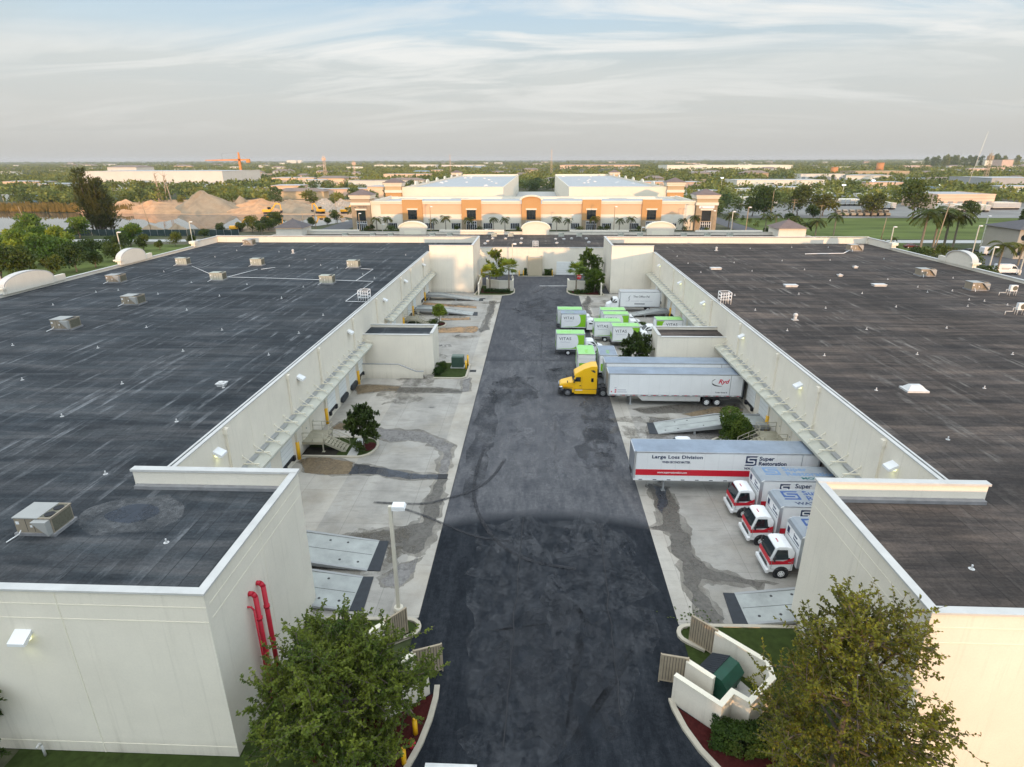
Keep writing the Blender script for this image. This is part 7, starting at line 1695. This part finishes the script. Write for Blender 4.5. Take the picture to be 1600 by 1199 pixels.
# tanks, masts, poles, crane
for k, (px, py, h, R_, lab) in enumerate(((1302, 275, 14, 6, 'shorter orange cylindrical tank at right'), (1373, 271, 20, 7, 'taller orange cylindrical tank at right'))):
    x, y = G(px, py); mb = MB(); mb.cyl((0, 0, 0), (0, 0, h), R_, n=20); mb.cyl((0, 0, h), (0, 0, h + .6), R_ * 1.04, n=20); tag(mb.build('storage_tank', M['tank'], None, (x, y, 0)), lab, 'tank')
def lattice(name, lab, x, y, h, w, mat, cat, w1=None, plates=0):
    mb = MB(); w1 = w1 or w * .4; n = 10
    f = lambda z: w + (w1 - w) * z / h
    for a, b_ in ((1, 1), (1, -1), (-1, -1), (-1, 1)): mb.cyl((a * w, b_ * w, 0), (a * w1, b_ * w1, h), w * .12, n=4)
    for k in range(n):
        z0 = h * k / n; z1 = h * (k + 1) / n; p = f(z0); q = f(z1)
        for a, b_ in (((-p, -p, z0), (q, -q, z1)), ((p, -p, z0), (-q, -q, z1)), ((-p, p, z0), (q, q, z1)), ((p, -p, z0), (q, q, z1)), ((-p, p, z0), (-q, -q, z1))): mb.cyl(a, b_, w * .07, n=3)
    for k in range(plates):
        a = k * 2 * PI / plates; mb.box(math.cos(a) * 2.2 - .5, math.sin(a) * 2.2 - .5, h - 6, math.cos(a) * 2.2 + .5, math.sin(a) * 2.2 + .5, h - 2.5)
    mb.cyl((0, 0, h), (0, 0, h + h * .08), w * .08, n=4)
    return tag(mb.build(name, M[mat], None, (x, y, 0)), lab, cat)
lattice('cell_tower', 'pale cell tower with antenna ring left of centre on the horizon', -298, 880, 34, 1.6, 'pinkw', 'tower', 1.2, 9); lattice('cell_tower', 'thinner pale cell tower right of the antenna ringed one', -262, 900, 28, 1.0, 'pinkw', 'tower', .8, 5)
lattice('radio_mast', 'tall red and white lattice mast above the right big shed', 24, 1100, 44, 1.6, 'pinkw', 'mast', .5); lattice('radio_mast', 'thin mast on the horizon left of centre', -165, 1200, 38, 1.2, 'pinkw', 'mast', .4)
lattice('cell_tower', 'lattice tower with antenna plates at the far right', 440, 640, 33, 1.5, 'tanw', 'tower', 1.0, 8)
def pole(lab, x, y, h, lean=0, r=.16, cross=0, mat='wpole', name='utility_pole', cat='utility pole'):
    mb = MB(); mb.cyl((0, 0, 0), (lean, 0, h), r, r * .6, n=7)
    for k in range(cross): mb.box(lean - 1.3, -.08, h - .5 - k * 1.2, lean + 1.3, .08, h - .35 - k * 1.2)
    return tag(mb.build(name, M[mat], None, (x, y, 0)), lab, cat)
x, y = G(1508, 300); pole('very tall thin mast leaning right against the sky at the right', x, y, 50, 7, .3, 0, 'pole', 'leaning_mast', 'mast')
for px, py, h, l, c, lab in ((42, 355, 9, -1.5, 0, 'leaning utility pole at the left of the lake'), (238, 364, 12, -2.0, 0, 'leaning utility pole in front of the pointed sand pile'), (1455, 405, 16, 1.5, 1, 'timber utility pole among the tall palms'), (1203, 345, 14, 0, 0, 'tall timber pole right of the orange row'), (1237, 345, 10, 0, 2, 'utility pole with crossarms behind the verge palms'), (1190, 333, 8, 0, 0, 'short timber pole behind the verge'), (1167, 325, 12, .8, 0, 'timber pole left of the tall one, right of the orange row'), (1375, 380, 9, .5, 0, 'pole with sign on the road edge before the field'), (14, 273, 16, -1.5, 0, 'pale pole at the far left beyond trees'), (80, 270, 16, -1.2, 0, 'pale pole at left beyond the lake trees'), (455, 275, 17, 0, 0, 'pale pole in the trees left of the tan building'), (571, 276, 10, 0, 0, 'pale pole left of the big sheds'), (650, 276, 12, 0, 0, 'pale pole behind the left big shed'), (1280, 348, 8, 0, 1, 'utility pole with crossarm left of the tan truck row'), (475, 360, 8, 0, 0, 'pale pole by the road left of the office row'), (494, 358, 9, 0, 0, 'pale pole with sign left of the office row'), (527, 346, 10, 0, 0, 'pale pole near the left corner tower')):
    x, y = G(px, py); pole(lab, x, y, h, l, .18, c)
def yard_light(lab, px, py, h):
    x, y = G(px, py); r = thing('yard_light', lab, 'floodlight', (x, y, 0)); mb = MB(); mb.cyl((0, 0, 0), (0, 0, h), .2, .12, n=6); mb.build('pole', M['pole'], r)
    mb = MB(); mb.box(-1.1, -.3, h, 1.1, .3, h + .5); mb.build('lamp_head', M['lampw'], r)
yard_light('lit floodlight pole left of the tan truck row', 1314, 316, 11); yard_light('lit floodlight pole behind the round tree, right', 1360, 308, 12); yard_light('lit floodlight pole right of the corner tower', 1126, 300, 12); yard_light('lit floodlight pole right of the large round tree', 1465, 306, 8); yard_light('bright floodlight by the grey warehouse at the right edge', 1570, 304, 6)
# tower crane
cr = thing('tower_crane', 'orange tower crane behind the huge white warehouse', 'crane', (-380, 800, 0)); 
mb = MB(); mb.box(-1.2, -1.2, 0, 1.2, 1.2, 27.5); mb.build('mast', M['crane'], cr)
mb = MB(); mb.prism([(-44, 28.2), (0, 28), (0, 30), (-44, 29)], -.8, .8, 'y'); mb.prism([(0, 28), (11, 28.6), (11, 29.8), (0, 30)], -.8, .8, 'y'); mb.prism([(-1.3, 27.5), (1.3, 27.5), (.8, 38), (-.6, 38)], -.8, .8, 'y'); mb.build('jib', M['crane'], cr)
mb = MB(); mb.box(9, -1.4, 25.8, 13.5, 1.4, 30); mb.build('counterweight', M['crane'], cr)
mb = MB(); mb.cyl((0, 0, 37.8), (11, 0, 29.8), .15, n=4); mb.cyl((0, 0, 37.8), (-22, 0, 36.5), .1, n=4); mb.cyl((-22, 0, 36.5), (-22, 0, 29), .2, n=4); mb.build('stay_cable', M['grey'], cr)
# overhead wires at the right
mb = MB()
for z in (10.5, 9.0): mb.tube([(100, 300, z), (180, 303, z - .5), (260, 306, z), (400, 310, z)], .05, 4)
tag(mb.build('power_line', M['dark']), 'power lines strung along the far edge of the field', 'power line')

# ------------------------------------------------------------------ trees of the middle distance, one by one, and the far wood as one mass
MT = []
for k in range(5):
    MT.append(clump_crown(500 + k, (5, 6.5, 4.2, 7, 5.5)[k], (7.5, 9, 10, 8, 11)[k], .2, 420, 1.35, 9, .8, .25).mesh('tree', [M['fleaf']]))
zones = [(-560, 385, -270, 900, 70, 'tree in the woods beyond the reed bed on the left'), (-330, 395, -85, 720, 72, 'tree between the sand piles and the distant roofs'), (88, 395, 720, 900, 70, 'tree scattered among the yards and roofs on the right'), (-16, 430, 16, 640, 8, 'tree at the back of the court between the big sheds'), (92, 300, 140, 400, 8, 'tree behind the verge right of the orange row')]
for x0, y0, x1, y1, n, lab in zones:
    c = 0; t = 0
    while c < n and t < 3000:
        t += 1; u = rt.random(); y = y0 + (y1 - y0) * u ** 1.3; x = rt.uniform(x0, x1)
        if abs(x) > y * .98: continue
        if any(a < x < c_ and b_ < y < d for a, b_, c_, d in foot): continue
        if 92 < x < 520 and 225 < y < 325: continue
        c += 1; s = rt.uniform(.65, 1.15)
        tag(inst(MT[rt.randrange(5)], 'broadleaf_tree', None, (x, y, 0), rt.uniform(0, 6), (s * rt.uniform(.9, 1.3), s, s * rt.uniform(.8, 1.05))), lab, 'tree', lab.replace('tree', 'trees', 1))
for k in range(30):
    px = 1395 + k * 3.7 + rt.uniform(-2, 2); x, y = (px - 840) * 2100 / 935, 2100 + rt.uniform(-90, 90)
    tag(inst(MT[(2, 4)[k % 2]], 'pine_tree', None, (x * 1.0, y, 0), rt.uniform(0, 6), (2.0, 2.0, rt.uniform(2.9, 4.0))), 'tall dark pine in the row on the right horizon', 'tree', 'pines on the right horizon')
def far_mass(name, lab, n, y0, y1, cards, size, hmin, hmax, seed):
    r = random.Random(seed); mb = MB(); c = 0; t = 0
    while c < n and t < n * 6:
        t += 1; y = y0 * (y1 / y0) ** (r.random() ** .9); x = r.uniform(-1.0, 1.0) * y
        if mnoise.noise(Vector((x * .004, y * .0022, seed))) < -.32: continue
        if y < 2500 and any(a < x < c_ and b_ < y < d for a, b_, c_, d in foot): continue
        c += 1; k = .72 + min(1, (y - y0) / 500) * .28 + (y - y0) / (y1 - y0) * 1.6; R_ = r.uniform(4, 8) * k; H_ = r.uniform(hmin, hmax)
        for _ in range(cards):
            d = rnd_dir(r); d.z = abs(d.z); p = Vector((x + d.x * R_, y + d.y * R_, H_ * (.35 + .6 * d.z * r.uniform(.7, 1))))
            leaf_card(mb, p, (rnd_dir(r) + d * .4).normalized(), d, size * k * r.uniform(.7, 1.3), size * k * .42)
    return tag(mb.build(name, M['fleaf']), lab, 'woods', kind='stuff')
far_mass('woods', 'continuous green tree cover reaching to the horizon', 9000, 395, 5600, 26, 3.0, 6, 10.5, 3)
far_mass('woods', 'dark tree line along the horizon', 1500, 4200, 9000, 16, 7.0, 9, 15, 4)
# ------------------------------------------------------------------ unseen block added behind the viewpoint to shade the near left
bb = thing('shadow_block', 'unseen cream block added behind the viewpoint to shade the near left', 'building', (-20, -60, 0))
mb = MB(); mb.box(-36, 0, 0, 46.6, 15, 16); mb.build('wall', M['wall'], bb)
mb = MB(); mb.box(-36.3, -.3, 16, 46.9, 15.3, 16.4); mb.build('roof', M['greyroof'], bb)
for z in (2.5, 6, 9.5, 13):
    for k in range(11): w_ = MB(); w_.box(-34 + k * 6.2, 15, z, -30.5 + k * 6.2, 15.05, z + 1.8); w_.build('window', M['glass'], bb)
mid_tree('unseen slim tree added below the viewpoint, right, to block the sun', 20.0, 4.6, 4, .55, 'leaf2').scale = (.46, .46, 1.15); mid_tree('tree standing off to the right of the right block', 30.5, 6.5, 1, 1.0, 'leaf2')  # the slim tree is added to keep a sun patch off the long trailer
# ------------------------------------------------------------------ light
SUN_EL, SUN_AZ = 2.6, 14.0
sd = Vector((math.sin(rad(SUN_AZ)) * math.cos(rad(SUN_EL)), -math.cos(rad(SUN_AZ)) * math.cos(rad(SUN_EL)), math.sin(rad(SUN_EL))))
sl = bpy.data.lights.new('sun', 'SUN'); sl.energy = 3.2; sl.angle = rad(.6); sl.color = (1, .60, .32)
so = bpy.data.objects.new('sun', sl); COL.objects.link(so); so.rotation_euler = (-sd).to_track_quat('-Z', 'Y').to_euler(); so.location = (40, -120, 60)
w = bpy.data.worlds.new('World'); SC.world = w; w.use_nodes = True; nt = w.node_tree
bg = nt.nodes['Background']
sky = nt.nodes.new('ShaderNodeTexSky'); sky.sky_type = 'NISHITA'; sky.sun_disc = False; sky.sun_elevation = rad(SUN_EL); sky.sun_rotation = rad(180 - SUN_AZ)
sky.altitude = 30; sky.air_density = 1.0; sky.dust_density = 2.0; sky.ozone_density = 1.2
tc = nd(nt, 'ShaderNodeTexCoord'); dv = tc.outputs['Generated']
sp = nd(nt, 'ShaderNodeSeparateXYZ'); lk(nt, dv, sp.inputs[0])
zc = mth(nt, 'MAXIMUM', sp.outputs[2], 0.0)
# thin cloud deck: colour by elevation, with the dawn side behind the viewer far brighter
K = 10.0     # the Background strength is 0.1, so sky colours here are given times ten
def kk(c): return tuple(x * K for x in c)
veil = ramp(nt, zc, [(0, (.60, .595, .565)), (.05, (.68, .685, .66)), (.13, (.73, .77, .765)), (.17, (.63, .77, .86)), (.26, (.45, .67, .90)), (1, (.84, .90, .97))]).outputs['Color']
den = mth(nt, 'ADD', zc, .12)
cv = nd(nt, 'ShaderNodeCombineXYZ'); lk(nt, mth(nt, 'DIVIDE', sp.outputs[0], den), cv.inputs[0]); lk(nt, mth(nt, 'DIVIDE', sp.outputs[1], den), cv.inputs[1])
mp = nd(nt, 'ShaderNodeMapping'); mp.inputs['Scale'].default_value = (.5, .95, 1); mp.inputs['Rotation'].default_value = (0, 0, rad(10)); mp.inputs['Location'].default_value = (3.3, .6, 0); lk(nt, cv.outputs[0], mp.inputs['Vector'])
c1 = noi(nt, mp.outputs['Vector'], 1.1, 8, .58, dist=.6); c2 = noi(nt, mp.outputs['Vector'], 1.5, 9, .6, (.75, 1, 1), 1.1); c3 = noi(nt, mp.outputs['Vector'], .55, 4, .5)
m1 = ramp(nt, c1, [(.44, (0, 0, 0)), (.66, (1, 1, 1))]).outputs['Color']
m2 = ramp(nt, c2, [(.45, (0, 0, 0)), (.53, (.55, .55, .55)), (.62, (1, 1, 1))]).outputs['Color']
m3 = ramp(nt, c3, [(.36, (.1, .1, .1)), (.54, (1, 1, 1))]).outputs['Color']
up = nd(nt, 'ShaderNodeMapRange'); up.inputs['From Min'].default_value = .02; up.inputs['From Max'].default_value = .16; lk(nt, zc, up.inputs['Value'])
skyc = mix(nt, mth(nt, 'MULTIPLY', mth(nt, 'MULTIPLY', m1, up.outputs[0]), .45), veil, (.58, .66, .69))
skyc = mix(nt, mth(nt, 'MULTIPLY', mth(nt, 'MULTIPLY', mth(nt, 'MULTIPLY', m2, m3), up.outputs[0]), .95), skyc, (.99, .99, .965))
back = nd(nt, 'ShaderNodeMapRange'); back.interpolation_type = 'SMOOTHSTEP'; back.inputs['From Min'].default_value = .15; back.inputs['From Max'].default_value = -1.0; back.inputs['To Min'].default_value = 1.0; back.inputs['To Max'].default_value = 1.6; lk(nt, sp.outputs[1], back.inputs['Value'])
zen = nd(nt, 'ShaderNodeMapRange'); zen.inputs['From Min'].default_value = .34; zen.inputs['From Max'].default_value = .8; zen.inputs['To Min'].default_value = 1.0; zen.inputs['To Max'].default_value = 2.1; lk(nt, sp.outputs[2], zen.inputs['Value'])
sc_ = mth(nt, 'MULTIPLY', mth(nt, 'MULTIPLY', back.outputs[0], zen.outputs[0]), K)
vm = nd(nt, 'ShaderNodeVectorMath', operation='SCALE'); lk(nt, skyc, vm.inputs[0]); lk(nt, sc_, vm.inputs['Scale'])
fin = mix(nt, .9, sky.outputs['Color'], vm.outputs[0])
lk(nt, fin, bg.inputs['Color']); bg.inputs['Strength'].default_value = .1
SC.view_settings.view_transform = 'Standard'; SC.view_settings.look = 'None'; SC.view_settings.exposure = 0; SC.view_settings.gamma = 1; SC.view_settings.use_curve_mapping = False
SC.cycles.max_bounces = 5; SC.cycles.diffuse_bounces = 3; SC.cycles.glossy_bounces = 3; SC.cycles.transmission_bounces = 3; SC.cycles.volume_bounces = 0; SC.cycles.caustics_reflective = False; SC.cycles.caustics_refractive = False; SC.cycles.use_denoising = True; SC.cycles.sample_clamp_indirect = 5
cam_setup()
# ------------------------------------------------------------------ the air
hz = MB(); hz.box(-7000, -150, -2, 7000, 9500, 62); ho = hz.build('haze', [])
hm = bpy.data.materials.new('haze_air'); hm.use_nodes = True; ht = hm.node_tree; ht.nodes.remove(ht.nodes['Principled BSDF'])
pv = ht.nodes.new('ShaderNodeVolumePrincipled'); pv.inputs['Color'].default_value = (.93, .96, 1, 1); pv.inputs['Density'].default_value = 6.0e-5; pv.inputs['Anisotropy'].default_value = .2
ht.links.new(pv.outputs[0], ht.nodes['Material Output'].inputs['Volume']); ho.data.materials.append(hm); tag(ho, 'thin morning haze over the plain', 'haze', kind='stuff')
